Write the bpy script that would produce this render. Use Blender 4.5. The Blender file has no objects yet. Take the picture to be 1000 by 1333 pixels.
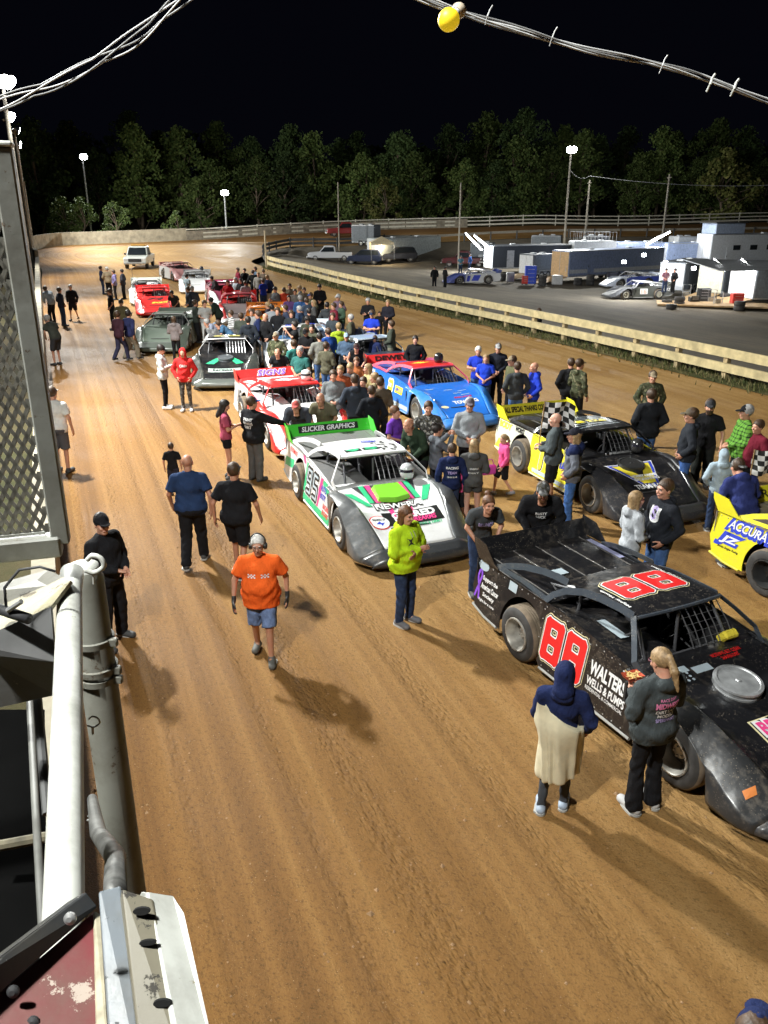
import bpy, bmesh, math, random
import numpy as np
from mathutils import Vector, Matrix
from mathutils.bvhtree import BVHTree
from math import radians as R, sin, cos, pi, hypot
random.seed(7); rng = np.random.default_rng(7)
sc = bpy.context.scene
COL = sc.collection

# ------------------------------------------------------------ camera model
FX, Y0, H = 1060.0, 266.0, 5.4
PITCH = math.atan((666.6 - Y0) / FX)
CP, SP = cos(PITCH), sin(PITCH)
def ray(x, y):
    u = (x - 500) / FX; v = (666.6 - y) / FX
    return Vector((u, CP + v * SP, -SP + v * CP))
def G(x, y, z=0.0):
    d = ray(x, y); t = (z - H) / d.z
    return Vector((d.x * t, d.y * t, z))
def at(x, y, w):
    return Vector((0, 0, H)) + ray(x, y) * w
cam_d = bpy.data.cameras.new('camera'); cam = bpy.data.objects.new('camera', cam_d); COL.objects.link(cam)
cam.location = (0, 0, H); cam.rotation_euler = (pi / 2 - PITCH, 0, 0)
cam_d.sensor_fit = 'HORIZONTAL'; cam_d.sensor_width = 36; cam_d.lens = 36 * FX / 1000
cam_d.clip_start = 0.05; cam_d.clip_end = 5000
sc.camera = cam

# ------------------------------------------------------------ object helpers
def link(name, me, parent=None, loc=None):
    o = bpy.data.objects.new(name, me); COL.objects.link(o)
    if parent is not None: o.parent = parent
    if loc is not None: o.location = loc
    return o
def tag(o, label=None, cat=None, group=None, kind=None):
    if label: o['label'] = label
    if cat: o['category'] = cat
    if group: o['group'] = group
    if kind: o['kind'] = kind
    return o
def empty(name, loc=(0, 0, 0), rz=0.0, parent=None, scale=1.0):
    o = bpy.data.objects.new(name, None); COL.objects.link(o)
    o.location = loc; o.rotation_euler = (0, 0, rz); o.scale = (scale,) * 3
    o.empty_display_size = .2
    if parent is not None: o.parent = parent
    return o
def mk(name, V, F, mat=None, parent=None, smooth=False, mats=None, mi=None, loc=None, auto=None):
    me = bpy.data.meshes.new(name)
    me.from_pydata([tuple(v) for v in V], [], [tuple(f) for f in F])
    for m in (mats or ([mat] if mat else [])): me.materials.append(m)
    if mi is not None: me.polygons.foreach_set('material_index', mi)
    if smooth: me.polygons.foreach_set('use_smooth', [True] * len(me.polygons))
    if auto is not None:
        me.polygons.foreach_set('use_smooth', [True] * len(me.polygons))
        try: me.set_sharp_from_angle(angle=R(auto))
        except Exception: pass
    me.update()
    return link(name, me, parent, loc)
class MB:
    def __init__(s): s.V = []; s.F = []; s.mi = []
    def add(s, V, F, mi=0):
        n = len(s.V); s.V += [Vector(v) for v in V]
        s.F += [tuple(i + n for i in f) for f in F]; s.mi += [mi] * len(F)
    def box(s, c, d, rot=None, mi=0, bev=0):
        x, y, z = d[0] / 2, d[1] / 2, d[2] / 2
        c = Vector(c)
        if bev > 0:
            b = min(bev, x * .9, y * .9, z * .9); V = []; idx = {}
            for ix in (-1, 1):
                for iy in (-1, 1):
                    for iz in (-1, 1):
                        for ax in range(3):
                            p = [ix * (x - b), iy * (y - b), iz * (z - b)]
                            p[ax] += (ix, iy, iz)[ax] * b
                            idx[(ix, iy, iz, ax)] = len(V); V.append(Vector(p))
            F = []
            for ax in range(3):
                o1, o2 = [(1, 2), (2, 0), (0, 1)][ax]
                for sg in (-1, 1):
                    q = []
                    for a, bb in ((-1, -1), (1, -1), (1, 1), (-1, 1)):
                        k = [0, 0, 0]; k[ax] = sg; k[o1] = a; k[o2] = bb
                        q.append(idx[tuple(k) + (ax,)])
                    F.append(q if sg > 0 else q[::-1])
            for ax in range(3):   # edges along ax
                o1, o2 = [(1, 2), (2, 0), (0, 1)][ax]
                for a in (-1, 1):
                    for bb in (-1, 1):
                        k0 = [0, 0, 0]; k1 = [0, 0, 0]
                        k0[ax] = -1; k1[ax] = 1
                        for k in (k0, k1): k[o1] = a; k[o2] = bb
                        q = [idx[tuple(k0) + (o1,)], idx[tuple(k1) + (o1,)], idx[tuple(k1) + (o2,)], idx[tuple(k0) + (o2,)]]
                        F.append(q if a * bb < 0 else q[::-1])
            for ix in (-1, 1):
                for iy in (-1, 1):
                    for iz in (-1, 1):
                        q = [idx[(ix, iy, iz, a)] for a in range(3)]
                        F.append(q if ix * iy * iz > 0 else q[::-1])
        else:
            V = [Vector((a * x, b * y, e * z)) for a in (-1, 1) for b in (-1, 1) for e in (-1, 1)]
            F = [(0, 1, 3, 2), (4, 6, 7, 5), (0, 4, 5, 1), (2, 3, 7, 6), (0, 2, 6, 4), (1, 5, 7, 3)]
        if rot is not None: V = [rot @ v for v in V]
        s.add([c + v for v in V], F, mi)
    def tube(s, pts, r, n=8, mi=0, cap=True, rr=None):
        pts = [Vector(p) for p in pts]; m = len(pts); V = []; F = []
        up = Vector((0, 0, 1)); prev = None
        for i, p in enumerate(pts):
            t = (pts[min(i + 1, m - 1)] - pts[max(i - 1, 0)])
            if t.length < 1e-9: t = Vector((0, 0, 1))
            t.normalize()
            if prev is None:
                a = t.cross(up)
                if a.length < .05: a = t.cross(Vector((1, 0, 0)))
            else: a = prev - t * prev.dot(t)
            a.normalize(); prev = a; b = t.cross(a)
            q = rr[i] if rr else r
            for k in range(n):
                th = 2 * pi * k / n; V.append(p + a * (q * cos(th)) + b * (q * sin(th)))
        for i in range(m - 1):
            for k in range(n):
                k2 = (k + 1) % n
                F.append((i * n + k, i * n + k2, (i + 1) * n + k2, (i + 1) * n + k))
        if cap: F.append(tuple(range(n))[::-1]); F.append(tuple((m - 1) * n + k for k in range(n)))
        s.add(V, F, mi)
    def lathe(s, prof, n=24, M=None, mi=0):
        # prof: list of (r, h); axis = +Z of M
        V = []; F = []; M = M or Matrix()
        for r, h in prof:
            for k in range(n):
                a = 2 * pi * k / n; V.append(M @ Vector((r * cos(a), r * sin(a), h)))
        for i in range(len(prof) - 1):
            for k in range(n):
                k2 = (k + 1) % n
                F.append((i * n + k, i * n + k2, (i + 1) * n + k2, (i + 1) * n + k))
        s.add(V, F, mi)
    def plate(s, pts, off, mi=0):
        # pts: outline as 3-D points, off: thickness vector
        n = len(pts); pts = [Vector(p) for p in pts]; off = Vector(off)
        V = pts + [p + off for p in pts]
        F = [tuple(range(n)), tuple(range(2 * n - 1, n - 1, -1))]
        F += [(i, i + n, (i + 1) % n + n, (i + 1) % n) for i in range(n)]
        s.add(V, F, mi)
    def build(s, name, mat=None, parent=None, smooth=False, mats=None, loc=None, auto=None):
        o = mk(name, s.V, s.F, mat, parent, smooth, mats, s.mi if mats else None, loc, auto)
        bm = bmesh.new(); bm.from_mesh(o.data); bmesh.ops.recalc_face_normals(bm, faces=bm.faces); bm.to_mesh(o.data); bm.free()
        return o
def copy_tree(o, parent=None):
    c = o.copy(); COL.objects.link(c)
    if parent is not None: c.parent = parent
    for ch in list(o.children): copy_tree(ch, c)
    return c

# ------------------------------------------------------------ materials
MC = {}
def srgb(r, g=None, b=None):
    if isinstance(r, str):
        r = r.lstrip('#'); r, g, b = (int(r[i:i + 2], 16) / 255 for i in (0, 2, 4))
    f = lambda c: c / 12.92 if c <= .04045 else ((c + .055) / 1.055) ** 2.4
    return (f(r), f(g), f(b))
def newmat(name):
    m = bpy.data.materials.new(name); m.use_nodes = True
    nt = m.node_tree; nt.nodes.clear()
    out = nt.nodes.new('ShaderNodeOutputMaterial'); bs = nt.nodes.new('ShaderNodeBsdfPrincipled')
    nt.links.new(bs.outputs[0], out.inputs[0])
    return m, nt, bs
def N(nt, t, **k):
    n = nt.nodes.new(t)
    for a, b in k.items():
        if a in n.inputs.keys(): n.inputs[a].default_value = b
        else: setattr(n, a, b)
    return n
def mixc(nt, fac, a, b):
    n = nt.nodes.new('ShaderNodeMix'); n.data_type = 'RGBA'
    for i, v in ((0, fac), (6, a), (7, b)):
        if hasattr(v, 'is_linked') or isinstance(v, bpy.types.NodeSocket): nt.links.new(v, n.inputs[i])
        elif i == 0: n.inputs[0].default_value = v
        else: n.inputs[i].default_value = (*v[:3], 1)
    return n.outputs[2]
def ramp(nt, src, pts):
    n = nt.nodes.new('ShaderNodeValToRGB'); e = n.color_ramp.elements
    while len(e) > 1: e.remove(e[-1])
    for i, (p, c) in enumerate(pts):
        q = e[0] if i == 0 else e.new(p)
        q.position = p; q.color = (*c, 1) if not isinstance(c, (int, float)) else (c, c, c, 1)
    nt.links.new(src, n.inputs[0]); return n.outputs[0]
def coords(nt, kind='Object', scale=(1, 1, 1)):
    tc = nt.nodes.new('ShaderNodeTexCoord'); mp = nt.nodes.new('ShaderNodeMapping')
    mp.inputs['Scale'].default_value = scale
    nt.links.new(tc.outputs[kind], mp.inputs[0]); return mp.outputs[0]
def noise(nt, vec, scale, detail=4, rough=.55):
    n = N(nt, 'ShaderNodeTexNoise', Scale=scale, Detail=detail, Roughness=rough)
    nt.links.new(vec, n.inputs['Vector']); return n.outputs[0]
def bump(nt, bs, src, strength=.3, dist=.01, prev=None):
    b = N(nt, 'ShaderNodeBump', Strength=strength, Distance=dist)
    nt.links.new(src, b.inputs['Height'])
    if prev is not None: nt.links.new(prev, b.inputs['Normal'])
    nt.links.new(b.outputs[0], bs.inputs['Normal']); return b.outputs[0]
def mat(name, c, rough=.6, metal=0., var=.18, vs=6., bmp=0., bs_=40., emis=None, es=1., dist=.004):
    key = (name, c)
    if key in MC: return MC[key]
    m, nt, b = newmat(name)
    b.inputs['Roughness'].default_value = rough; b.inputs['Metallic'].default_value = metal
    v = coords(nt)
    n = noise(nt, v, vs)
    lo = tuple(x * (1 - var) for x in c); hi = tuple(min(1, x * (1 + var)) for x in c)
    nt.links.new(ramp(nt, n, [(.3, lo), (.7, hi)]), b.inputs['Base Color'])
    if bmp: bump(nt, b, noise(nt, v, bs_, 3), bmp, dist)
    if emis:
        b.inputs['Emission Color'].default_value = (*emis, 1); b.inputs['Emission Strength'].default_value = es
    MC[key] = m; return m
DIRT = (.30, .19, .10)
def paint(c, dirt=.35, rough=.32, spk=.5, name='car_paint', coat=.3):
    """sheet-metal paint with a film of track dust low down and thrown specks of clay"""
    key = ('paint', c, dirt, rough, spk, name)
    if key in MC: return MC[key]
    m, nt, b = newmat(name)
    v = coords(nt)
    n1 = noise(nt, v, 2.2, 6, .65); n2 = noise(nt, v, 14, 4, .6)
    mul = N(nt, 'ShaderNodeMath', operation='MULTIPLY'); nt.links.new(n1, mul.inputs[0]); nt.links.new(n2, mul.inputs[1])
    f = ramp(nt, mul.outputs[0], [(.27, 0.0), (.46, dirt * .7)])
    vo = N(nt, 'ShaderNodeTexVoronoi', Scale=42.); nt.links.new(v, vo.inputs['Vector'])
    sp = ramp(nt, vo.outputs['Distance'], [(.12, spk), (.24, 0.0)])
    n3 = ramp(nt, noise(nt, v, 3.5, 2), [(.42, 0.0), (.62, 1.0)])
    m2 = N(nt, 'ShaderNodeMath', operation='MULTIPLY'); nt.links.new(sp, m2.inputs[0]); nt.links.new(n3, m2.inputs[1])
    mx = N(nt, 'ShaderNodeMath', operation='MAXIMUM'); nt.links.new(f, mx.inputs[0]); nt.links.new(m2.outputs[0], mx.inputs[1])
    nt.links.new(mixc(nt, mx.outputs[0], c, (.36, .30, .23)), b.inputs['Base Color'])
    rr = N(nt, 'ShaderNodeMapRange'); rr.inputs[3].default_value = rough; rr.inputs[4].default_value = .8
    nt.links.new(mx.outputs[0], rr.inputs[0]); nt.links.new(rr.outputs[0], b.inputs['Roughness'])
    b.inputs['Coat Weight'].default_value = coat; b.inputs['Coat Roughness'].default_value = .2
    bump(nt, b, noise(nt, v, 2.6, 3, .6), .45, .03)
    MC[key] = m; return m
def fabric(c, kind='plain', c2=None, name='fabric'):
    key = ('fab', c, kind, c2)
    if key in MC: return MC[key]
    m, nt, b = newmat(name + '_' + kind)
    b.inputs['Roughness'].default_value = .9
    b.inputs['Specular IOR Level'].default_value = .15
    v = coords(nt)
    base = None
    if kind == 'plain':
        base = ramp(nt, noise(nt, v, 5, 3), [(.3, tuple(x * .82 for x in c)), (.7, tuple(min(1, x * 1.15) for x in c))])
    elif kind == 'denim':
        base = ramp(nt, noise(nt, v, 7, 5, .7), [(.3, tuple(x * .6 for x in c)), (.68, tuple(min(1, x * 1.5) for x in c))])
    elif kind == 'camo':
        base = ramp(nt, noise(nt, v, 9, 3, .5), [(.0, c), (.42, c2), (.5, (.05, .045, .03)), (.56, tuple(x * 1.3 for x in c2)), (.66, c)])
        base.node.color_ramp.interpolation = 'CONSTANT'
    elif kind in ('plaid', 'stripe', 'check'):
        sx = nt.nodes.new('ShaderNodeSeparateXYZ'); nt.links.new(v, sx.inputs[0])
        def band(o, fr):
            a = N(nt, 'ShaderNodeMath', operation='MULTIPLY'); a.inputs[1].default_value = fr; nt.links.new(o, a.inputs[0])
            s_ = N(nt, 'ShaderNodeMath', operation='SINE'); nt.links.new(a.outputs[0], s_.inputs[0])
            return ramp(nt, s_.outputs[0], [(.45, 0.0), (.55, 1.0)])
        if kind == 'stripe': base = mixc(nt, band(sx.outputs[2], 90), c, c2)
        else:
            b1 = band(sx.outputs[0], 95 if kind == 'plaid' else 30); b2 = band(sx.outputs[2], 95 if kind == 'plaid' else 30)
            if kind == 'plaid':
                ad = N(nt, 'ShaderNodeMath', operation='ADD'); nt.links.new(b1, ad.inputs[0]); nt.links.new(b2, ad.inputs[1])
                hf = N(nt, 'ShaderNodeMath', operation='MULTIPLY'); hf.inputs[1].default_value = .5; nt.links.new(ad.outputs[0], hf.inputs[0])
                base = mixc(nt, hf.outputs[0], c, c2)
            else:
                di = N(nt, 'ShaderNodeMath', operation='SUBTRACT'); nt.links.new(b1, di.inputs[0]); nt.links.new(b2, di.inputs[1])
                ab = N(nt, 'ShaderNodeMath', operation='ABSOLUTE'); nt.links.new(di.outputs[0], ab.inputs[0])
                base = mixc(nt, ab.outputs[0], c, c2)
    nt.links.new(base, b.inputs['Base Color'])
    w = noise(nt, coords(nt, 'Object', (1, 1, .45)), 11, 4, .6)
    bump(nt, b, w, .8, .04)
    MC[key] = m; return m
def glow(name, c, s):
    key = ('glow', name, c, s)
    if key in MC: return MC[key]
    m, nt, b = newmat(name)
    b.inputs['Base Color'].default_value = (*c, 1)
    b.inputs['Emission Color'].default_value = (*c, 1); b.inputs['Emission Strength'].default_value = s
    MC[key] = m; return m
SKIN = [(.56, .31, .21), (.47, .25, .16), (.63, .38, .28)]
def skinm(i):
    key = ('skin', i)
    if key in MC: return MC[key]
    m, nt, b = newmat('skin'); c = SKIN[i]
    v = coords(nt)
    nt.links.new(ramp(nt, noise(nt, v, 20, 3), [(.3, (c[0], c[1] * .8, c[2] * .78)), (.7, c)]), b.inputs['Base Color'])
    b.inputs['Roughness'].default_value = .5
    b.inputs['Subsurface Weight'].default_value = .0
    MC[key] = m; return m

# ------------------------------------------------------------ text
TC = {}
def text_geo(txt, bold=.0, shear=0., spacing=1.):
    key = (txt, bold, shear, spacing)
    if key in TC: return TC[key]
    cu = bpy.data.curves.new('lettering', 'FONT'); cu.body = txt; cu.size = 1; cu.resolution_u = 3
    cu.offset = bold; cu.shear = shear; cu.space_character = spacing
    cu.align_x = 'CENTER'; cu.align_y = 'CENTER'; cu.fill_mode = 'FRONT'
    o = bpy.data.objects.new('lettering', cu); COL.objects.link(o)
    me = bpy.data.meshes.new_from_object(o)
    V = np.array([v.co[:] for v in me.vertices]).reshape(-1, 3); F = [tuple(p.vertices) for p in me.polygons]
    bpy.data.objects.remove(o); bpy.data.meshes.remove(me); bpy.data.curves.remove(cu)
    if len(V):
        w = V[:, 0].max() - V[:, 0].min(); cx = (V[:, 0].max() + V[:, 0].min()) / 2; cy = (V[:, 1].max() + V[:, 1].min()) / 2
        hh = V[:, 1].max() - V[:, 1].min()
        V = V - np.array([cx, cy, 0]); TC[key] = (V, F, w, hh)
    else: TC[key] = (V, F, 1, 1)
    return TC[key]
def bvh_of(objs):
    V = []; F = []
    for o in objs:
        n = len(V); V += [v.co.copy() for v in o.data.vertices]; F += [tuple(i + n for i in p.vertices) for p in o.data.polygons]
    return BVHTree.FromPolygons(V, F)
def decal(parent, name, shape, org, xd, yd, m, w=None, h=None, bold=.03, shear=0., bvh=None, off=.004, spacing=1., seg=.06):
    """shape = text, or list of 2-D polygons (unit box). w/h = size in metres. Laid on the surface."""
    xd = Vector(xd).normalized(); yd = Vector(yd); yd = (yd - xd * yd.dot(xd)).normalized(); nd = xd.cross(yd); org = Vector(org)
    if isinstance(shape, str):
        _, _, tw, th = text_geo(shape, 0., shear, spacing)
        if w is None: w = tw * h / th
        if h is None: h = th * w / tw
        V, F, _, _ = text_geo(shape, bold, shear, spacing)
        P = [(v[0] * w / tw, v[1] * h / th) for v in V]
    else:
        P = []; F = []
        for poly in shape:
            n = len(P); P += [(a * (w or 1), b * (h or w or 1)) for a, b in poly]; F.append(tuple(range(n, n + len(poly))))
    if bvh is not None and max(w or 1, h or 1) > .12 and seg:
        bm = bmesh.new(); vs = [bm.verts.new((a, b, 0)) for a, b in P]
        for f in F:
            try: bm.faces.new([vs[i] for i in f])
            except ValueError: pass
        bmesh.ops.triangulate(bm, faces=bm.faces[:])
        for _ in range(4):
            es = [e for e in bm.edges if e.calc_length() > seg]
            if not es: break
            bmesh.ops.subdivide_edges(bm, edges=es, cuts=1, use_grid_fill=False); bmesh.ops.triangulate(bm, faces=bm.faces[:])
        bm.verts.index_update(); P = [(v.co.x, v.co.y) for v in bm.verts]; F = [tuple(v.index for v in f.verts) for f in bm.faces]; bm.free()
    out = []
    for a, b in P:
        q = org + xd * a + yd * b
        if bvh is not None:
            hit = bvh.ray_cast(q + nd * .35, -nd, .8)
            if hit[0] is not None: q = hit[0]
        out.append(q + nd * off)
    return mk(name, out, F, m, parent)
def quad2(x0, y0, x1, y1, n=6):
    """subdivided rectangle as polygons"""
    ps = []
    for i in range(n):
        a = x0 + (x1 - x0) * i / n; b = x0 + (x1 - x0) * (i + 1) / n
        for j in range(3):
            c = y0 + (y1 - y0) * j / 3; d = y0 + (y1 - y0) * (j + 1) / 3
            ps.append([(a, c), (b, c), (b, d), (a, d)])
    return ps
def disc2(r=.5, n=20, sy=1.): return [[(0, 0), (r * cos(2 * pi * i / n), sy * r * sin(2 * pi * i / n)), (r * cos(2 * pi * (i + 1) / n), sy * r * sin(2 * pi * (i + 1) / n))] for i in range(n)]
def band2(pts, w):
    """ribbon along a 2-D polyline"""
    ps = []
    for (a, b), (c, d) in zip(pts, pts[1:]):
        l = hypot(c - a, d - b) or 1; nx, ny = -(d - b) / l * w / 2, (c - a) / l * w / 2
        ps.append([(a + nx, b + ny), (a - nx, b - ny), (c - nx, d - ny), (c + nx, d + ny)])
    return ps
# ------------------------------------------------------------ world and exposure
w = bpy.data.worlds.new('World'); sc.world = w; w.use_nodes = True
nt = w.node_tree; nt.nodes.clear()
wo = nt.nodes.new('ShaderNodeOutputWorld'); bg = nt.nodes.new('ShaderNodeBackground')
sky = nt.nodes.new('ShaderNodeTexSky'); sky.sky_type = 'NISHITA'; sky.sun_disc = False
sky.sun_elevation = R(-6); sky.sun_rotation = R(200)
tint = mixc(nt, .75, (0, 0, 0), (0, 0, 0)); mx = tint.node
nt.links.new(sky.outputs[0], mx.inputs[6]); mx.inputs[7].default_value = (.02, .022, .045, 1)
nt.links.new(tint, bg.inputs[0]); bg.inputs[1].default_value = .05
nt.links.new(bg.outputs[0], wo.inputs[0])
sc.view_settings.view_transform = 'Standard'; sc.view_settings.look = 'None'
sc.view_settings.exposure = .82; sc.view_settings.gamma = 1
sc.cycles.max_bounces = 5; sc.cycles.diffuse_bounces = 3; sc.cycles.glossy_bounces = 3; sc.cycles.transparent_max_bounces = 6
sc.cycles.sample_clamp_indirect = 4; sc.cycles.caustics_reflective = False; sc.cycles.caustics_refractive = False

# ------------------------------------------------------------ terrain
def cat_pts(P, n):
    """dense Catmull-Rom polyline"""
    P = [Vector(p) for p in P]; out = []
    Q = [P[0] * 2 - P[1]] + P + [P[-1] * 2 - P[-2]]
    for i in range(1, len(Q) - 2):
        a, b, c, d = Q[i - 1:i + 3]
        for k in range(n):
            t = k / n
            out.append(.5 * ((2 * b) + (c - a) * t + (2 * a - 5 * b + 4 * c - d) * t * t + (3 * b - a - 3 * c + d) * t ** 3))
    out.append(P[-1]); return out
WALLX = lambda y: -.42 - .4 * y
outer_k = [(WALLX(y), y, 0) for y in (-30, -10, 5, 20, 40, 60, 78)] + [(-39.2, 92, .3)] + \
    [tuple(G(x, y, z)) for x, y, z in ((66, 321.5, .65), (100, 319, .7), (243, 313, 1.0), (350, 306, 1.5), (500, 299, 2.0), (700, 293, 2.6), (1000, 289, 2.9))] + [(90, 133, 2.9), (150, 133, 2.9), (220, 125, 2.9)]
inner_k = [(40, -36, 0), (30, -15, 0), (21, 3, 0), tuple(G(1000, 510)), tuple(G(700, 437)), tuple(G(500, 390)), tuple(G(400, 362)), tuple(G(347, 348)), (-13.4, 86, 0)] + \
    [tuple(G(x, y, z)) for x, y, z in ((340, 334, 0), (345, 328, .1), (370, 323, .2), (420, 319, .5), (500, 315, .8), (620, 312, 1.0), (800, 308, 1.3), (1000, 305, 1.6))] + [(90, 119, 1.6), (150, 119, 1.6), (215, 110, 1.6)]
cp = [p for p in outer_k] + [p for p in inner_k]
for y in range(-60, 70, 14):
    for x in range(-60, 90, 15):
        if x < WALLX(y) + 22 - y * .02: cp.append((x + .3, y, 0))
for u in (.25, .5, .75):
    for (px, py) in ((1000, 440), (900, 400), (800, 390), (700, 385), (600, 372), (520, 350), (450, 340), (900, 360), (1000, 350), (700, 350), (600, 340)):
        g = G(px + 7 * u, py, -1.25); cp.append((g.x, g.y, -1.25))
for x, y in ((40, 40), (60, 60), (60, 85), (80, 100), (40, 90), (100, 60), (140, 80), (60, 20), (100, 20), (160, 110 - 60)): cp.append((x, y, -1.25))
for x in range(-140, 240, 30): cp.append((x, 165, 3.5)); cp.append((x, 200, 5)); cp.append((x, 260, 8))
for y in (60, 90, 120): cp.append((-75, y, .8)); cp.append((-120, y, 1.5)); cp.append((240, y, 2))
cp.append((-25, 132, 1.6)); cp.append((-50, 125, 1.2))
C_ = np.array(cp, float); XY = C_[:, :2]
def rb(d): return np.sqrt(d * d + 9.0)
A_ = rb(np.linalg.norm(XY[:, None] - XY[None], axis=2)) + np.eye(len(XY)) * .8 * -1
Wt = np.linalg.solve(A_, C_[:, 2])
def terr(X, Y):
    X = np.atleast_1d(np.asarray(X, float)); Y = np.atleast_1d(np.asarray(Y, float))
    out = np.empty(X.shape)
    fl = X.ravel(); gl = Y.ravel(); o = np.empty(fl.shape)
    for i in range(0, len(fl), 4000):
        d = np.sqrt((fl[i:i + 4000, None] - XY[:, 0]) ** 2 + (gl[i:i + 4000, None] - XY[:, 1]) ** 2)
        o[i:i + 4000] = rb(d) @ Wt
    out = o.reshape(X.shape)
    flat = np.clip((70 - Y) / 20, 0, 1) * np.clip((-(X - (17.2 - .42 * (Y - 12))) ) / 3 + 1, 0, 1)  # front straight is level
    return out * (1 - flat)
def tz(x, y): return float(terr(x, y)[0])
def GT(px, py, dz=0.):
    z = -1.
    for _ in range(30):
        g = G(px, py, z)
        if g.y > 160 or g.y < 0: g = G(px, py, -1.2); return g
        z = .5 * z + .5 * (tz(g.x, g.y) + dz)
    return G(px, py, z)

# ---- ground materials
def ground_mat(name, cols, streak=None, rough=.85, bmp=.5, sc1=.25, sc2=6., gloss=None, tread=False, coord='UV'):
    m, nt, b = newmat(name)
    v = coords(nt, coord)
    n1 = noise(nt, v, sc1, 6, .6); n2 = noise(nt, v, sc2, 8, .7)
    ad = N(nt, 'ShaderNodeMath', operation='MULTIPLY_ADD'); ad.inputs[1].default_value = .45
    nt.links.new(n2, ad.inputs[0]); nt.links.new(n1, ad.inputs[2])
    src = ad.outputs[0]
    if streak:
        vs = coords(nt, coord, streak)
        n3 = noise(nt, vs, 1, 5, .6)
        a2 = N(nt, 'ShaderNodeMath', operation='MULTIPLY_ADD'); a2.inputs[1].default_value = .75
        nt.links.new(n3, a2.inputs[0]); nt.links.new(src, a2.inputs[2]); src = a2.outputs[0]
    lo, hi = (.45, .85) if not streak else (.80, 1.28)
    k = len(cols)
    nt.links.new(ramp(nt, (lambda s: (lambda q: (nt.links.new(s, q.inputs[0]), q.outputs[0])[1])(N(nt, 'ShaderNodeMapRange', **{'From Min': lo, 'From Max': hi})))(src), [(i / (k - 1), c) for i, c in enumerate(cols)]), b.inputs['Base Color'])
    b.inputs['Roughness'].default_value = rough; b.inputs['Specular IOR Level'].default_value = .22
    if gloss: nt.links.new(ramp(nt, n1, [(.4, gloss), (.62, rough)]), b.inputs['Roughness'])
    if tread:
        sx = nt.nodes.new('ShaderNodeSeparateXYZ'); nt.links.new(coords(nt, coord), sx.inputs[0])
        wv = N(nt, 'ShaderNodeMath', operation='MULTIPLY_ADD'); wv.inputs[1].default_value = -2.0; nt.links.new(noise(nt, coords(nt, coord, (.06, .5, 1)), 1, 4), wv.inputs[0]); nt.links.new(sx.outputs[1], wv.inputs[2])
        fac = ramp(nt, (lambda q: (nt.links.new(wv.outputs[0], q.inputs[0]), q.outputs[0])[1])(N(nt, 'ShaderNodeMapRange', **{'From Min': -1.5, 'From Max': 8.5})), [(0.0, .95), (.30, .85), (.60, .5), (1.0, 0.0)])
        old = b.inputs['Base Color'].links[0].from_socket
        damp_shade = ramp(nt, n3, [(.3, (.13, .056, .014)), (.52, (.23, .108, .028)), (.7, (.33, .17, .050))])  # dark red-brown towards the wall: damp clay plus shade put into the colour
        nt.links.new(mixc(nt, fac, old, damp_shade), b.inputs['Base Color'])
    pv = bump(nt, b, n2, bmp, .03)
    fine = noise(nt, v, 45, 4, .75)
    if tread:
        old = b.inputs['Base Color'].links[0].from_socket; mg = nt.nodes.new('ShaderNodeMix'); mg.data_type = 'RGBA'; mg.blend_type = 'MULTIPLY'; mg.inputs[0].default_value = 1.
        nt.links.new(old, mg.inputs[6]); mul_ = N(nt, 'ShaderNodeMath', operation='MULTIPLY'); nt.links.new(noise(nt, v, 16, 5, .8), mul_.inputs[0]); nt.links.new(fine, mul_.inputs[1])
        nt.links.new(ramp(nt, mul_.outputs[0], [(.15, .52), (.25, 1.0), (.36, 1.0)]), mg.inputs[7]); nt.links.new(mg.outputs[2], b.inputs['Base Color'])
        sp_ = ramp(nt, noise(nt, v, 90, 2, .5), [(.70, 0.0), (.74, 1.0)]); nt.links.new(mixc(nt, sp_, mg.outputs[2], (.55, .42, .26)), b.inputs['Base Color'])
    pv = bump(nt, b, fine, 1.0, .02, pv)
    if tread:
        # knobbly tyre prints running along the lanes
        vt = coords(nt, coord, (11, 22, 1))
        vo = N(nt, 'ShaderNodeTexVoronoi', Scale=1.); vo.distance = 'CHEBYCHEV'; nt.links.new(vt, vo.inputs['Vector'])
        lane = ramp(nt, noise(nt, coords(nt, coord, (.02, 1.9, 1)), 1, 1), [(.50, 0.0), (.58, 1.0)])
        near = ramp(nt, (lambda q: (nt.links.new(sx.outputs[1], q.inputs[0]), q.outputs[0])[1])(N(nt, 'ShaderNodeMapRange', **{'From Min': 0.0, 'From Max': 14.0})), [(.0, 1.0), (.42, .9), (.62, .12), (1.0, .05)])
        lm = N(nt, 'ShaderNodeMath', operation='MULTIPLY'); nt.links.new(lane, lm.inputs[0]); nt.links.new(near, lm.inputs[1]); lane = lm.outputs[0]
        mu = N(nt, 'ShaderNodeMath', operation='MULTIPLY'); nt.links.new(vo.outputs['Distance'], mu.inputs[0]); nt.links.new(lane, mu.inputs[1])
        bump(nt, b, mu.outputs[0], .9, .03, pv)
    return m
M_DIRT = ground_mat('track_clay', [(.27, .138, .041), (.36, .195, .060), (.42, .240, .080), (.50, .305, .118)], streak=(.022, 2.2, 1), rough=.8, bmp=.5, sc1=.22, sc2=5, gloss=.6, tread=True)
M_PAD = ground_mat('paddock_gravel', [(.10, .085, .062), (.155, .133, .100), (.22, .185, .135)], streak=(.05, .5, 1), rough=.9, bmp=.6, sc1=.12, sc2=4)
M_GRS = ground_mat('rough_grass', [(.03, .04, .012), (.07, .075, .025), (.16, .13, .06)], rough=1, bmp=1, sc1=.5, sc2=9, coord='Object')
M_LAND = ground_mat('land', [(.02, .025, .01), (.05, .05, .02), (.09, .07, .035)], rough=1, bmp=.8, sc1=.1, sc2=2, coord='Object')

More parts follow.
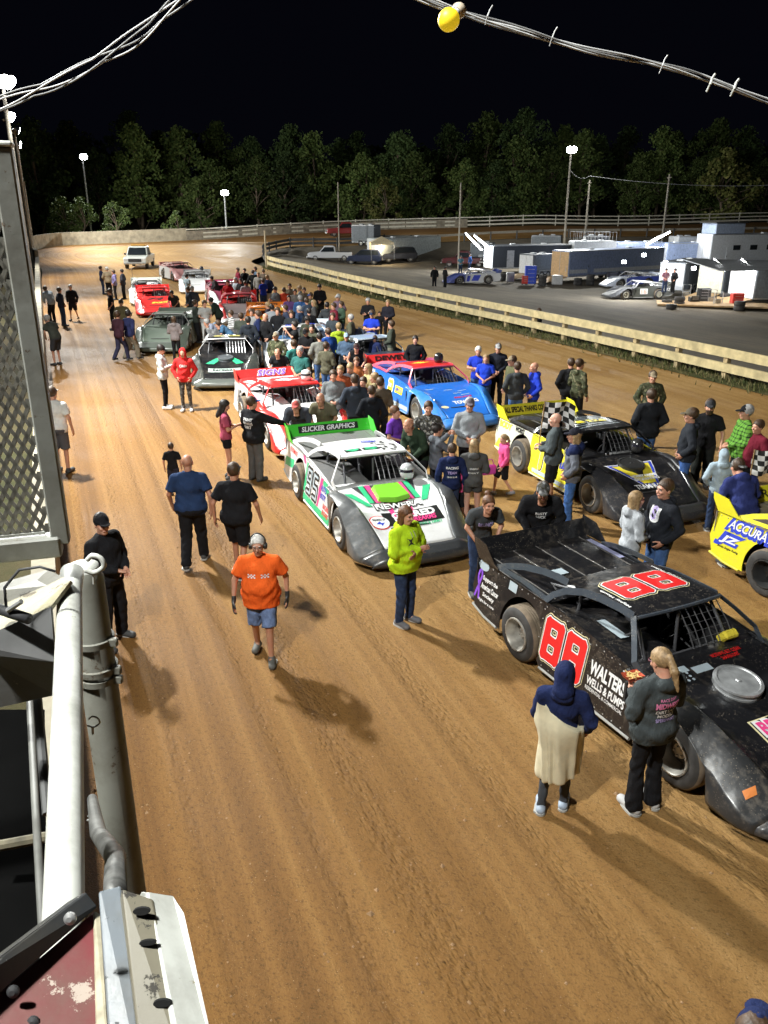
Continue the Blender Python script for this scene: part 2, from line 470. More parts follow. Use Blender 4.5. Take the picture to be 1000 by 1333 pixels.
def grid_sheet(name, rowsA, rowsB, nv, m, dz=0., uvlen=None, extra=None):
    """sheet lofted between two polylines, laid over the terrain, UV in metres"""
    n = len(rowsA); V = []; UV = []; L = 0
    for i in range(n):
        a, b = rowsA[i], rowsB[i]
        if i: L += ((a - rowsA[i - 1]).length + (b - rowsB[i - 1]).length) / 2
        wd = (Vector((b.x, b.y)) - Vector((a.x, a.y))).length
        for j in range(nv + 1):
            t = j / nv; p = a.lerp(b, t); V.append((p.x, p.y)); UV.append((L, wd * t))
    V = np.array(V); Z = terr(V[:, 0], V[:, 1]) + dz
    if extra is not None: Z = Z + extra(V[:, 0], V[:, 1])
    F = [(i * (nv + 1) + j, (i + 1) * (nv + 1) + j, (i + 1) * (nv + 1) + j + 1, i * (nv + 1) + j + 1) for i in range(n - 1) for j in range(nv)]
    o = mk(name, [(*p, z) for p, z in zip(V, Z)], F, m, smooth=True)
    uvl = o.data.uv_layers.new(name='UVMap')
    li = np.empty(len(o.data.loops), int); o.data.loops.foreach_get('vertex_index', li)
    uvl.data.foreach_set('uv', np.array(UV)[li].ravel())
    return o
def resample(P, n):
    d = [0]
    for a, b in zip(P, P[1:]): d.append(d[-1] + (b - a).length)
    out = []; j = 0
    for i in range(n):
        t = d[-1] * i / (n - 1)
        while j < len(d) - 2 and d[j + 1] < t: j += 1
        f = (t - d[j]) / max(1e-9, d[j + 1] - d[j]); out.append(P[j].lerp(P[j + 1], min(1, max(0, f))))
    return out
OUT = cat_pts(outer_k, 10); INN = cat_pts(inner_k, 10)
# pair the two edges piecewise so rows stay square to the track
def split_at(P, key):  # index of nearest point
    return min(range(len(P)), key=lambda i: (P[i] - Vector(key)).length)
oa = [0, split_at(OUT, (WALLX(25), 25, 0)), split_at(OUT, (WALLX(78), 78, 0)), split_at(OUT, G(100, 319, .7)), split_at(OUT, G(500, 299, 2)), len(OUT) - 1]
ia = [0, split_at(INN, G(1000, 510)), split_at(INN, G(347, 348)), split_at(INN, G(345, 328, .1)), split_at(INN, G(500, 315, .8)), len(INN) - 1]
nn = [26, 46, 22, 24, 40]; RA = []; RB = []
for s in range(5):
    a = resample(OUT[oa[s]:oa[s + 1] + 1], nn[s] + 1); b = resample(INN[ia[s]:ia[s + 1] + 1], nn[s] + 1)
    RA += a[(1 if s else 0):]; RB += b[(1 if s else 0):]
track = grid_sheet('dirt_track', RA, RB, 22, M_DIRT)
tag(track, kind='structure')
# paddock: between the near rail and the far inner rail
near = resample(INN[ia[1] - 20:ia[2] + 1], 60); far = resample(INN[ia[3] - 6:], 60)[::-1]
# build as rows sweeping across the infield
nearP = resample([p for p in INN[:ia[2] + 1]], 60)[::-1]; farP = resample(INN[ia[3] - 8:], 60)
NP = [Vector((p.x, p.y, 0)) + Vector((.9, .45, 0)) * (1 if i > 0 else .3) for i, p in enumerate(nearP)]
pad = grid_sheet('paddock_ground', NP, farP, 50, M_PAD, dz=-.04); tag(pad, kind='structure')
verge = grid_sheet('grass_verge', [Vector((p.x, p.y, 0)) + Vector((-.45, -.22, 0)) for p in nearP], [Vector((p.x, p.y, 0)) + Vector((1.6, .8, 0)) for p in nearP], 4, M_GRS, dz=.02); tag(verge, kind='structure')
# land to the horizon
gx = np.unique(np.concatenate([np.linspace(-1800, -160, 8), np.arange(-160, 260, 4.), np.linspace(260, 1800, 8)]))
gy = np.unique(np.concatenate([np.linspace(-1500, -60, 7), np.arange(-60, 280, 4.), np.linspace(280, 2500, 9)]))
GX, GY = np.meshgrid(gx, gy, indexing='ij')
cx = np.clip(GX, -160, 260); cy = np.clip(GY, -60, 280)
GZ = terr(cx, cy) - .35
nx, ny = GX.shape
land = mk('ground', [(a, b, c) for a, b, c in zip(GX.ravel(), GY.ravel(), GZ.ravel())],
          [(i * ny + j, (i + 1) * ny + j, (i + 1) * ny + j + 1, i * ny + j + 1) for i in range(nx - 1) for j in range(ny - 1)], M_LAND, smooth=True)
tag(land, kind='structure')

# ---- grass tufts along the inside rail (nobody could count them)
V = []; F = []
for k in range(9000):
    i = random.randrange(len(nearP) - 1); p = nearP[i].lerp(nearP[i + 1], random.random())
    if p.y < 8 or p.y > 84: continue
    o = random.gauss(.25, .42); x = p.x + .9 * o; y = p.y + .45 * o; z = 0 if o < .6 else tz(x, y)
    for b in range(3):
        a = random.random() * 6.28; hh = random.uniform(.05, .26); n = len(V)
        dx, dy = cos(a) * .02, sin(a) * .02; lx, ly = random.gauss(0, .06), random.gauss(0, .06)
        V += [(x - dx, y - dy, z - .02), (x + dx, y + dy, z - .02), (x + lx, y + ly, z + hh)]; F.append((n, n + 1, n + 2))
m, nt, b = newmat('grass_blades')
gi = nt.nodes.new('ShaderNodeNewGeometry')
nt.links.new(ramp(nt, gi.outputs['Random Per Island'], [(0, (.03, .05, .012)), (.6, (.10, .11, .03)), (1, (.25, .20, .09))]), b.inputs['Base Color'])
b.inputs['Roughness'].default_value = .9
tag(mk('grass', V, F, m), kind='stuff')
# loose clods of clay thrown about the surface
V = []; F = []
for k in range(2600):
    y = random.uniform(3.5, 26); x = WALLX(y) + abs(random.gauss(0, 3.2)) + .1
    if random.random() < .5: x = random.uniform(WALLX(y) + .2, WALLX(y) + 19)
    r = random.uniform(.004, .014) * (1 + (random.random() < .04) * 1.2); n = len(V)
    for d in ((1, 0, 0), (0, 1, 0), (-1, 0, 0), (0, -1, 0), (0, 0, 1)):
        V.append((x + d[0] * r * random.uniform(.7, 1.5), y + d[1] * r * random.uniform(.7, 1.5), d[2] * r * random.uniform(.6, 1.2)))
    F += [(n, n + 1, n + 4), (n + 1, n + 2, n + 4), (n + 2, n + 3, n + 4), (n + 3, n, n + 4)]
tag(mk('clay_clods', V, F, mat('clod', (.34, .21, .11), .9)), kind='stuff')

# ------------------------------------------------------------ outer wall, fences, guard rails
M_CONC = mat('concrete', (.34, .30, .22), .85, var=.35, vs=1.6, bmp=.5, bs_=14)
M_CREAM = mat('cream_boards', (.52, .43, .23), .7, var=.3, vs=3, bmp=.4, bs_=20)
M_POSTW = mat('weathered_post', (.40, .31, .17), .85, var=.35, vs=4, bmp=.4)
M_DKRAIL = mat('dark_steel_rail', (.07, .07, .07), .6, var=.3)
M_WHRAIL = mat('pale_rail', (.62, .60, .50), .6, var=.2)
def wall_strip(name, P, h, th, m, label, cat, zoff=0., group=None):
    mb = MB(); n = len(P); V = []
    for i, p in enumerate(P):
        t = (P[min(i + 1, n - 1)] - P[max(i - 1, 0)]); t.z = 0; t.normalize(); o = Vector((-t.y, t.x, 0)) * th
        z = tz(p.x, p.y) + zoff
        V += [Vector((p.x, p.y, z - .4)), Vector((p.x, p.y, z + h)), Vector((p.x + o.x, p.y + o.y, z + h)), Vector((p.x + o.x, p.y + o.y, z - .4))]
    F = [(i * 4 + k, (i + 1) * 4 + k, (i + 1) * 4 + (k + 1) % 4, i * 4 + (k + 1) % 4) for i in range(n - 1) for k in range(4)]
    F += [(0, 1, 2, 3), tuple((n - 1) * 4 + k for k in (3, 2, 1, 0))]
    mb.add(V, F); o = mb.build(name, m); tag(o, label, cat, group); return o
i1 = split_at(OUT, G(66, 321.5, .65)); i2 = split_at(OUT, G(243, 313, 1.0))
straightW = [Vector((WALLX(y), y, 0)) for y in range(-20, 80, 3)]
wall_strip('concrete_wall', straightW, .92, .3, M_CONC, 'long low concrete retaining wall down the left side of the track', 'wall')
wall_strip('concrete_wall', resample(OUT[split_at(OUT, (WALLX(78), 78, 0)):i2 + 1], 24), 1.5, .3, M_CONC, 'taller tan concrete wall curving round the far left turn', 'wall')
jj = split_at(OUT, G(600, 296, 2.3))
wall_strip('board_wall', resample(OUT[i2:jj + 1], 26), 1.15, .08, mat('grey_boards', (.24, .21, .16), .85, var=.4, vs=2), 'long low grey board wall joining the concrete wall round the far turn', 'wall')
def rail_fence(name, P, label, m_rail, m_post, rails, hp, post_r=.09, step=2.4, side=1, skip=(), board=.06, tilt=0):
    root = empty(name, (0, 0, 0)); tag(root, label, 'fence')
    L = sum((b - a).length for a, b in zip(P, P[1:])); Q = resample(P, max(2, int(L / step) + 1)); n = len(Q)
    # frames
    def off(i):
        t = Q[min(i + 1, n - 1)] - Q[max(i - 1, 0)]; t.z = 0; t.normalize(); return Vector((-t.y, t.x, 0)) * side
    Z = [tz(p.x, p.y) for p in Q]
    for (zc, hh) in rails:
        mb = MB(); V = []
        for i, p in enumerate(Q):
            o = off(i)
            for (a, zz) in ((0, -hh / 2), (0, hh / 2), (board, hh / 2), (board, -hh / 2)):
                V.append(Vector((p.x, p.y, 0)) + o * a + Vector((0, 0, Z[i] + zc + zz + random.uniform(-.008, .008))))
        F = [(i * 4 + k, (i + 1) * 4 + k, (i + 1) * 4 + (k + 1) % 4, i * 4 + (k + 1) % 4) for i in range(n - 1) for k in range(4)]
        F += [(0, 1, 2, 3), tuple((n - 1) * 4 + k for k in (3, 2, 1, 0))]
        mb.add(V, F); mb.build('rail', m_rail, root)
    idx = list(range(n))
    if n > 100: idx = idx[::max(1, math.ceil(n / 98))]
    for i in idx:
        o = off(i); c = Vector((Q[i].x, Q[i].y, 0)) + o * (board + post_r + .003)
        mb = MB(); t = Vector((-o.y, o.x, 0)); rot = Matrix.Rotation(math.atan2(o.y, o.x), 3, 'Z')
        mb.box((c.x, c.y, Z[i] + hp / 2 - .15), (post_r * 2, post_r * 2, hp + .3), rot, bev=.01)
        mb.build('post', m_post, root)
    return root
# near inner rail: two cream boards on posts; starts at the pit entrance
NR = INN[:ia[2] + 1]
rail_fence('guard_rail', NR, 'cream double board guard rail on short posts between the track and the dark paddock', M_CREAM, M_POSTW, ((.90, .30), (.42, .28)), .95, .09, 2.2, side=-1, board=.10)
rail_fence('guard_rail', resample(INN[ia[3] - 6:split_at(INN, G(500, 315, .8)) + 1], 30), 'dark guard rail curling round the pit entrance at the far turn', M_DKRAIL, M_DKRAIL, ((.85, .3), (.4, .3)), 1.1, .08, 3, side=-1)
rail_fence('guard_rail', resample(INN[split_at(INN, G(500, 315, .8)):], 60), 'grey inside rail of the back straight seen behind the parked haulers', mat('grey_rail', (.28, .25, .2), .7), M_DKRAIL, ((.85, .3),), 1.0, .08, 3.6, side=-1)
ofn = OUT[i2:]
rail_fence('guard_rail', ofn, 'pale outer rail of the far turn running in front of the dark woods', M_WHRAIL, M_WHRAIL, ((1.35, .14), (.85, .16), (.35, .22)), 1.5, .06, 2.4, side=1)
# ------------------------------------------------------------ implicit-surface figures
def smin(a, b, k):
    h = np.maximum(k - np.abs(a - b), 0) / k
    return np.minimum(a, b) - h * h * k * .25
class Vox:
    def __init__(s, lo, hi, h):
        s.h = h; s.lo = np.array(lo, float); n = np.ceil((np.array(hi) - s.lo) / h).astype(int) + 1
        s.n = n; s.D = np.full(n, .5, np.float32)
        s.ax = [s.lo[i] + h * np.arange(n[i]) for i in range(3)]
    def sub(s, lo, hi):
        a = np.clip(np.floor((np.array(lo) - s.lo) / s.h).astype(int), 0, s.n); b = np.clip(np.ceil((np.array(hi) - s.lo) / s.h).astype(int) + 1, 0, s.n)
        sl = tuple(slice(i, j) for i, j in zip(a, b))
        g = np.meshgrid(*[s.ax[i][a[i]:b[i]] for i in range(3)], indexing='ij')
        return sl, np.stack(g, -1).astype(np.float32)
    def add(s, d, sl, k=.03, op='u'):
        if d.size == 0: return
        if op == 'u': s.D[sl] = smin(s.D[sl], d, k) if k > 0 else np.minimum(s.D[sl], d)
        elif op == 'cut': s.D[sl] = np.maximum(s.D[sl], -d)
    def cone(s, a, b, ra, rb_, k=.03, clips=(), flat=None, op='u'):
        a = np.array(a, float); b = np.array(b, float); m = max(ra, rb_) + max(.04, s.h * 2)
        sl, P = s.sub(np.minimum(a, b) - m, np.maximum(a, b) + m)
        if P.size == 0: return
        ba = b - a; L = (ba @ ba) + 1e-9
        t = np.clip(((P - a) @ ba) / L, 0, 1)
        q = P - a - t[..., None] * ba
        if flat is not None:
            ax, sc_ = flat; ax = np.array(ax) / np.linalg.norm(ax); c = q @ ax; q = q + (c * (1 / sc_ - 1))[..., None] * ax
        d = np.linalg.norm(q, axis=-1) - (ra + (rb_ - ra) * t)
        if flat is not None: d = d * min(1, flat[1] + .25)
        for (c, n) in clips:
            n = np.array(n, float); n /= np.linalg.norm(n); d = np.maximum(d, (P - np.array(c)) @ n)
        s.add(d, sl, k, op)
    def ell(s, c, r, k=.03, rot=None, clips=(), op='u'):
        c = np.array(c, float); r = np.array(r, float); m = r.max() + max(.04, s.h * 2)
        sl, P = s.sub(c - m, c + m)
        if P.size == 0: return
        q = P - c
        if rot is not None: q = q @ np.array(rot, np.float32)
        k0 = np.linalg.norm(q / r, axis=-1); k1 = np.linalg.norm(q / (r * r), axis=-1) + 1e-6
        d = k0 * (k0 - 1) / k1
        for (cc, n) in clips:
            n = np.array(n, float); n /= np.linalg.norm(n); d = np.maximum(d, (P - np.array(cc)) @ n)
        s.add(d, sl, k, op)
    def clip(s, c, n):
        n = np.array(n, float); n /= np.linalg.norm(n)
        sl, P = s.sub(s.lo - 1, s.lo + s.n * s.h + 1)
        s.D = np.maximum(s.D, ((P - np.array(c)) @ n).astype(np.float32))
    def mesh(s):
        D = s.D; S = D < 0; nx, ny, nz = D.shape
        cnt = np.zeros((nx - 1, ny - 1, nz - 1), np.int8)
        for i in (0, 1):
            for j in (0, 1):
                for k in (0, 1): cnt += S[i:nx - 1 + i, j:ny - 1 + j, k:nz - 1 + k]
        act = (cnt > 0) & (cnt < 8); I = np.argwhere(act)
        if len(I) == 0: return np.zeros((0, 3)), []
        idx = -np.ones(act.shape, np.int32); idx[act] = np.arange(len(I))
        acc = np.zeros((len(I), 3)); num = np.zeros(len(I))
        x, y, z = I.T
        for ax in range(3):
            o1, o2 = [q for q in range(3) if q != ax]
            for u in (0, 1):
                for v in (0, 1):
                    a = [0, 0, 0]; a[o1] = u; a[o2] = v; b = list(a); b[ax] = 1
                    da = D[x + a[0], y + a[1], z + a[2]]; db = D[x + b[0], y + b[1], z + b[2]]
                    cr = (da < 0) != (db < 0); t = np.where(cr, da / (da - db + 1e-12), 0)
                    p = np.array(a, float)[None] + np.zeros((len(I), 3)); p[:, ax] += t
                    acc += p * cr[:, None]; num += cr
        V = s.lo + s.h * (I + acc / num[:, None])
        Fs = []
        for ax in range(3):
            sl0 = [slice(None)] * 3; sl1 = [slice(None)] * 3; sl0[ax] = slice(0, -1); sl1[ax] = slice(1, None)
            A = S[tuple(sl0)]; B = S[tuple(sl1)]; E = np.argwhere(A != B)
            o1, o2 = [(1, 2), (2, 0), (0, 1)][ax]
            E = E[(E[:, o1] > 0) & (E[:, o2] > 0) & (E[:, o1] < D.shape[o1] - 1) & (E[:, o2] < D.shape[o2] - 1)]
            if len(E) == 0: continue
            ins = A[tuple(E.T)]
            q = []
            for (u, v) in ((1, 1), (0, 1), (0, 0), (1, 0)):
                C = E.copy(); C[:, o1] -= u; C[:, o2] -= v; q.append(idx[tuple(C.T)])
            q = np.stack(q, 1); q[~ins] = q[~ins][:, ::-1]
            Fs.append(q)
        F = np.concatenate(Fs); F = F[(F >= 0).all(1)]
        # one light relaxation pass for smoother cloth and skin
        for _ in range(1):
            nb = np.zeros_like(V); c = np.zeros(len(V))
            for a, b in ((0, 1), (1, 2), (2, 3), (3, 0)):
                np.add.at(nb, F[:, a], V[F[:, b]]); np.add.at(c, F[:, a], 1)
            c[c == 0] = 1; V = V * .45 + .55 * nb / c[:, None]
        return V, F
def np_mesh(name, V, F):
    me = bpy.data.meshes.new(name); V = np.asarray(V, np.float32); F = np.asarray(F, np.int32)
    me.vertices.add(len(V)); me.vertices.foreach_set('co', V.ravel())
    me.loops.add(F.size); me.loops.foreach_set('vertex_index', F.ravel())
    me.polygons.add(len(F)); me.polygons.foreach_set('loop_start', np.arange(0, F.size, 4, dtype=np.int32))
    me.polygons.foreach_set('use_smooth', np.ones(len(F), bool))
    me.update(calc_edges=True); me.validate(); return me
def join_geo(parts):
    Vs = []; Fs = []; n = 0
    for V, F in parts:
        if len(V) == 0: continue
        Vs.append(V); Fs.append(np.asarray(F) + n); n += len(V)
    return np.concatenate(Vs), np.concatenate(Fs)
GC = {}
def head_geo(lod):
    k = ('head', lod)
    if k in GC: return GC[k]
    h = (.0065, .010, .02)[lod]; v = Vox((-.12, -.15, -.20), (.12, .15, .15), h)
    v.ell((0, -.012, .03), (.077, .098, .088), 0); v.ell((0, .018, -.035), (.062, .074, .092), .03)
    v.ell((0, .052, -.10), (.034, .032, .026), .03); v.cone((0, -.012, -.06), (0, -.03, -.2), .053, .058, .03)
    if lod < 2:
        v.cone((0, .094, .008), (0, .113, -.030), .009, .015, .012); v.ell((-.034, .075, -.03), (.026, .022, .022), .02); v.ell((.034, .075, -.03), (.026, .022, .022), .02)
        v.cone((-.04, .083, .026), (.04, .083, .026), .012, .012, .015)
        for s in (-1, 1):
            v.ell((s * .031, .099, .006), (.016, .012, .010), 0, op='cut'); v.ell((s * .079, -.008, -.012), (.010, .022, .032), .008)
        v.cone((-.020, .091, -.062), (.020, .091, -.062), .007, .007, .008); v.cone((-.017, .092, -.072), (.017, .092, -.072), .007, .007, .006)
    GC[k] = v.mesh(); return GC[k]
def hair_geo(style, lod):
    k = ('hair', style, lod)
    if k in GC: return GC[k]
    h = (.008, .012, .02)[lod]; q_ = (.0, .004, .012)[lod]; v = Vox((-.17, -.26, -.42), (.17, .17, .22), h)
    front = [((0, .052, .03), (0, .75, -.66))]
    if style in ('short', 'long', 'pony', 'bun', 'undercap', 'undercaplong'):
        v.ell((0, -.014, .034), (.089 + q_, .110 + q_, .101 + q_), 0, clips=front + [((0, 0, -.075), (0, .3, -1))])
    if style == 'short':
        v.ell((0, -.03, .06), (.084 + q_, .097 + q_, .090 + q_), .02, clips=[((0, .075, .06), (0, 1, -.2))])
    if style in ('long', 'undercaplong'):
        v.cone((0, -.05, .0), (0, -.085, -.23), .088, .070, .03, flat=((0, 1, 0), .62)); v.cone((.065, -.005, -.02), (.075, -.02, -.20), .03, .028, .02); v.cone((-.065, -.005, -.02), (-.075, -.02, -.20), .03, .028, .02)
    if style == 'pony':
        v.ell((0, -.115, .05), (.03, .03, .03), .02); v.cone((0, -.125, .04), (0, -.165, -.07), .030, .036, .02); v.cone((0, -.165, -.07), (.02, -.15, -.25), .036, .014, .02)
    if style == 'bun': v.ell((0, -.075, .135), (.045, .045, .04), .01)
    if style == 'beard':
        v.ell((0, .02, -.05), (.070, .082, .088), 0, clips=[((0, .02, -.045), (0, -.25, 1)), ((0, .03, 0), (0, -1, .2))]); v.ell((0, .055, -.11), (.042, .04, .035), .02, clips=[((0, .02, -.045), (0, -.25, 1))])
    if style == 'hood':   # worn up
        v.ell((0, -.018, .022), (.100, .122, .124), 0); v.ell((0, -.10, .05), (.05, .05, .05), .06); v.cone((0, -.04, -.05), (0, -.05, -.15), .088, .108, .05)
        v.ell((0, .10, .0), (.070, .10, .095), 0, op='cut')
    if lod < 2 and style not in ('hood',):   # strands
        sl, P = v.sub((-1, -1, -1), (1, 1, 1))
        v.D = v.D + (.004 * np.sin(P[..., 0] * 210 + 3 * np.sin(P[..., 2] * 30)) * np.sin(P[..., 1] * 150 + 2 * np.cos(P[..., 2] * 25))).astype(np.float32)
    GC[k] = v.mesh(); return GC[k]
def cap_geo(lod, back=False):
    k = ('cap', lod, back)
    if k in GC: return GC[k]
    h = (.008, .011, .018)[lod]; v = Vox((-.13, -.24, -.03), (.13, .24, .18), h); s = -1 if back else 1
    v.ell((0, -.012, .036), (.092, .112, .112), 0, clips=[((0, 0, .028), (0, -.12, -1))])
    v.ell((0, s * .125 - .01, .036), (.068, .075, .014 if lod < 2 else .02), .008, rot=Matrix.Rotation(-.12 * s, 3, 'X'), clips=[((0, s * .06, 0), (0, -s, 0))])
    if lod < 2: v.ell((0, -.012, .150), (.012, .012, .010), .004)
    GC[k] = v.mesh(); return GC[k]
def hand_geo(kind, lod):
    """wrist at the origin, fingers down -Z, palm faces -X, thumb towards +Y"""
    k = ('hand', kind, lod)
    if k in GC: return GC[k]
    h = (.0055, .008, .012)[lod]; v = Vox((-.09, -.08, -.22), (.06, .10, .05), h)
    v.cone((0, 0, .04), (0, 0, -.01), .027, .025, .01); v.ell((0, 0, -.052), (.017, .042, .052), .02)
    curl = {'relax': .35, 'grip': 1.25, 'flat': .08}[kind]
    for i, (yy, L, r) in enumerate(((.031, .070, .0088), (.011, .080, .0092), (-.011, .074, .0088), (-.031, .058, .0078))):
        a = np.array([0, yy, -.088]); ang = 0
        for seg, f in enumerate((.45, .32, .23)):
            ang += curl * (.55 + .15 * seg) + .05 * i
            b = a + np.array([-math.sin(ang), (yy * .15) * f, -math.cos(ang)]) * L * f
            v.cone(a, b, r * (1 - .08 * seg), r * (.92 - .08 * seg), .004); a = b
    t = np.array([-.006, .036, -.03]); t2 = t + np.array([-.016, .034, -.030]); t3 = t2 + np.array([-.014, .010, -.032])
    v.cone(t, t2, .013, .011, .012); v.cone(t2, t3, .0105, .009, .005)
    GC[k] = v.mesh(); return GC[k]

POSES = {}
def P(name, **k):
    d = dict(kr=(.10, .03, .50), kl=(-.10, .03, .50), ar=(.11, 0, .09), al=(-.11, 0, .09), er=(.27, -.03, 1.15), el=(-.27, -.03, 1.15), wr=(.27, .05, .90), wl=(-.27, .05, .90), bend=0, look=0, tilt=0, hr='relax', hl='relax', dz=0, toe=8)
    d.update(k); POSES[name] = d
P('stand'); P('stand2', er=(.25, -.06, 1.16), wr=(.20, .10, .95), al=(-.16, .05, .09), kl=(-.13, .06, .50), look=.3)
P('pockets', er=(.30, -.05, 1.16), el=(-.30, -.05, 1.16), wr=(.19, .09, .97), wl=(-.19, .09, .97))
P('crossed', er=(.26, .05, 1.17), el=(-.26, .05, 1.17), wr=(-.05, .20, 1.19), wl=(.05, .19, 1.14), tilt=.1)
P('clasp', er=(.25, .0, 1.15), el=(-.25, .0, 1.15), wr=(.05, .22, 1.06), wl=(-.05, .22, 1.04), hr='grip', hl='grip')
P('phone', er=(.24, .03, 1.15), el=(-.24, .0, 1.15), wr=(.07, .27, 1.22), wl=(-.05, .26, 1.18), hr='grip', hl='grip', tilt=.35)
P('photo', er=(.22, .16, 1.27), el=(-.22, .14, 1.27), wr=(.09, .30, 1.52), wl=(-.09, .30, 1.50), hr='grip', hl='grip')
P('walk', kr=(.10, .16, .52), ar=(.11, .20, .10), kl=(-.10, -.02, .50), al=(-.11, -.26, .14), er=(.28, -.12, 1.15), wr=(.27, -.08, .90), el=(-.28, .03, 1.15), wl=(-.27, .17, .93), bend=.05)
P('walk2', kr=(.10, -.01, .50), ar=(.11, -.20, .12), kl=(-.10, .13, .51), al=(-.11, .16, .09), er=(.29, .02, 1.15), wr=(.30, .14, .92), el=(-.29, -.08, 1.15), wl=(-.30, -.02, .90), bend=.04)
P('lean', bend=.55, er=(.26, .10, 1.22), el=(-.26, .10, 1.22), wr=(.12, .36, 1.12), wl=(-.12, .34, 1.12), tilt=-.1, kr=(.10, .02, .50))
P('leanfar', bend=.85, er=(.24, .18, 1.30), el=(-.24, .18, 1.30), wr=(.16, .40, 1.22), wl=(-.16, .36, 1.2), tilt=-.3)
P('reach', er=(.36, .20, 1.28), wr=(.42, .46, 1.18), el=(-.27, .03, 1.15), wl=(-.24, .14, .92), hr='flat', look=-.3)
P('holdflag', er=(.26, .03, 1.14), wr=(.18, .26, 1.12), el=(-.25, .02, 1.14), wl=(-.02, .26, 1.10), hr='grip', hl='grip')
P('wrap', er=(.29, -.03, 1.17), wr=(.27, .12, .96), el=(-.24, .05, 1.13), wl=(-.05, .24, 1.08), hr='grip', hl='grip', ar=(.10, .08, .09), al=(-.12, -.04, .09), tilt=.25)
P('apart', kr=(.15, .03, .50), kl=(-.15, .03, .50), ar=(.20, .0, .09), al=(-.20, .0, .09), er=(.32, -.02, 1.16), el=(-.32, -.02, 1.16), wr=(.33, .06, .91), wl=(-.33, .06, .91))
P('police', kr=(.15, .04, .50), kl=(-.13, .02, .50), ar=(.24, .05, .09), al=(-.14, -.02, .09), er=(.25, .0, 1.15), el=(-.26, .0, 1.15), wr=(.07, .24, 1.08), wl=(-.06, .24, 1.06), hr='grip', hl='relax', look=-.5)
P('kneel', bend=.9, tilt=-.5, er=(.25, .2, 1.3), el=(-.25, .2, 1.3), wr=(.2, .42, 1.2), wl=(-.2, .4, 1.2))

def skel(pose, g):
    d = POSES[pose]; bend = d['bend']; piv = np.array([0, 0, .95])
    Rb = np.array(Matrix.Rotation(-bend, 3, 'X'))
    def T(p): return Rb @ (np.array(p, float) - piv) + piv + np.array([0, -.25 * sin(bend), 0])
    J = {k: np.array(d[k], float) for k in ('kr', 'kl', 'ar', 'al')}
    sh = .186 + .03 * (g - 1)
    off = .06 * (g - 1)
    J.update({k: T((d[k][0] + (off if d[k][0] > 0 else -off) * (abs(d[k][0]) > .2), d[k][1] + (.05 * (g - 1) if d[k][1] > .15 else 0), d[k][2])) for k in ('er', 'el', 'wr', 'wl')})
    if bend > .3:   # elbows/wrists rest in front instead of turning with the trunk
        pass
    J['sr'] = T((sh, -.01, 1.405)); J['sl'] = T((-sh, -.01, 1.405)); J['hip'] = np.array([0, -.25 * sin(bend) * .6, 0])
    J['T'] = T; J['Rb'] = Rb; J['neck'] = T((0, -.02, 1.48)); J['head'] = T((0, .015, 1.635)); J['bend'] = bend
    return d, J
def body_geo(pose, g, lod, fem):
    k = ('body', pose, g, lod, fem)
    if k in GC: return GC[k]
    d, J = skel(pose, g); T, Rb = J['T'], J['Rb']
    v = Vox((-.62, -.65, -.02), (.62, .72, 1.62), (.015, .021, .034)[lod])
    hx = J['hip']
    v.ell((hx[0], hx[1] - .01, .93), (.142 * g, .094 * g, .12), 0); v.ell(T((0, .08 * (g - 1), 1.10)), (.118 * g, .084 * g, .16), .03, rot=Rb); v.ell(T((0, -.005, 1.29)), (.150, .092, .16), .04, rot=Rb)
    v.cone(J['sl'] * .8 + J['sr'] * .2, J['sr'] * .8 + J['sl'] * .2, .062, .062, .05); v.cone(T((0, -.02, 1.40)), T((0, -.012, 1.56)), .056, .05, .04)
    for s in 'rl':
        x = .085 if s == 'r' else -.085
        v.cone((x, hx[1], .90), J['k' + s], .083 * (.9 + .1 * g), .055, .03); v.cone(J['k' + s], J['a' + s], .052, .036, .02)
        a = J['a' + s]; v.cone(a + (0, 0, -.02), a + (0, .14, -.055), .036, .028, .02)
        v.cone(J['s' + s], J['e' + s], .049, .038, .03); v.cone(J['e' + s], J['w' + s], .038, .026, .015)
    parts = [v.mesh()]
    # head
    Mh = Matrix.Translation(Vector(J['head'])) @ Matrix([[*r] for r in Rb]).to_4x4() @ Matrix.Rotation(d['look'], 4, 'Z') @ Matrix.Rotation(-d['tilt'] + (J['bend'] * .6), 4, 'X')
    V, F = head_geo(lod); M_ = np.array(Mh); parts.append((V @ M_[:3, :3].T + M_[:3, 3], F))
    # hands
    hands = {}
    for s in 'rl':
        w_ = J['w' + s]; e = J['e' + s]; z = Vector(e - w_).normalized(); out = Vector((1 if s == 'r' else -1, 0, 0))
        fwd = Vector((0, 1, 0))
        if abs(z.y) > .6: fwd = Vector((-(1 if s == 'r' else -1), 0, .3)); 
        xx = (out if abs(z.y) <= .6 else Vector((0, 0, 1))); xx = (xx - z * xx.dot(z)).normalized(); yy = z.cross(xx)
        Mw = Matrix(((xx.x, yy.x, z.x, w_[0]), (xx.y, yy.y, z.y, w_[1]), (xx.z, yy.z, z.z, w_[2]), (0, 0, 0, 1)))
        V, F = hand_geo(d['h' + s], lod)
        flip = (yy.dot(fwd) < 0)
        if flip: V = V * (1, -1, 1); F = np.asarray(F)[:, ::-1]
        M_ = np.array(Mw); parts.append((V @ M_[:3, :3].T + M_[:3, 3], F))
    GC[k] = (join_geo(parts), Mh); return GC[k]
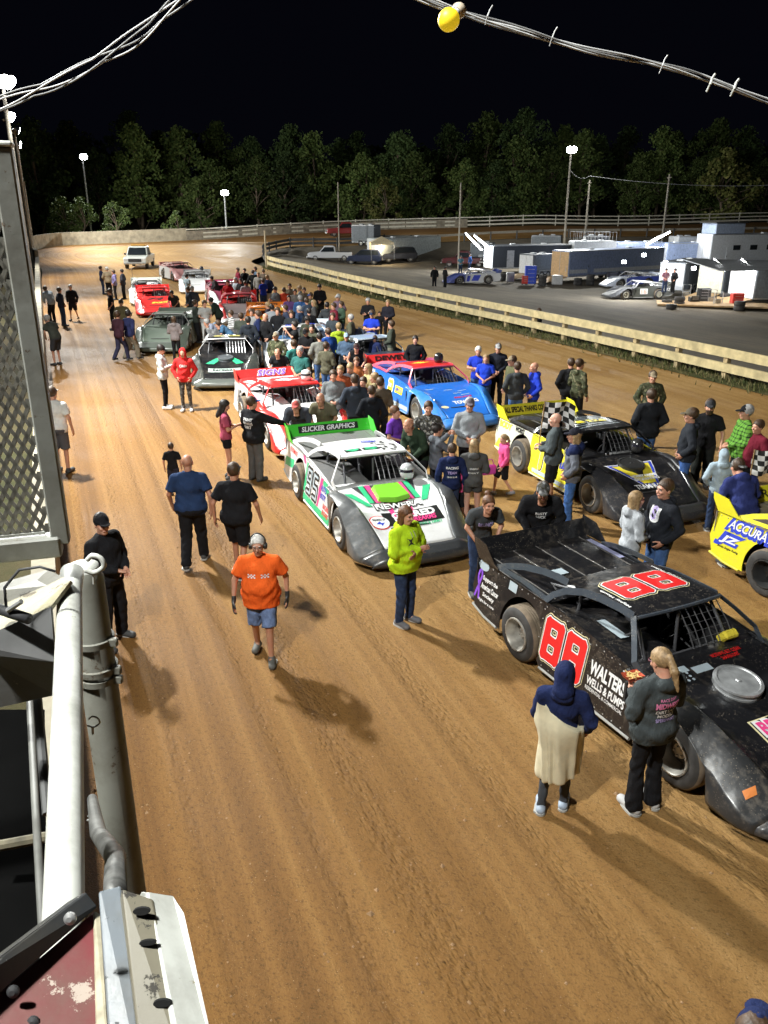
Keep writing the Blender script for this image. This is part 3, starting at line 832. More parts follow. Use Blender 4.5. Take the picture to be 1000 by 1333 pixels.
def top_geo(kind, pose, g, lod, fem):
    k = ('top', kind, pose, g, lod, fem)
    if k in GC: return GC[k]
    d, J = skel(pose, g); T, Rb = J['T'], J['Rb']; e = {'tee': .012, 'polo': .014, 'hoodie': .024, 'jacket': .028, 'tank': .01, 'vest': .03, 'dress': .03}[kind]; e += (.006 if lod == 2 else 0)
    hem = {'tee': .86, 'polo': .79, 'hoodie': .84, 'jacket': .84, 'tank': .88, 'vest': .86, 'dress': .62}[kind]
    v = Vox((-.66, -.68, .5), (.66, .74, 1.66), (.0135, .019, .032)[lod]); hx = J['hip']
    v.ell((hx[0], hx[1] - .008, .95), (.158 * g + e, .112 * g + e, .15), 0)
    v.cone((hx[0], hx[1], .97), (hx[0], hx[1], hem - .06), .125 * g + e, .125 * g + e, .04, flat=((0, 1, 0), .78))
    v.cone((hx[0] - .05, hx[1], .97), (hx[0] - .05, hx[1], hem - .06), .11 * g + e, .11 * g + e, .03, flat=((0, 1, 0), .85)); v.cone((hx[0] + .05, hx[1], .97), (hx[0] + .05, hx[1], hem - .06), .11 * g + e, .11 * g + e, .03, flat=((0, 1, 0), .85))
    v.ell(T((0, .004 + .08 * (g - 1), 1.10)), (.142 * g + e, .108 * g + e, .20), .05, rot=Rb); v.ell(T((0, .01 * (g - 1), 1.29)), (.17 + .07 * (g - 1) + e, .112 + .07 * (g - 1) + e, .17), .05, rot=Rb)
    if fem: v.ell(T((-.07, .075, 1.27)), (.07, .06, .07), .03, rot=Rb); v.ell(T((.07, .075, 1.27)), (.07, .06, .07), .03, rot=Rb)
    v.cone(J['sl'] * .80 + J['sr'] * .20, J['sr'] * .80 + J['sl'] * .20, .062 + e * .5, .062 + e * .5, .05)
    for q_ in (-1, 1): v.cone(T((q_ * .035, -.02, 1.47)), T((q_ * .15, -.015, 1.42)), .046 + e * .4, .05 + e * .4, .05)
    nk = T((0, -.02, 1.40)); nk2 = T((0, -.015, 1.50)); v.cone(nk, nk2, .072 + e * .3, .060 + e * .3, .04, clips=[(nk2, np.array(nk2) - nk)])
    for s in 'rl':
        S, E, W = J['s' + s], J['e' + s], J['w' + s]
        if kind in ('tank', 'vest'): continue
        if kind in ('tee', 'polo'):
            M_ = S + (E - S) * .80; v.cone(S, M_, .056 * (.7 + .3 * g) + e, .060 * (.7 + .3 * g) + e, .03, clips=[(S + (E - S) * .72, E - S)])
        else:
            v.cone(S, E, .053 * (.65 + .35 * g) + e, .045 * (.65 + .35 * g) + e * .9, .03); v.cone(E, W, .044 + e * .9, .031 + e * .6, .02, clips=[(E + (W - E) * .97, W - E)])
            if kind == 'hoodie': v.cone(E + (W - E) * .82, E + (W - E) * .93, .040 + e * .3, .036 + e * .3, .01)
    if kind == 'hoodie': v.ell(T((0, -.105, 1.455)), (.105, .062, .075), .03, rot=Rb); v.ell(T((0, -.03, 1.475)), (.088, .088, .028), .02, rot=Rb)
    if kind in ('jacket', 'polo'): v.ell(T((0, -.02, 1.485)), (.076, .078, .028), .012, rot=Rb)
    # folds
    if lod < 2:
        sl, Q = v.sub((-9,) * 3, (9,) * 3)
        am = .007 if kind in ('tee', 'polo') else .011
        f = np.sin(Q[..., 2] * 34 + 5 * np.sin(Q[..., 0] * 6 + 1.3) + 3 * Q[..., 1] * 5) * np.sin(Q[..., 0] * 17 + Q[..., 2] * 9 + 2 * np.sin(Q[..., 1] * 14))
        v.D = v.D + (am * f * np.clip((1.42 - Q[..., 2]) * 4, .15, 1)).astype(np.float32)
    v.ell(T((0, -.01, 1.56)), (.058, .058, .07), 0, rot=Rb, op='cut')
    v.clip((0, 0, hem), (0, 0, -1))
    GC[k] = v.mesh(); return GC[k]
def bottom_geo(kind, pose, g, lod):
    k = ('bot', kind, pose, g, lod)
    if k in GC: return GC[k]
    d, J = skel(pose, g); hx = J['hip']; v = Vox((-.4, -.5, -.02), (.4, .5, 1.12), (.0135, .019, .030)[lod]); e = .008 if lod == 2 else 0
    v.ell((hx[0], hx[1] - .012, .93), (.165 * g + e, .118 * g + e, .13), 0)
    for s in 'rl':
        x = .088 if s == 'r' else -.088; K = J['k' + s]; A = J['a' + s]; hp = np.array([x, hx[1], .89])
        tr, kr, cr = {'jeans': (.098, .072, .062), 'slim': (.090, .060, .044), 'flare': (.092, .066, .088), 'shorts': (.108, .092, 0), 'leg': (.086, .058, .042), 'shortshort': (.098, .09, 0), 'baggy': (.108, .088, .076)}[kind]
        tr *= .85 + .15 * g
        if kind == 'shorts': M_ = hp + (K - hp) * 1.06; v.cone(hp, M_, tr, kr, .025, clips=[(hp + (K - hp) * .98, K - hp)])
        elif kind == 'shortshort': v.cone(hp, hp + (K - hp) * .5, tr, kr, .025, clips=[(hp + (K - hp) * .42, K - hp)])
        else:
            v.cone(hp, K, tr + e, kr + e, .025); v.cone(K, A + (A - K) * .02, kr + e, cr + e, .02, clips=[(A + (0, 0, -.045), (0, 0, -1))])
    if lod < 2:
        sl, Q = v.sub((-9,) * 3, (9,) * 3)
        f = np.sin(Q[..., 2] * 45 + 4 * np.sin(Q[..., 0] * 18) + Q[..., 1] * 20) * np.cos(Q[..., 0] * 22 + Q[..., 2] * 6)
        v.D = v.D + (.008 * f * (.35 + .65 * np.exp(-((Q[..., 2] - .48) / .14) ** 2) + .6 * np.exp(-((Q[..., 2] - .12) / .08) ** 2))).astype(np.float32)
    v.clip((0, 0, 1.0), (0, 0, 1))
    GC[k] = v.mesh(); return GC[k]
def shoe_geo(pose, lod, side):
    k = ('shoe', pose, lod, side)
    if k in GC: return GC[k]
    d, J = skel(pose, 1); A = J['a' + side]; v = Vox((A[0] - .10, A[1] - .16, -.01), (A[0] + .10, A[1] + .30, .2 + A[2] - .09), (.009, .013, .022)[lod])
    x, y, z = A; z0 = z - .09; t = .02 * (1 if side == 'r' else -1)
    v.cone((x, y - .04, z0 + .045), (x + t, y + .155, z0 + .038), .050, .048, 0, flat=((0, 0, 1), .95)); v.cone((x, y, z0 + .05), (x, y, z0 + .10), .044, .042, .02)
    v.clip((0, 0, z0 + .004), (0, 0, -1)); v.clip((0, 0, z0 + .115), (0, 0, 1))
    GC[k] = v.mesh(); return GC[k]
MESHC = {}
def shared(key, name, geo):
    if key not in MESHC:
        me = np_mesh(name, *geo); me.materials.append(None); MESHC[key] = me
    return MESHC[key]
def child(name, key, geo, m, parent, M_=None):
    o = link(name, shared(key, name, geo), parent)
    o.material_slots[0].link = 'OBJECT'; o.material_slots[0].material = m
    if M_ is not None: o.matrix_local = M_
    return o
HAIRC = dict(br=(.06, .032, .016), bl=(.30, .195, .095), dk=(.018, .012, .010), gr=(.34, .33, .32), au=(.12, .05, .02), wh=(.6, .58, .55))
def hairm(c): return mat('hair_' + c, HAIRC[c], .55, var=.4, vs=25, bmp=.6, bs_=90)
def person(px, py, face, label, top, bot, pose='stand', h=1.75, g=1.0, hair='short:br', hat=None, shoes=(.05, .05, .05), skin=0, fem=False, z=0., lod=None, beard=None, feet=None, group=None, tmat=None, bmat=None, shoem=None, pos=None, face_extra=()):
    """(px,py) = the top of the head in the photograph; face = compass of the gaze, 0 = +X, 90 = away from the camera"""
    h *= 1 + .03 * sin(px * 1.7 + py); s = h / 1.75
    # real head-top in the figure's own frame
    d, J = skel(pose, g); hd = J['head']; top_l = Vector((hd[0], hd[1], hd[2] + .118 + (.02 if hat else 0)))
    a = R(face - 90)
    if pos is None:
        wz = z + top_l.z * s; q = G(px, py, wz)
        ox = (top_l.x * cos(a) - top_l.y * sin(a)) * s; oy = (top_l.x * sin(a) + top_l.y * cos(a)) * s
        loc = (q.x - ox, q.y - oy, z)
    else: loc = pos
    dist = loc[1]
    if lod is None: lod = 0 if dist < 14.5 else (1 if dist < 27 else 2)
    g = round(g, 1)
    root = empty('person', loc, a, scale=s); tag(root, label, 'person', group)
    (bg_, Mh) = body_geo(pose, g, lod, fem)
    b = child('body', ('body', pose, g, lod), bg_, skinm(skin), root)
    tk, tc = top; tm = tmat or (tc if not isinstance(tc, tuple) else fabric(tc))
    tg = top_geo(tk, pose, g, lod, fem)
    to = child({'tee': 't_shirt', 'polo': 'shirt', 'tank': 'tank_top'}.get(tk, tk), ('top', tk, pose, g, lod, fem), tg, tm, root)
    bk, bc = bot; bm_ = bmat or (bc if not isinstance(bc, tuple) else fabric(bc, 'denim' if bk in ('jeans',) and bc[2] > bc[0] * 1.3 else 'plain'))
    bo = child('shorts' if 'short' in bk else 'trousers', ('bot', bk, pose, g, lod), bottom_geo(bk, pose, g, lod), bm_, root)
    for sd in 'rl': child('shoe', ('shoe', pose, lod, sd), shoe_geo(pose, lod, sd), shoem or mat('shoe', shoes, .7), root)
    if hair and hair != 'none':
        st, c = hair.split(':'); child('hair', ('hair', st, lod), hair_geo(st, lod), hairm(c), root, Mh)
    if beard: child('beard', ('hair', 'beard', lod), hair_geo('beard', lod), hairm(beard), root, Mh)
    if hat:
        hk, hc = hat; hm = hc if not isinstance(hc, tuple) else fabric(hc)
        if hk == 'hood': child('hood', ('hair', 'hood', lod), hair_geo('hood', lod), hm, root, Mh)
        else: child('cap', ('cap', lod, hk == 'back'), cap_geo(lod, hk == 'back'), hm, root, Mh)
    if lod == 0:
        for sx in (-1, 1):
            mb = MB(); mb.lathe([(0, .012), (.006, .011), (.011, .006), (.0125, 0), (.011, -.006), (0, -.0125)], 10, Matrix.Translation((sx * .031, .084, .006)))
            e_ = mb.build('eye', mat('eye_dark', (.10, .08, .07), .2), root, smooth=True); e_.matrix_local = Mh
    if lod == 0:
        for sd in 'rl':
            A_ = J['a' + sd]; t_ = .02 * (1 if sd == 'r' else -1); z0 = A_[2] - .09; x_, y_ = A_[0], A_[1]; o_ = [(x_ + .052 * cos(a) + (t_ if sin(a) > 0 else 0), y_ - .045 + .205 * max(0, sin(a)) ** .6 + .05 * min(0, sin(a)), z0 + .001) for a in [2 * pi * k / 18 for k in range(18)]]
            mb = MB(); mb.plate(o_, (0, 0, .022)); mb.build('shoe_sole', mat('sole_pale', (.45, .45, .43), .8), root)
        mb = MB(); mb.tube([(-.022, .094, -.066), (0, .101, -.064), (.022, .094, -.066)], .005, 5); m_ = mb.build('lips', mat('lip', (.35, .12, .10), .6), root, smooth=True); m_.matrix_local = Mh
        if hair and hair != 'none':
            for sx in (-1, 1):
                mb = MB(); mb.tube([(sx * .014, .099, .024), (sx * .032, .101, .029), (sx * .048, .088, .024)], .0035, 5); m_ = mb.build('eyebrow', hairm(hair.split(':')[1]), root); m_.matrix_local = Mh
        if tk == 'hoodie' and pose not in ('lean', 'leanfar'):
            for sx in (-1, 1):
                mb = MB(); mb.tube([T_ for T_ in [Vector(J['T']((sx * .03, .12, 1.43))), Vector(J['T']((sx * .035, .16, 1.36))), Vector(J['T']((sx * .033, .165, 1.28)))]], .004, 5); mb.build('drawstring', mat('cord', (.4, .4, .4), .8), root)
    info = dict(root=root, top=to, Mh=Mh, J=J, body=b, bot=bo)
    return info
def print_on(p, txt, c, z=1.25, side='back', w=.24, h=None, bold=.02, x=0., rows=None):
    """lettering printed on a garment"""
    bv = bvh_of([p['top']]); T = p['J']['T']
    n = Vector((0, -1, 0)) if side == 'back' else Vector((0, 1, 0)); xd = Vector((1, 0, 0)) if side == 'back' else Vector((-1, 0, 0))
    Rb = Matrix([[*r] for r in p['J']['Rb']]); n2 = Rb @ n; yd = Rb @ Vector((0, 0, 1))
    o = Vector(T((x, 0, z))) + n2 * .16
    return decal(p['root'], 'print', txt, o, xd, yd, c, w, h, bold=bold, bvh=bv, off=.004)
# ------------------------------------------------------------ dirt late model racing cars
RUB = mat('tyre_rubber', (.045, .043, .042), .8, var=.3, vs=8, bmp=.5, bs_=60)
RUBD = mat('dusty_tread', (.17, .13, .09), .9, var=.35, vs=7, bmp=.6, bs_=50)
RIM = mat('dusty_rim', (.42, .40, .36), .45, metal=.6, var=.3, vs=9)
DARKM = mat('dark_interior', (.03, .03, .032), .6, var=.4, vs=5)
TIN = mat('interior_tin', (.20, .19, .18), .5, metal=.3, var=.5, vs=4)
STEEL = mat('bare_steel', (.35, .35, .36), .35, metal=.8)
BARS = mat('cage_tube', (.12, .12, .13), .4, metal=.4)
LEXAN = mat('white_trim', (.72, .72, .70), .4)
def itp(x, X, Y): return float(np.interp(x, X, Y))
def strip_mb(mb, pts, wd, th=.012, side=None):
    """flat strip following 3-D points; wd in the plane of (tangent, up-ish)"""
    pts = [Vector(p) for p in pts]; n = len(pts); V = []
    for i, p in enumerate(pts):
        t = (pts[min(i + 1, n - 1)] - pts[max(i - 1, 0)]).normalized()
        yy = Vector(side or (0, 1, 0)); u = t.cross(yy).normalized() * wd / 2; q = yy * th / 2
        V += [p - u - q, p + u - q, p + u + q, p - u + q]
    F = [(i * 4 + k, (i + 1) * 4 + k, (i + 1) * 4 + (k + 1) % 4, i * 4 + (k + 1) % 4) for i in range(n - 1) for k in range(4)]
    F += [(0, 1, 2, 3), tuple((n - 1) * 4 + k for k in (3, 2, 1, 0))]
    mb.add(V, F)
WHEEL = {}
def wheel(parent, x, y, s, rear, lo=False, rim=None):
    """s = +1 left / -1 right; outer face points to s*y"""
    wd = .36 if rear else .30; r = .365
    M = Matrix.Translation((0, 0, 0)) @ Matrix.Rotation(-s * pi / 2, 4, 'X')  # +Z of lathe -> s*y
    key = (rear, s, rim)
    if key not in WHEEL:
        hub = MB(); hub.lathe([(0, wd * .12), (.05, wd * .12), (.06, wd * .08), (.13, wd * .05), (.15, -.05), (.15, -wd / 2)], 16, M)
        ty = MB(); h = wd / 2
        prof = [(.205, -h + .03), (.23, -h), (.30, -h - .008), (.345, -h + .02), (r, -h + .055)]
        k = 7
        for i in range(k):
            a = -h + .055 + (wd - .11) * i / k; b_ = a + (wd - .11) / k
            prof += [(r, a + .012), (r, b_ - .012), (r - .012, b_ - .006), (r - .012, b_ + .004)] if i < k - 1 else [(r, a + .012), (r, b_)]
        prof += [(.345, h - .02), (.30, h + .008), (.23, h), (.205, h - .03)]
        ty.lathe(prof, 40, M)
        ri = MB(); ri.lathe([(.208, h - .035), (.222, h - .002), (.218, h + .012), (.200, h + .014), (.192, h), (.185, h - .06), (.165, h - .11), (.155, h - .16), (.085, h - .15), (.075, h - .11), (.04, h - .105), (0, h - .105)], 28, M)
        ri.lathe([(.205, -h + .03), (.19, -h + .05), (.155, h - .17)], 28, M)
        for q in range(12):
            a = q * pi / 6; c = M @ Vector((.209 * cos(a), .209 * sin(a), h + .014)); ri.lathe([(.009, -.004), (.009, .006), (0, .006)], 6, Matrix.Translation(c) @ M.to_3x3().to_4x4())
        for q in range(5):
            a = q * 2 * pi / 5; c = M @ Vector((.05 * cos(a), .05 * sin(a), h - .105)); ri.lathe([(.011, 0), (.011, .02), (0, .02)], 6, Matrix.Translation(c) @ M.to_3x3().to_4x4())
        WHEEL[key] = (hub, ty, ri)
    hub, ty, ri = WHEEL[key]
    if not isinstance(hub, tuple):
        w0 = hub.build('wheel', DARKM, parent, auto=35); t0 = ty.build('tyre', None, w0, auto=40)
        # sidewall rubber, dusty tread
        t0.data.materials.append(RUB); t0.data.materials.append(RUBD)
        for p in t0.data.polygons:
            c = p.center; p.material_index = 1 if hypot(c.x, c.z) > .35 else 0
        r0 = ri.build('rim', rim or RIM, w0, auto=35)
        WHEEL[key] = ((w0.data, t0.data, r0.data), 1, 1)
    else:
        w0 = link('wheel', hub[0], parent); link('tyre', hub[1], w0); link('rim', hub[2], w0)
    w0.location = (x, y, r - .005); w0.rotation_euler = (0, random.uniform(0, 6), 0)
    return w0

HX = [.50, .78, 1.3, 1.9, 2.3, 2.58]; HZ = [.845, .80, .70, .545, .40, .27]
FXs = [.78, 1.0, 1.3, 1.6, 1.9, 2.25, 2.58]; FZs = [.83, .865, .865, .78, .63, .43, .27]
def ymax(x): return 1.03 if x < 2.0 else 1.03 - .20 * ((x - 2.0) / .58) ** 2.4
def side_y(z, x=0): return 1.02 - .14 * max(0, (z - .17)) / .8 - (.05 if False else 0)
def plate_xz(mb, outline, s, th=.012):
    """side sheet from an (x,z) outline, s = side"""
    A = [Vector((x, s * side_y(z), z)) for x, z in outline]
    mb.plate(A, (0, -s * th, 0))
def arc(cx, cz, r, a0, a1, n=12):
    return [(cx + r * cos(R(a0 + (a1 - a0) * i / n)), cz + r * sin(R(a0 + (a1 - a0) * i / n))) for i in range(n + 1)]
def late_model(label, x, y, yaw, body, roof=None, hood=None, fender=None, nose=None, spoiler=None, deck=None, door=None, quarter=None,
               posts=None, fins=(1,), scoop=None, z=0., rim=None, cat='race car', group='dirt race cars lined up on the front straight', air=None, lo=False, helm=None, skirt=None):
    root = empty('race_car', (x, y, z), R(yaw)); tag(root, label, cat, group)
    D = dict(root=root)
    roof = roof or body; hood = hood or body; fender = fender or body; nose = nose or fender; spoiler = spoiler or body; deck = deck or body
    door = door or body; quarter = quarter or door; posts = posts or roof
    # --- sides
    for s in (-1, 1):
        mb = MB(); wx, wz, wr = -1.32, .38, .44
        plate_xz(mb, [(.80, .80), (.78, .17), (-.86, .17)] + [p for p in arc(wx, wz, wr, -29, 42, 9) if p[1] > .171] + [(-.98, .95), (-.60, .95), (.25, .89), (.72, .825)], s)
        D['door%d' % s] = mb.build('door_panel', door, root)
        mb = MB()
        plate_xz(mb, [(-.985, .95)] + arc(wx, wz, wr, 42, 200, 16) + [(-1.80, .235), (-2.10, .25), (-2.36, .31), (-2.47, .55), (-2.44, .955)], s)
        D['quarter%d' % s] = mb.build('quarter_panel', quarter, root)
        for pts_ in ([(-.84, s * 1.015, .15), (.74, s * 1.015, .15)], [(-2.40, s * .99, .30), (-2.1, s * 1.0, .235), (-1.80, s * 1.0, .215)]):
            mb = MB(); mb.tube(pts_, .022, 6); mb.build('rub_rail', skirt or mat('grey_plastic', (.33, .33, .31), .6), root)
    # --- front clip (one grid, cut into hood, two fenders and nose)
    xs = sorted(set([.50, .62, .78] + [round(.80 + .055 * i, 3) for i in range(33)])); xs = [q for q in xs if q <= 2.56] + [2.58]
    ys = [0, .2, .4, .56, .62, .70, .80, .90, .97, 1.01, 1.03]; nside = 6
    V = []; nr = 2 * (len(ys) + nside) - 1; rows = 0; rowx = []
    for xi, X in enumerate(xs + [2.61, 2.618, 2.605, 2.58]):
        f = 1.; Xc = X
        if X > 2.58 or xi >= len(xs):
            f = [.72, .4, .15, 0][xi - len(xs)]; Xc = 2.58
        zh = itp(Xc, HX, HZ); zf = itp(Xc, FXs, FZs) if Xc >= .78 else zh; ym = ymax(Xc)
        half = []
        for yv in ys:
            yc = itp(Xc, [.5, .78, 1.3, 1.7, 2.17, 2.58], [.90, .90, .83, .76, .68, .64])   # crest line runs inward to the nose
            if yv <= .56:
                yy = yv * (yc - .10) / .56; zz = zh + (zf - zh) * .35 * (yv / .56) ** 2.5
            elif yv <= .70:
                t_ = (yv - .56) / .14; yy = yc - .10 + .10 * t_; zz = zh + (zf - zh) * (.35 + .65 * t_ * (2 - t_))
            else:
                t_ = (yv - .70) / .33; yy = yc + (ym - yc) * t_; dr = itp(Xc, [.78, 1.0, 1.35, 1.7, 2.0, 2.3, 2.58], [.03, .05, .07, .20, .22, .16, .08]); zz = zf - dr * (t_ ** (2.2 if Xc < 1.5 else 1.25))
            half.append([yy, zz])
        zb = .14
        if Xc < .80: zb = half[-1][1] - .03
        elif abs(Xc - 1.32) < .45: zb = .37 + math.sqrt(.45 ** 2 - (Xc - 1.32) ** 2)
        zt = half[-1][1]; zb = min(zb, zt - .02)
        for j in range(1, nside + 1):
            t = j / nside; half.append([half[len(ys) - 1][0] + .012 * sin(pi * t) + .02 * t * (Xc > 1.8), zt + (zb - zt) * t])
        if f < 1:
            for h_ in half: h_[1] = .11 + (h_[1] - .11) * f
        bow = -.10 * 0
        row = [(X - .17 * (abs(h_[0]) / 1.0) ** 3 * max(0, Xc - 2.1) / .48, -h_[0], h_[1]) for h_ in half[::-1]] + [(X - .17 * (abs(h_[0]) / 1.0) ** 3 * max(0, Xc - 2.1) / .48, h_[0], h_[1]) for h_ in half[1:]]
        V += row; rows += 1; rowx.append(X)
    def j_in(j, nc): return nside + 6 <= j < nc - 1 - nside - 6 + 0
    nc = len(V) // rows; groups = {'hood': [], 'fender-1': [], 'fender1': [], 'nose': []}
    for i in range(rows - 1):
        for j in range(nc - 1):
            q = (i * nc + j, (i + 1) * nc + j, (i + 1) * nc + j + 1, i * nc + j + 1)
            c = sum((Vector(V[k]) for k in q), Vector()) / 4
            if rowx[i] < .78 and abs(c.y) > .97: continue
            if rowx[i] > (2.22 if fender is nose else 2.38): g = 'nose'
            elif j_in(j, nc): g = 'hood'
            else: g = 'fender%d' % (1 if c.y > 0 else -1)
            groups[g].append(q)
    for g, Fs in groups.items():
        used = sorted({k for q in Fs for k in q}); mp = {k: i for i, k in enumerate(used)}
        Fq = [tuple(mp[k] for k in q) for q in Fs]
        o = mk({'h': 'hood', 'f': 'front_fender', 'n': 'nose'}[g[0]], [V[k] for k in used], Fq, {'h': hood, 'f': fender, 'n': nose}[g[0]], root, auto=50)
        sm = o.modifiers.new('thickness', 'SOLIDIFY'); sm.thickness = .008; sm.offset = -1
        D[g] = o
    # --- rear deck and interior tin
    mb = MB()
    mb.plate([(-2.44, -.90, .955), (-.92, -.90, .955), (-.92, .90, .955), (-2.44, .90, .955)], (0, 0, -.012))
    D['deck'] = mb.build('rear_deck', deck, root)
    mb = MB()
    for k in range(5):
        yy = -.75 + .375 * k; mb.box((-1.68, yy, .958), (1.45, .012, .008))
    mb.build('deck_seam', mat('seam', (.16, .15, .14), .6), root)
    mb = MB()
    mb.plate([(-.92, -.895, .93), (.60, -.86, .84), (.56, -.10, .76), (-.92, -.10, .80)], (0, 0, -.012))
    mb.plate([(-.92, .895, .93), (-.92, .62, .86), (.56, .62, .78), (.60, .86, .84)], (0, 0, -.012))
    D['inner'] = mb.build('interior_panel', deck, root)
    mb = MB()
    mb.plate([(-.92, -.10, .80), (.56, -.10, .76), (.56, -.10, .2), (-.92, -.10, .2)], (0, -.01, 0))
    mb.plate([(-.92, .62, .86), (.56, .62, .78), (.56, .62, .2), (-.92, .62, .2)], (0, .01, 0))
    mb.plate([(-.92, -.1, .955), (-.92, .62, .955), (-.92, .62, .2), (-.92, -.1, .2)], (-.01, 0, 0))
    mb.plate([(.56, -.1, .80), (.56, .62, .80), (.56, .62, .2), (.56, -.1, .2)], (.01, 0, 0))
    mb.plate([(-.92, -.1, .2), (.56, -.1, .2), (.56, .62, .2), (-.92, .62, .2)], (0, 0, -.01))
    mb.build('cockpit', DARKM, root)
    mb = MB()   # seat shell
    mb.box((-.42, .26, .36), (.5, .46, .08), bev=.03); mb.box((-.68, .26, .68), (.09, .46, .66), Matrix.Rotation(R(-12), 3, 'Y'), bev=.03)
    for q in (.05, .47): mb.box((-.58, q, .62), (.30, .04, .36), bev=.015); mb.box((-.60, q, .98), (.22, .035, .14), bev=.015)
    mb.build('seat', mat('seat_shell', (.08, .08, .09), .5), root)
    mb = MB(); Ms = Matrix.Translation((-.05, .26, .74)) @ Matrix.Rotation(R(-65), 4, 'Y')
    mb.tube([Ms @ Vector((.17 * cos(a * pi / 9), .17 * sin(a * pi / 9), 0)) for a in range(19)], .014, 6)
    mb.tube([Ms @ Vector((.17, 0, 0)), Ms @ Vector((-.17, 0, 0))], .01, 5); mb.tube([Ms @ Vector((0, 0, 0)), (.5, .26, .6)], .012, 5)
    mb.build('steering_wheel', DARKM, root)
    mb = MB()   # roll cage
    for s in (-1, 1):
        mb.tube([(.42, s * .60, .2), (.42, s * .60, .80), (.16, s * .54, 1.20), (-.74, s * .54, 1.17), (-.80, s * .58, .2)], .022, 7)
        mb.tube([(-.78, s * .56, 1.1), (-1.5, s * .5, .90)], .02, 7)
    mb.tube([(.16, -.54, 1.20), (.16, .54, 1.20)], .022, 7); mb.tube([(-.74, -.54, 1.17), (-.74, .54, 1.17)], .022, 7)
    mb.tube([(-.78, -.57, .95), (-.76, .56, 1.05)], .02, 7); mb.tube([(.42, -.6, .78), (.42, .6, .78)], .022, 7); mb.tube([(.3, -.02, .2), (.25, -.02, 1.18)], .02, 7)
    mb.tube([(-.1, -.56, .8), (.1, -.3, .98)], .016, 6)
    mb.build('roll_cage', BARS, root, auto=60)
    mb = MB()   # rock-guard bars and screen ahead of the driver
    for k in range(7):
        yy = .02 + .1 * k; mb.tube([(.53, yy, .80), (.40, yy * .97, 1.0), (.2, yy * .92, 1.225)], .007, 5)
    mb.tube([(.54, 0, .81), (.54, .66, .81)], .01, 5); mb.tube([(.22, 0, 1.21), (.22, .6, 1.21)], .01, 5)
    for k in range(6): mb.tube([(.50 - .055 * k, 0, .845 + .066 * k), (.50 - .055 * k, .63, .845 + .066 * k)], .0025, 4)
    mb.build('rock_guard', STEEL, root)
    # --- roof
    def rz(X, Y): return itp(X, [-.9, -.3, .1, .24], [1.205, 1.25, 1.262, 1.245]) + .022 * (1 - (Y / .62) ** 2)
    nxr, nyr = 10, 8; Vr = []
    for lvl in (0, 1):
        for i in range(nxr + 1):
            X = -.90 + 1.14 * i / nxr
            for j in range(nyr + 1):
                Y = (-.62 + 1.24 * j / nyr) * (1 - .03 * max(0, X)); Xb = X + (.05 * (1 - (Y / .62) ** 2) if i == nxr else 0)
                Vr.append((Xb, Y, rz(X, Y) - .022 * lvl))
    w_ = nyr + 1; n1 = (nxr + 1) * w_; Fr = []
    for i in range(nxr):
        for j in range(nyr):
            a = i * w_ + j; Fr += [(a, a + w_, a + w_ + 1, a + 1), (n1 + a, n1 + a + 1, n1 + a + w_ + 1, n1 + a + w_)]
    bd = [j for j in range(w_)] + [i * w_ + nyr for i in range(1, nxr + 1)] + [nxr * w_ + j for j in range(nyr - 1, -1, -1)] + [i * w_ for i in range(nxr - 1, 0, -1)]
    Fr += [(bd[k], bd[(k + 1) % len(bd)], bd[(k + 1) % len(bd)] + n1, bd[k] + n1) for k in range(len(bd))]
    mb = MB(); mb.add(Vr, Fr); D['roof'] = mb.build('roof', roof, root, auto=40)
    mb = MB(); mb.tube([(.245 + .05 * (1 - (q / 5) ** 2), .61 * q / 5, 1.245 + .02 * (1 - (q / 5) ** 2)) for q in range(-5, 6)], .022, 6)
    mb.build('roof_lip', posts, root, auto=50)
    for s in (-1, 1):
        def yy(z): return s * itp(z, [.80, .96, 1.25], [.86, .885, .615])
        mb = MB()
        sd = (0, .85, .35 * s) if s > 0 else (0, .85, -.35)
        pA = [(.70, .80), (.55, .94), (.36, 1.12), (.20, 1.245)]
        strip_mb(mb, [(a, yy(b_), b_) for a, b_ in pA], .075, side=sd)
        p1 = [(-.98, .955), (-.93, 1.04), (-.80, 1.13), (-.58, 1.20), (-.30, 1.235), (0, 1.25), (.2, 1.25)]
        strip_mb(mb, [(a, yy(b_) + .006 * s, b_) for a, b_ in p1], .085, side=sd)
        mb.build('window_post', posts, root)
        mb = MB()
        p2 = [(-2.02, .965), (-1.85, 1.04), (-1.62, 1.11), (-1.3, 1.17), (-1.05, 1.195), (-.86, 1.20)]
        strip_mb(mb, [(a, yy(b_) + .003 * s, b_) for a, b_ in p2], .085, side=sd)
        strip_mb(mb, [(-2.05, yy(.97) - .004 * s, .972), (-1.5, yy(.99), .995), (-1.0, yy(.98), .975)], .06, side=sd)
        mb.build('sail_panel', posts, root)
    # --- spoiler
    mb = MB(); mb.plate([(-2.40, -.90, .96), (-2.40, .90, .96), (-2.52, .90, 1.185), (-2.52, -.90, 1.185)], (-.012, 0, -.004))
    D['spoiler'] = mb.build('spoiler', spoiler, root)
    for q in fins:
        for s in (-1, 1):
            mb = MB(); mb.plate([(-2.415, s * (.905 * q), .957), (-1.92, s * (.905 * q), .957), (-2.03, s * (.905 * q), 1.00), (-2.25, s * (.905 * q), 1.20), (-2.55, s * (.905 * q), 1.23), (-2.53, s * (.905 * q), 1.13)], (0, .012 * s, 0))
            D['fin%d' % s] = mb.build('spoiler_end_plate', spoiler, root)
    mb = MB()   # rear panel and bumper
    mb.plate([(-2.44, -.92, .95), (-2.44, .92, .95), (-2.40, .96, .34), (-2.40, -.96, .34)], (.012, 0, 0))
    mb.build('rear_panel', deck, root)
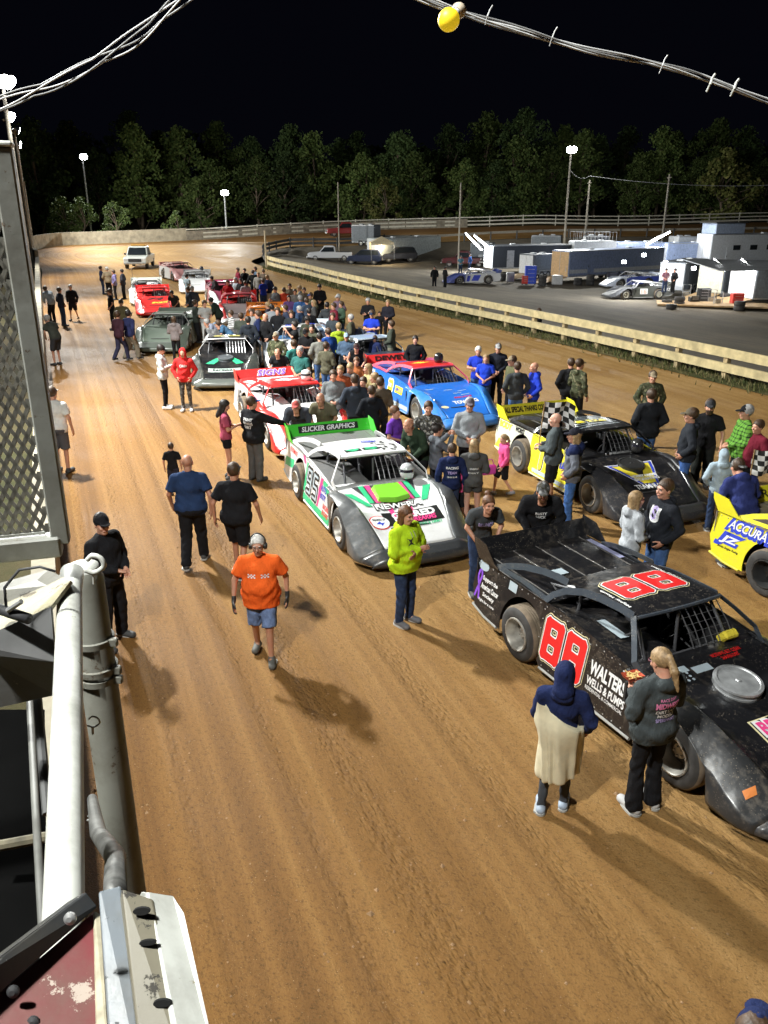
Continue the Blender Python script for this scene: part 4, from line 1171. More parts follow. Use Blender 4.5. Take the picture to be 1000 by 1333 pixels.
    mb = MB(); mb.tube([(-2.30, -.6, .40), (-2.56, -.55, .40), (-2.56, .55, .40), (-2.30, .6, .40)], .025, 6); mb.build('rear_bumper', BARS, root)
    # --- running gear under the skin
    mb = MB(); mb.box((0, 0, .22), (4.2, 1.1, .06)); mb.box((1.0, 0, .42), (.75, .5, .42), bev=.04); mb.box((1.95, 0, .36), (.08, .7, .34)); mb.tube([(-1.32, -.8, .36), (-1.32, .8, .36)], .05, 8); mb.tube([(1.32, -.8, .33), (1.32, .8, .33)], .035, 8)
    for s in (-1, 1): mb.box((1.30, s * .68, .45), (.10, .10, .36)); mb.box((-.2, s * .62, .30), (2.6, .08, .12)); mb.box((.55, s * .72, .45), (.03, .5, .55)); mb.box((-1.92, s * .55, .5), (.03, .7, .5))
    mb.build('chassis', DARKM, root)
    for (wx, rear) in ((1.32, False), (-1.32, True)):
        for s in (-1, 1): wheel(root, wx, s * (1.035 - (.18 if rear else .15)), s, rear, rim=rim)
    # --- hood furniture
    if scoop == 'pan':
        mb = MB(); M_ = Matrix.Translation((1.12, 0, itp(1.12, HX, HZ) - .02)) @ Matrix.Rotation(R(8), 4, 'Y')
        mb.lathe([(.25, 0), (.25, .03), (.24, .035), (.24, .07), (.255, .08), (.25, .10), (.22, .105), (.21, .095), (.03, .095), (.02, .105), (0, .105)], 32, M_)
        mb.build('air_cleaner', air or STEEL, root, auto=35)
    elif scoop == 'wedge':
        zc = itp(1.0, HX, HZ)
        mb = MB(); A = [(.80, -.27, .795), (.80, .27, .795), (1.25, .30, .70), (1.32, 0, .69), (1.25, -.30, .70)]; B = [(.84, -.22, .885), (.84, .22, .885), (1.24, .27, .80), (1.30, 0, .79), (1.24, -.27, .80)]
        n = 5; mb.add(A + B, [(5, 6, 7, 8, 9)] + [(i, (i + 1) % 5, (i + 1) % 5 + 5, i + 5) for i in range(5)]); mb.build('hood_scoop', air or body, root, auto=20)
    # cowl
    mb = MB(); mb.plate([(.49, -.86, .835), (.62, -.90, .825), (.62, .90, .825), (.49, .86, .835)], (0, 0, -.02)); mb.build('cowl', deck, root)
    return D
def helmet(label, loc, face, c, visor=(.02, .02, .03)):
    root = empty('helmet', loc, R(face)); tag(root, label, 'helmet')
    mb = MB(); prof = [(.085, -.12), (.115, -.10), (.128, -.04), (.13, .02), (.118, .075), (.09, .115), (.05, .137), (0, .143)]
    mb.lathe(prof, 24); o = mb.build('shell', paint(c, .1, .2, .1, 'helmet_gloss', .6), root, smooth=True)
    for v in o.data.vertices: v.co.x = v.co.x * 1.12 + (.02 if v.co.z < -.02 and v.co.x > 0 else 0)
    for v in o.data.vertices: v.co.z += .12
    mb = MB(); V = []; F = []
    for i in range(13):
        a = R(-70 + 140 * i / 12)
        for zz, r_ in ((-.02, .132), (.055, .126)): V.append((r_ * cos(a) * 1.12 + .004, r_ * sin(a), zz + .12))
    F = [(i * 2, i * 2 + 2, i * 2 + 3, i * 2 + 1) for i in range(12)]
    mb.add(V, F); mb.build('visor', mat('visor_smoke', visor, .1), root, smooth=True)
    return root
def L2W(D, p):
    r = D['root']; a = r.rotation_euler[2]; p = Vector(p)
    return Vector((r.location.x + p.x * cos(a) - p.y * sin(a), r.location.y + p.x * sin(a) + p.y * cos(a), r.location.z + p.z))
def side_decal(D, name, shape, s, x, z, m, w=None, h=None, **k):
    """on the car's flank; reads left-to-right from outside"""
    yd = Vector((0, -s * .14 / .8, 1)).normalized(); xd = Vector((-s, 0, 0))
    o = k.pop('off', .005)
    return decal(D['root'], name, shape, (x, s * side_y(z), z), xd, yd, m, w, h, off=o, **k)
def hood_decal(D, name, shape, x, y, m, w=None, h=None, flip=False, **k):
    """reads upright from ahead of the car"""
    if 'bh' not in D: D['bh'] = bvh_of([D['hood'], D['nose'], D['fender1'], D['fender-1']])
    return decal(D['root'], name, shape, (x, y, itp(x, HX, HZ) + .02), (0, 1, 0), (-1, 0, .22), m, w, h, bvh=D['bh'], off=k.pop('off', .006), **k)
def roof_decal(D, name, shape, x, y, m, w=None, h=None, rot=0, **k):
    if 'br' not in D: D['br'] = bvh_of([D['roof']])
    a = R(rot); return decal(D['root'], name, shape, (x, y, 1.27), (-sin(a), cos(a), 0), (-cos(a), -sin(a), 0), m, w, h, bvh=D['br'], off=k.pop('off', .005), **k)
def spoiler_text(D, txt, m, w=1.5, h=.13, bold=.03, panel=None, y=0, **k):
    zd = Vector((-.12, 0, .225)).normalized()
    o = Vector((-2.46, 0, 1.075)); n = Vector((0, 1, 0)).cross(zd)
    if panel: decal(D['root'], 'spoiler_panel', [[(-.5, -.5), (.5, -.5), (.5, .5), (-.5, .5)]], o, (0, 1, 0), zd, panel, w * 1.12, h * 1.45, off=.004)
    return decal(D['root'], 'lettering', txt, o + Vector((0, y, 0)), (0, 1, 0), zd, m, w, h, bold=bold, off=.010, **k)

BLK = paint((.012, .012, .014), .30, .28, .8); WHT = paint((.72, .72, .72), .30, .3, .35); GRN = paint((.06, .55, .04), .2, .3, .3); YEL = paint((.75, .68, .03), .25, .3, .4)
BLU = paint((.02, .16, .62), .30, .3, .5); RED = paint((.70, .03, .03), .25, .3, .4); GRYP = paint((.10, .105, .11), .4, .35, .3); ORG = paint((.85, .25, .02), .2)
def flat(c, n='decal_vinyl', r=.45): return mat(n, c, r, var=.06)
dW = flat((.80, .80, .80)); dR = flat((.72, .02, .02)); dK = flat((.012, .012, .012)); dY = flat((.80, .66, .05)); dB = flat((.03, .06, .55)); dP = flat((.80, .06, .25)); dG = flat((.04, .50, .22)); dV = flat((.25, .08, .62)); dC = flat((.80, .72, .42)); dS = flat((.42, .50, .55)); dO = flat((.80, .25, .05))
SEG = dict(a=((0, 1), (1, 1)), b=((1, 1), (1, 0)), c=((1, 0), (1, -1)), d=((0, -1), (1, -1)), e=((0, 0), (0, -1)), f=((0, 1), (0, 0)), g=((0, 0), (1, 0)))
DIG = {'0': 'abcdef', '1': 'bc', '2': 'abged', '3': 'abgcd', '4': 'fgbc', '5': 'afgcd', '6': 'afgecd', '7': 'abc', '8': 'abcdefg', '9': 'abcdfg'}
BD = {}
def block_number(txt, grow):
    """slab-serif racing numerals as 2-D polygons in a unit-high box"""
    key = (txt, round(grow, 3))
    if key in BD: return BD[key]
    hs, ws, st = .37, .46, .112; out = []; adv = .78; x0 = -adv * (len(txt) - 1) / 2 - ws / 2
    v = Vox((x0 - .35, -.72, -.05), (x0 + adv * len(txt) + .2, .72, .05), .022)
    sl, Q = v.sub((-9,) * 3, (9,) * 3); D2 = np.full(Q.shape[:3], 1., np.float32)
    for i, ch in enumerate(txt):
        for s_ in DIG[ch]:
            a, b = [np.array((x0 + i * adv + u * ws, w_ * hs)) for u, w_ in SEG[s_]]; ba = b - a; P2 = Q[..., :2]
            t = np.clip(((P2 - a) @ ba) / (ba @ ba), 0, 1); q = np.abs(P2 - a - t[..., None] * ba)
            d = np.maximum(np.maximum(q[..., 0], q[..., 1]), (q[..., 0] + q[..., 1]) * .80) - (st if s_ in 'bcef' else st * .84) - grow
            D2 = np.minimum(D2, d)
    v.D = np.maximum(D2, np.abs(Q[..., 2]) - .03).astype(np.float32); V, F = v.mesh()
    z = V[:, 2]; F = F[(z[F] > .004).all(1)]; BD[key] = [[(V[k][0], V[k][1]) for k in f] for f in F]; return BD[key]
def number_side(D, s, txt, x, z, h, cols, w=None, bold=.05, shear=0.):
    # stacked outlines, widest first
    for i, (m, b) in enumerate(cols): side_decal(D, 'number', block_number(txt, b * .34), s, x, z, m, w=h * .85, h=h * .95, off=.004 + .003 * i)

# ---- A: black 88 in the foreground
A = late_model('black race car numbered 88, nearest the camera, two women beside it', 3.16, 8.26, 296, BLK, fender=paint((.035, .036, .038), .5, .33, .7), nose=paint((.045, .045, .048), .5, .38, .7), scoop='pan', air=mat('dusty_aluminium', (.45, .46, .47), .4, metal=.5, var=.3), posts=paint((.05, .06, .075), .3, .3, .5), skirt=mat('grey_plastic', (.33, .33, .31), .6))
A['root'].name = 'race_car'
for s in (-1, 1): number_side(A, s, '88', -.50, .56, .60, [(dC, .20), (dK, .15), (dW, .08), (dR, 0)], w=.62, bold=.09)
side_decal(A, 'lettering', 'WALTERS', -1, .26, .60, dW, w=.56, h=.15, bold=.04)
side_decal(A, 'lettering', 'WELLS & PUMPS', -1, .27, .44, dW, w=.60, h=.09, bold=.03)
side_decal(A, 'lettering', 'RESIDENTIAL & COMMERCIAL', -1, .27, .35, dW, w=.60, h=.04, bold=.01)
side_decal(A, 'lettering', 'Support the', -1, -2.10, .72, dW, w=.34, h=.075)
side_decal(A, 'lettering', 'American Cancer', -1, -2.08, .62, dW, w=.40, h=.075)
side_decal(A, 'lettering', 'Society', -1, -2.08, .51, dW, w=.26, h=.07)
side_decal(A, 'lettering', 'Fight for a cure', -1, -2.10, .42, dW, w=.36, h=.045)
side_decal(A, 'ribbon_emblem', band2([(.12, -.5), (.03, -.1), (-.10, .22), (-.06, .42), (.04, .45), (.10, .30), (.04, .05), (-.12, -.48)], .09), -1, -2.34, .62, dV, w=.42, h=.42)
side_decal(A, 'sticker', [[(-.5, -.5), (.5, -.5), (.5, .5), (-.5, .5)]], -1, -1.62, .86, dS, w=.17, h=.12)
side_decal(A, 'sticker', disc2(.5, 18, 1), -1, -2.30, .88, dS, w=.24, h=.14)
for i, (m_, b) in enumerate([(dC, .22), (dK, .16), (dW, .08), (dR, 0)]):
    roof_decal(A, 'number', block_number('88', b * .34), -.34, .02, m_, w=.62, h=.52, off=.005 + .003 * i, rot=0, seg=0)
roof_decal(A, 'lettering', 'Tracy Allen', -.5, .52, dW, w=.5, h=.05, rot=90); roof_decal(A, 'lettering', 'Mighty Mouth', -.2, -.53, dW, w=.5, h=.045, rot=90)
hood_decal(A, 'lettering_panel', [[(-.5, -.5), (.5, -.5), (.5, .5), (-.5, .5)]], 1.72, .08, dC, w=.78, h=.36, off=.004)
hood_decal(A, 'lettering_panel', [[(-.5, -.5), (.5, -.5), (.5, .5), (-.5, .5)]], 1.72, .08, dK, w=.74, h=.33, off=.008)
hood_decal(A, 'lettering', 'BRANT', 1.66, .06, dW, w=.64, h=.17, bold=.08, off=.012); hood_decal(A, 'lettering', 'BRANT', 1.66, .06, dP, w=.60, h=.14, bold=.04, off=.016)
hood_decal(A, 'lettering', 'PIPELINE', 1.82, .12, dW, w=.40, h=.07, bold=.02, off=.012)
for (xx, yy_, ww, hh) in ((.74, -.40, .16, .09), (.80, -.16, .24, .10)): hood_decal(A, 'sticker', [[(-.5, -.5), (.5, -.5), (.5, .5), (-.5, .5)]], xx, yy_, dS, w=ww, h=hh, off=.014)
for i in range(9): hood_decal(A, 'sticker', disc2(), .80 + .05 * (i // 3), -.52 + .07 * (i % 3), dS, w=.035, off=.014)
hood_decal(A, 'lettering', 'NOTHING BUT CLEAN\nSHAVEN DIRT', .72, .30, dR, w=.42, h=.12, bold=.02, off=.014)
hood_decal(A, 'fender_stripe', [[(-.5, -.3), (.3, -.5), (.5, .2), (-.4, .5)]], 2.12, -.86, dO, w=.13, h=.09)
decal(A['root'], 'deck_sticker', [[(-.5, -.5), (.5, -.5), (.5, .5), (-.5, .5)]], (-1.55, -.28, .966), (0, 1, 0), (-1, .1, 0), dS, w=.26, h=.16)
decal(A['root'], 'deck_sticker', disc2(), (-1.12, -.40, .966), (0, 1, 0), (-1, 0, 0), dW, w=.12)
decal(A['root'], 'deck_sticker', [[(-.5, -.5), (.5, -.5), (.5, .5), (-.5, .5)]], (-.2, -.52, .872), (1, 0, -.045), (0, 1, -.1), dS, w=.42, h=.13)
decal(A['root'], 'deck_stripe', [[(-.5, -.5), (.5, -.5), (.5, .5), (-.5, .5)]], (-1.9, .80, .966), (1, 0, 0), (0, 1, 0), flat((.35, .36, .55)), w=.7, h=.09)
mb = MB(); mb.box((.50, .52, .88), (.16, .2, .1), Matrix.Rotation(R(-50), 3, 'Y'), bev=.02); o_ = mb.build('yellow_rag', mat('yellow_rag', (.8, .65, .05), .8, bmp=.8, dist=.02), A['root'])

# ---- B: white / green / pink
Bc = late_model('white race car with green and pink stripes and number 95, green spoiler', -.27, 14.12, 291, WHT, fender=GRYP, nose=paint((.04, .042, .046), .4, .35, .3), spoiler=GRN, deck=paint((.17, .17, .17), .4, .4, .5), scoop='wedge', air=paint((.22, .62, .04), .1, .4, .1), skirt=mat('white_skirt', (.6, .6, .58), .6), posts=WHT)
for s in (-1, 1):
    side_decal(Bc, 'stripe', quad2(-.5, -.5, .5, .5, 1), s, -.10, .24, dG, w=1.6, h=.12, off=.004)
    side_decal(Bc, 'stripe', [[(-.5, -.5), (-.1, -.5), (.35, .5), (-.05, .5)]], s, .02, .55, dP, w=.36, h=.6, off=.003)
    side_decal(Bc, 'stripe', [[(-.5, .5), (.0, .5), (.5, -.5), (.2, -.5)]], s, .35, .72, dG, w=.7, h=.24, off=.003)
    side_decal(Bc, 'stripe', [[(-.5, -.5), (.5, -.5), (.3, .5), (-.3, .5)]], s, -.86, .60, dG, w=.16, h=.55, off=.003)
    number_side(Bc, s, '95', -.45, .58, .58, [(dW, .22), (dK, .10), (dS, -.15)], w=.52, bold=.06)
    side_decal(Bc, 'lettering', 'AUTO\nBODY', s, .22, .62, dB, w=.30, h=.24, bold=.03)
    side_decal(Bc, 'lettering', 'RACING\nENGINES', s, .45, .36, dR, w=.34, h=.2, bold=.03)
    side_decal(Bc, 'stripe', [[(-.5, .5), (.1, .5), (.5, -.5), (.1, -.5)]], s, -1.12, .88, dP, w=.3, h=.14, off=.003)
    side_decal(Bc, 'lettering', 'PERFORMANCE', s, -1.85, .82, dR, w=.5, h=.09, bold=.02)
    side_decal(Bc, 'stripe', [[(-.5, -.5), (.5, -.2), (.5, .5), (-.5, .2)]], s, -2.05, .55, dG, w=.6, h=.25, off=.003)
hd = hood_decal
hd(Bc, 'hood_panel', [[(-.5, .5), (.5, .5), (.34, -.5), (-.34, -.5)]], .98, 0, flat((.05, .05, .055)), w=1.15, h=.62, off=.009)
for sg in (-1, 1):
    hd(Bc, 'hood_stripe', [[(-.5 * sg, .5), (-.1 * sg, .5), (.5 * sg, -.5), (.2 * sg, -.5)]], 1.15, .62 * sg * -1, dG, w=.36, h=.46, off=.013)
    hd(Bc, 'hood_stripe', [[(-.5, .5), (.5, .5), (.3, -.5), (-.3, -.5)]], 1.52, .17 * sg, dP, w=.11, h=.42, off=.008)
for yv, m_ in ((-.42, dG), (-.30, dP), (.30, dP), (.42, dG)):
    hd(Bc, 'hood_stripe', [[(-.5, -.5), (-.5, -.17), (.5, -.17), (.5, -.5)], [(-.5, -.17), (-.5, .17), (.5, .17), (.5, -.17)], [(-.5, .17), (-.5, .5), (.5, .5), (.5, .17)]], .98, yv, m_, w=.09, h=.62, off=.014)
hd(Bc, 'hood_panel', quad2(-.5, -.5, .5, .5, 4), 1.35, 0, dK, w=.42, h=.26, off=.007); hd(Bc, 'hood_panel', quad2(-.5, -.5, .5, .5, 4), 1.76, .12, dK, w=1.0, h=.36, off=.007)
hd(Bc, 'lettering', 'NEWERA', 1.42, 0, dK, w=.80, h=.14, bold=.10, off=.014); hd(Bc, 'lettering', 'NEWERA', 1.42, 0, dW, w=.80, h=.14, bold=.03, off=.018)
hd(Bc, 'lettering', 'GEARED', 1.69, .16, dW, w=.74, h=.15, bold=.05, off=.010); hd(Bc, 'lettering', 'UP', 1.83, -.10, dW, w=.20, h=.14, bold=.05, off=.010)
hd(Bc, 'lettering', 'FIREARMS', 1.83, .28, dP, w=.46, h=.12, bold=.03, shear=.3, off=.010); hd(Bc, 'lettering', 'WE BUY GUNS & AMMO', 1.97, .22, dG, w=.66, h=.06, bold=.02, off=.010)
hd(Bc, 'emblem', disc2(.5, 24), 1.82, -.48, dR, w=.36, off=.006); hd(Bc, 'emblem', disc2(.5, 24), 1.82, -.48, dW, w=.32, off=.010)
hd(Bc, 'lettering', 'GEARED UP', 1.76, -.48, dK, w=.22, h=.05, off=.014); hd(Bc, 'emblem', [[(-.5, -.1), (0, .5), (.1, .1), (.5, .2), (.05, -.5), (0, -.1)]], 1.86, -.48, dB, w=.16, h=.12, off=.014)
hd(Bc, 'stripe', [[(-.5, -.5), (.3, -.5), (.5, .5), (-.2, .5)]], 2.08, .05, dP, w=.2, h=.06, off=.008)
for q, xx in enumerate((-.38, -.16)): pass
for q in range(2):
    roof_decal(Bc, 'roof_panel', [[(-.5, -.5), (.5, -.5), (.5, .5), (-.5, .5)]], -.02, -.30 + .34 * q, dK, w=.30, h=.17, off=.004)
    roof_decal(Bc, 'number', '95'[q] , -.02, -.30 + .34 * q, dG, w=.20, h=.13, bold=.05, off=.008)
for k in range(26): roof_decal(Bc, 'roof_spot', disc2(.5, 8), random.uniform(-.5, .15), random.uniform(.12, .55), dK, w=random.uniform(.03, .08), off=.004)
roof_decal(Bc, 'roof_emblem', disc2(.5, 16, .6), -.55, .18, dB, w=.3, off=.008); roof_decal(Bc, 'lettering', 'RACEWORKS', -.55, .18, dW, w=.24, h=.06, off=.012)
spoiler_text(Bc, 'SLICKER GRAPHICS', dW, 1.15, .10, panel=dK, shear=.2)
helmet('silver open helmet resting on the white race car by its windshield post', L2W(Bc, (.58, .50, .86)), 270, (.55, .57, .58))

# ---- C: black / yellow 17
C3 = late_model('black race car with yellow flanks and number 17, behind the pink-hooded girl', 4.29, 15.85, 291, BLK, door=YEL, quarter=paint((.65, .66, .55), .3), spoiler=YEL, deck=BLK, roof=BLK, fender=paint((.03, .03, .034), .45, .3, .5), nose=paint((.03, .03, .032), .4, .35, .5), scoop='pan', air=mat('black_pan', (.03, .03, .03), .35), skirt=mat('cream_skirt', (.66, .60, .38), .6))
for s in (-1, 1):
    number_side(C3, s, '17', -.40, .56, .58, [(dW, .22), (dK, .12), (dY, 0)], w=.46, bold=.07)
    side_decal(C3, 'lettering', 'BODY', s, -2.1, .84, dY, w=.5, h=.13, bold=.05); side_decal(C3, 'lettering', 'WORKS', s, -1.5, .87, dK, w=.36, h=.1, bold=.05)
    side_decal(C3, 'stripe', [[(-.5, -.5), (.5, -.5), (.5, .5), (-.3, .5)]], s, -2.12, .42, dY, w=.55, h=.2, off=.003)
    side_decal(C3, 'stripe', quad2(-.5, -.5, .5, .5, 1), s, -.05, .24, dS, w=1.4, h=.08, off=.003); side_decal(C3, 'lettering', 'RACING', s, .38, .60, dB, w=.4, h=.14, bold=.04)
hd(C3, 'hood_shape', [[(-.5, .5), (-.22, .5), (.0, -.28), (-.02, -.5), (-.12, -.5)], [(.5, .5), (.22, .5), (0, -.28), (.02, -.5), (.12, -.5)]], 1.45, 0, dW, w=1.08, h=.86, off=.004)
hd(C3, 'hood_shape', [[(-.5, .5), (-.26, .5), (-.02, -.3), (-.04, -.5), (-.14, -.5)], [(.5, .5), (.26, .5), (.02, -.3), (.04, -.5), (.14, -.5)]], 1.45, 0, dB, w=1.0, h=.80, off=.008)
hd(C3, 'hood_shape', [[(-.5, .5), (-.3, .5), (0, -.2), (0, -.5), (-.16, -.5)], [(.5, .5), (.3, .5), (0, -.2), (0, -.5), (.16, -.5)]], 1.42, 0, dY, w=.84, h=.66, off=.012)
hd(C3, 'lettering', 'HOBBY FARMS\nEXCAVATING', 1.55, .02, dW, w=.56, h=.18, bold=.06, off=.016)
hd(C3, 'lettering', 'TEAM RACER', 1.84, 0, dK, w=.86, h=.17, bold=.09, off=.016); hd(C3, 'lettering', 'TEAM RACER', 1.84, 0, dW, w=.80, h=.13, bold=.03, off=.020)
for q in range(7): roof_decal(C3, 'roof_stripe', [[(-.5, -.5), (.5, -.5), (.5, .5), (-.5, .5)]], -.75 + .13 * q, 0, dS, w=1.1, h=.02, rot=8)
roof_decal(C3, 'number_panel', [[(-.5, -.5), (.5, -.5), (.5, .5), (-.5, .5)]], -.35, .18, dY, w=.42, h=.2, off=.008); roof_decal(C3, 'number_panel', [[(-.5, -.5), (.5, -.5), (.5, .5), (-.5, .5)]], -.35, -.22, dY, w=.2, h=.2, off=.008)
roof_decal(C3, 'number', '17', -.35, .18, dK, w=.2, h=.13, bold=.05, off=.012)
spoiler_text(C3, 'ALL SPECIAL THANKS COREY & GLENN', dK, 1.5, .12, bold=.05, panel=dY)
helmet('black helmet sitting on the hood side of the black and yellow car', L2W(C3, (.62, .50, .84)), 270, (.03, .03, .03))

# ---- D: yellow at the right edge
Dc = late_model('bright yellow race car cut off by the right edge of the picture', 7.03, 10.01, 295, YEL, deck=paint((.22, .18, .16), .5), roof=YEL, scoop='pan', skirt=mat('yellow_skirt', (.7, .62, .05), .6), rim=mat('black_rim', (.03, .03, .03), .4))
for s in (-1, 1):
    side_decal(Dc, 'lettering', 'ACCURATE', s, -1.72, .84, dB, w=.98, h=.19, bold=.11, shear=.3); side_decal(Dc, 'lettering', 'ACCURATE', s, -1.72, .84, dW, w=.9, h=.13, bold=.02, off=.009, shear=.3)
    side_decal(Dc, 'lettering', 'JZ', s, -2.08, .58, dB, w=.42, h=.20, bold=.12, shear=.3); side_decal(Dc, 'lettering', 'JZ', s, -2.08, .58, dW, w=.34, h=.13, bold=.04, off=.009, shear=.3)
    side_decal(Dc, 'lettering', 'Jacobs Zeigler Racing', s, -2.08, .45, dK, w=.4, h=.04, shear=.2)
    number_side(Dc, s, '11', -.35, .56, .5, [(dK, .15), (dB, 0)], w=.4)
spoiler_text(Dc, 'ZIMMERMAN', dK, 1.45, .13, bold=.01)

# ---- E: blue 2
Ec = late_model('blue race car with a red roof and yellow number 2', 1.26, 22.41, 293, BLU, roof=RED, spoiler=RED, fender=paint((.04, .22, .66), .4, .3, .5), nose=paint((.05, .22, .62), .45, .35, .5), posts=paint((.72, .10, .16), .2), deck=paint((.03, .10, .40), .4), skirt=mat('blue_skirt', (.15, .3, .6), .6))
for s in (-1, 1):
    number_side(Ec, s, '2', -.55, .58, .56, [(dW, .22), (dY, 0)], w=.36, bold=.07)
    side_decal(Ec, 'lettering_panel', [[(-.5, -.5), (.5, -.5), (.5, .5), (-.5, .5)]], s, .02, .64, dY, w=.5, h=.2); side_decal(Ec, 'lettering', 'SUPPLY CO', s, .02, .64, dB, w=.4, h=.08, off=.009)
    side_decal(Ec, 'stripe', quad2(-.5, -.5, .5, .5, 1), s, .1, .26, dS, w=1.3, h=.12, off=.003); side_decal(Ec, 'lettering', 'TIRE', s, -1.95, .84, dW, w=.4, h=.09)
hd(Ec, 'lettering', 'TOWING', 1.75, .2, dW, w=.7, h=.15, bold=.05); hd(Ec, 'sticker', disc2(.5, 16, .5), 1.95, -.5, dC, w=.22); hd(Ec, 'lettering', 'SERVICE', 1.5, .25, dR, w=.5, h=.06)
for q in range(5): hd(Ec, 'scuff_stripe', [[(-.5, -.5), (.5, -.3), (.5, .5), (-.5, .3)]], .9 + .12 * q, random.uniform(-.5, .5), dS, w=.25, h=.03)
roof_decal(Ec, 'roof_emblem', [[(-.5, 0), (0, -.5), (.5, 0), (0, .5)]], -.4, -.1, dY, w=.6, h=.3)
spoiler_text(Ec, "DEWEY'S", dK, 1.2, .14, bold=.04)
helmet('black helmet resting on the red roof of the blue race car', L2W(Ec, (-.25, .40, 1.27)), 250, (.02, .02, .022))

# ---- F: red and white
Fc = late_model('red and white race car with SIGNS lettered on its spoiler', -2.29, 20.03, 292, paint((.72, .05, .04), .2), roof=RED, hood=WHT, deck=WHT, fender=RED, nose=WHT, posts=RED, spoiler=RED, quarter=paint((.6, .55, .52), .3))
spoiler_text(Fc, 'SIGNS', dW, .80, .155, bold=.075, shear=.3, y=.12, spacing=1.1); decal(Fc['root'], 'lettering', 'SIGNS', (-2.452, .12, 1.075), (0, 1, 0), (-.12, 0, .225), dV, .80, .155, bold=.02, off=.013, shear=.3, spacing=1.1)
roof_decal(Fc, 'roof_emblem', [[(-.5, 0), (0, -.5), (.5, 0), (0, .5)]], -.45, .0, dW, w=.7, h=.5)
for k in range(6): roof_decal(Fc, 'roof_spot', disc2(.5, 8), random.uniform(-.6, -.3), random.uniform(-.2, .2), dR, w=.06, off=.01)
for s in (-1, 1): number_side(Fc, s, '18', -1.9, .62, .4, [(dW, .2), (dK, 0)], w=.34)
helmet('white helmet on the red roof of the red and white car', L2W(Fc, (-.15, .42, 1.27)), 270, (.8, .8, .78))
hd(Fc, 'hood_stripe', [[(-.5, -.5), (.5, -.5), (.3, .5), (-.3, .5)]], 1.9, 0, dR, w=.5, h=.5)

# rivets and sheet seams on the nearer cars
def rivets(D, dark=False):
    mb = MB(); m_ = mat('rivet_dark', (.05, .05, .05), .4, metal=.5) if dark else mat('rivet', (.45, .45, .45), .4, metal=.6)
    for s in (-1, 1):
        P_ = [(x, .90 - .10 * max(0, x + .6) / 1.3) for x in np.arange(-2.35, .66, .13)] + [(x, .20) for x in np.arange(-.80, .72, .14)] + [(-.95, z) for z in np.arange(.5, .95, .12)] + [(.74, z) for z in np.arange(.25, .8, .12)] + [(-.10, z) for z in np.arange(.22, .86, .12)]
        for x, z in P_:
            y = s * (side_y(z) + .003); mb.add([(x - .008, y, z - .008), (x + .008, y, z - .008), (x + .008, y, z + .008), (x - .008, y, z + .008), (x, y + s * .006, z)], [(0, 1, 4), (1, 2, 4), (2, 3, 4), (3, 0, 4)])
    for x in np.arange(-2.35, -.95, .12):
        for y in (-.85, -.375, .375, .85): mb.add([(x - .007, y - .007, .957), (x + .007, y - .007, .957), (x + .007, y + .007, .957), (x - .007, y + .007, .957), (x, y, .963)], [(0, 1, 4), (1, 2, 4), (2, 3, 4), (3, 0, 4)])
    o = mb.build('rivets', m_, D['root']); tag(o, kind='stuff')
for D_, dk_ in ((A, False), (Bc, True), (C3, True), (Dc, True), (Ec, True), (Fc, True)): rivets(D_, dk_)
# ---- the queue behind
LM = late_model
Gc = LM('black and green race car with white roof posts behind the person in the red hoodie', -5.24, 27.38, 277, BLK, fender=paint((.05, .055, .05), .5), nose=paint((.10, .11, .10), .5), posts=WHT, scoop='pan', air=mat('dark_pan', (.10, .11, .12), .3))
for yv in (-.35, .35): hd(Gc, 'hood_stripe', [[(-.5, -.5), (0, -.5), (.5, .5), (.1, .5)]], 1.3, yv, dG, w=.5 * (1 if yv < 0 else -1), h=.5)
hd(Gc, 'hood_panel', quad2(-.5, -.5, .5, .5, 3), 1.95, 0, flat((.45, .55, .5)), w=1.0, h=.22); hd(Gc, 'lettering', 'RACEWAY', 1.95, 0, dK, w=.7, h=.12, off=.012)
roof_decal(Gc, 'roof_panel', quad2(-.5, -.5, .5, .5, 2), -.35, 0, flat((.45, .40, .12)), w=.85, h=.42); roof_decal(Gc, 'lettering', '24', -.35, 0, flat((.2, .2, .05)), w=.4, h=.25, off=.01)
Hc = LM('dusty green-grey race car with people leaning over it, in front of the red car', -8.77, 33.93, 272, paint((.22, .28, .22), .5), roof=paint((.20, .26, .20), .4), fender=paint((.14, .17, .14), .5), deck=paint((.20, .24, .20), .5), spoiler=paint((.45, .50, .42), .4), posts=WHT)
Ic = LM('red race car with white flanks near the back of the left file', -12.30, 44.87, 287, RED, door=WHT, quarter=WHT, spoiler=RED, nose=RED, hood=RED)
hd(Ic, 'lettering', '74', 1.0, 0, dK, w=.8, h=.4, bold=.05, shear=.3); hd(Ic, 'lettering', 'SPORTS', 1.6, .2, dY, w=.8, h=.2, bold=.06, shear=.3); spoiler_text(Ic, 'WELDING', dK, 1.0, .13)
Jc = LM('pale grey-green race car behind the red one, with two whip aerials', -14.01, 49.77, 286, paint((.55, .58, .52), .4), roof=paint((.6, .6, .55), .3), hood=WHT, deck=DARKM)
roof_decal(Jc, 'roof_panel', quad2(-.5, -.5, .5, .5, 2), -.3, 0, flat((.6, .6, .1)), w=.5, h=.3)
mb = MB(); mb.tube([(-2.3, -.8, .95), (-2.3, -.8, 1.75)], .012, 5); mb.tube([(-2.3, .8, .95), (-2.3, .8, 1.75)], .012, 5); mb.build('aerial', BARS, Jc['root'])
Kc = LM('white race car with blue roof lettering near the back of the line', -12.56, 56.43, 280, WHT, roof=WHT); roof_decal(Kc, 'lettering', '13 JR', -.35, 0, dB, w=.9, h=.4, bold=.06); helmet('dark helmet on the roof of the white and blue car', L2W(Kc, (-.2, .4, 1.27)), 270, (.02, .02, .03))
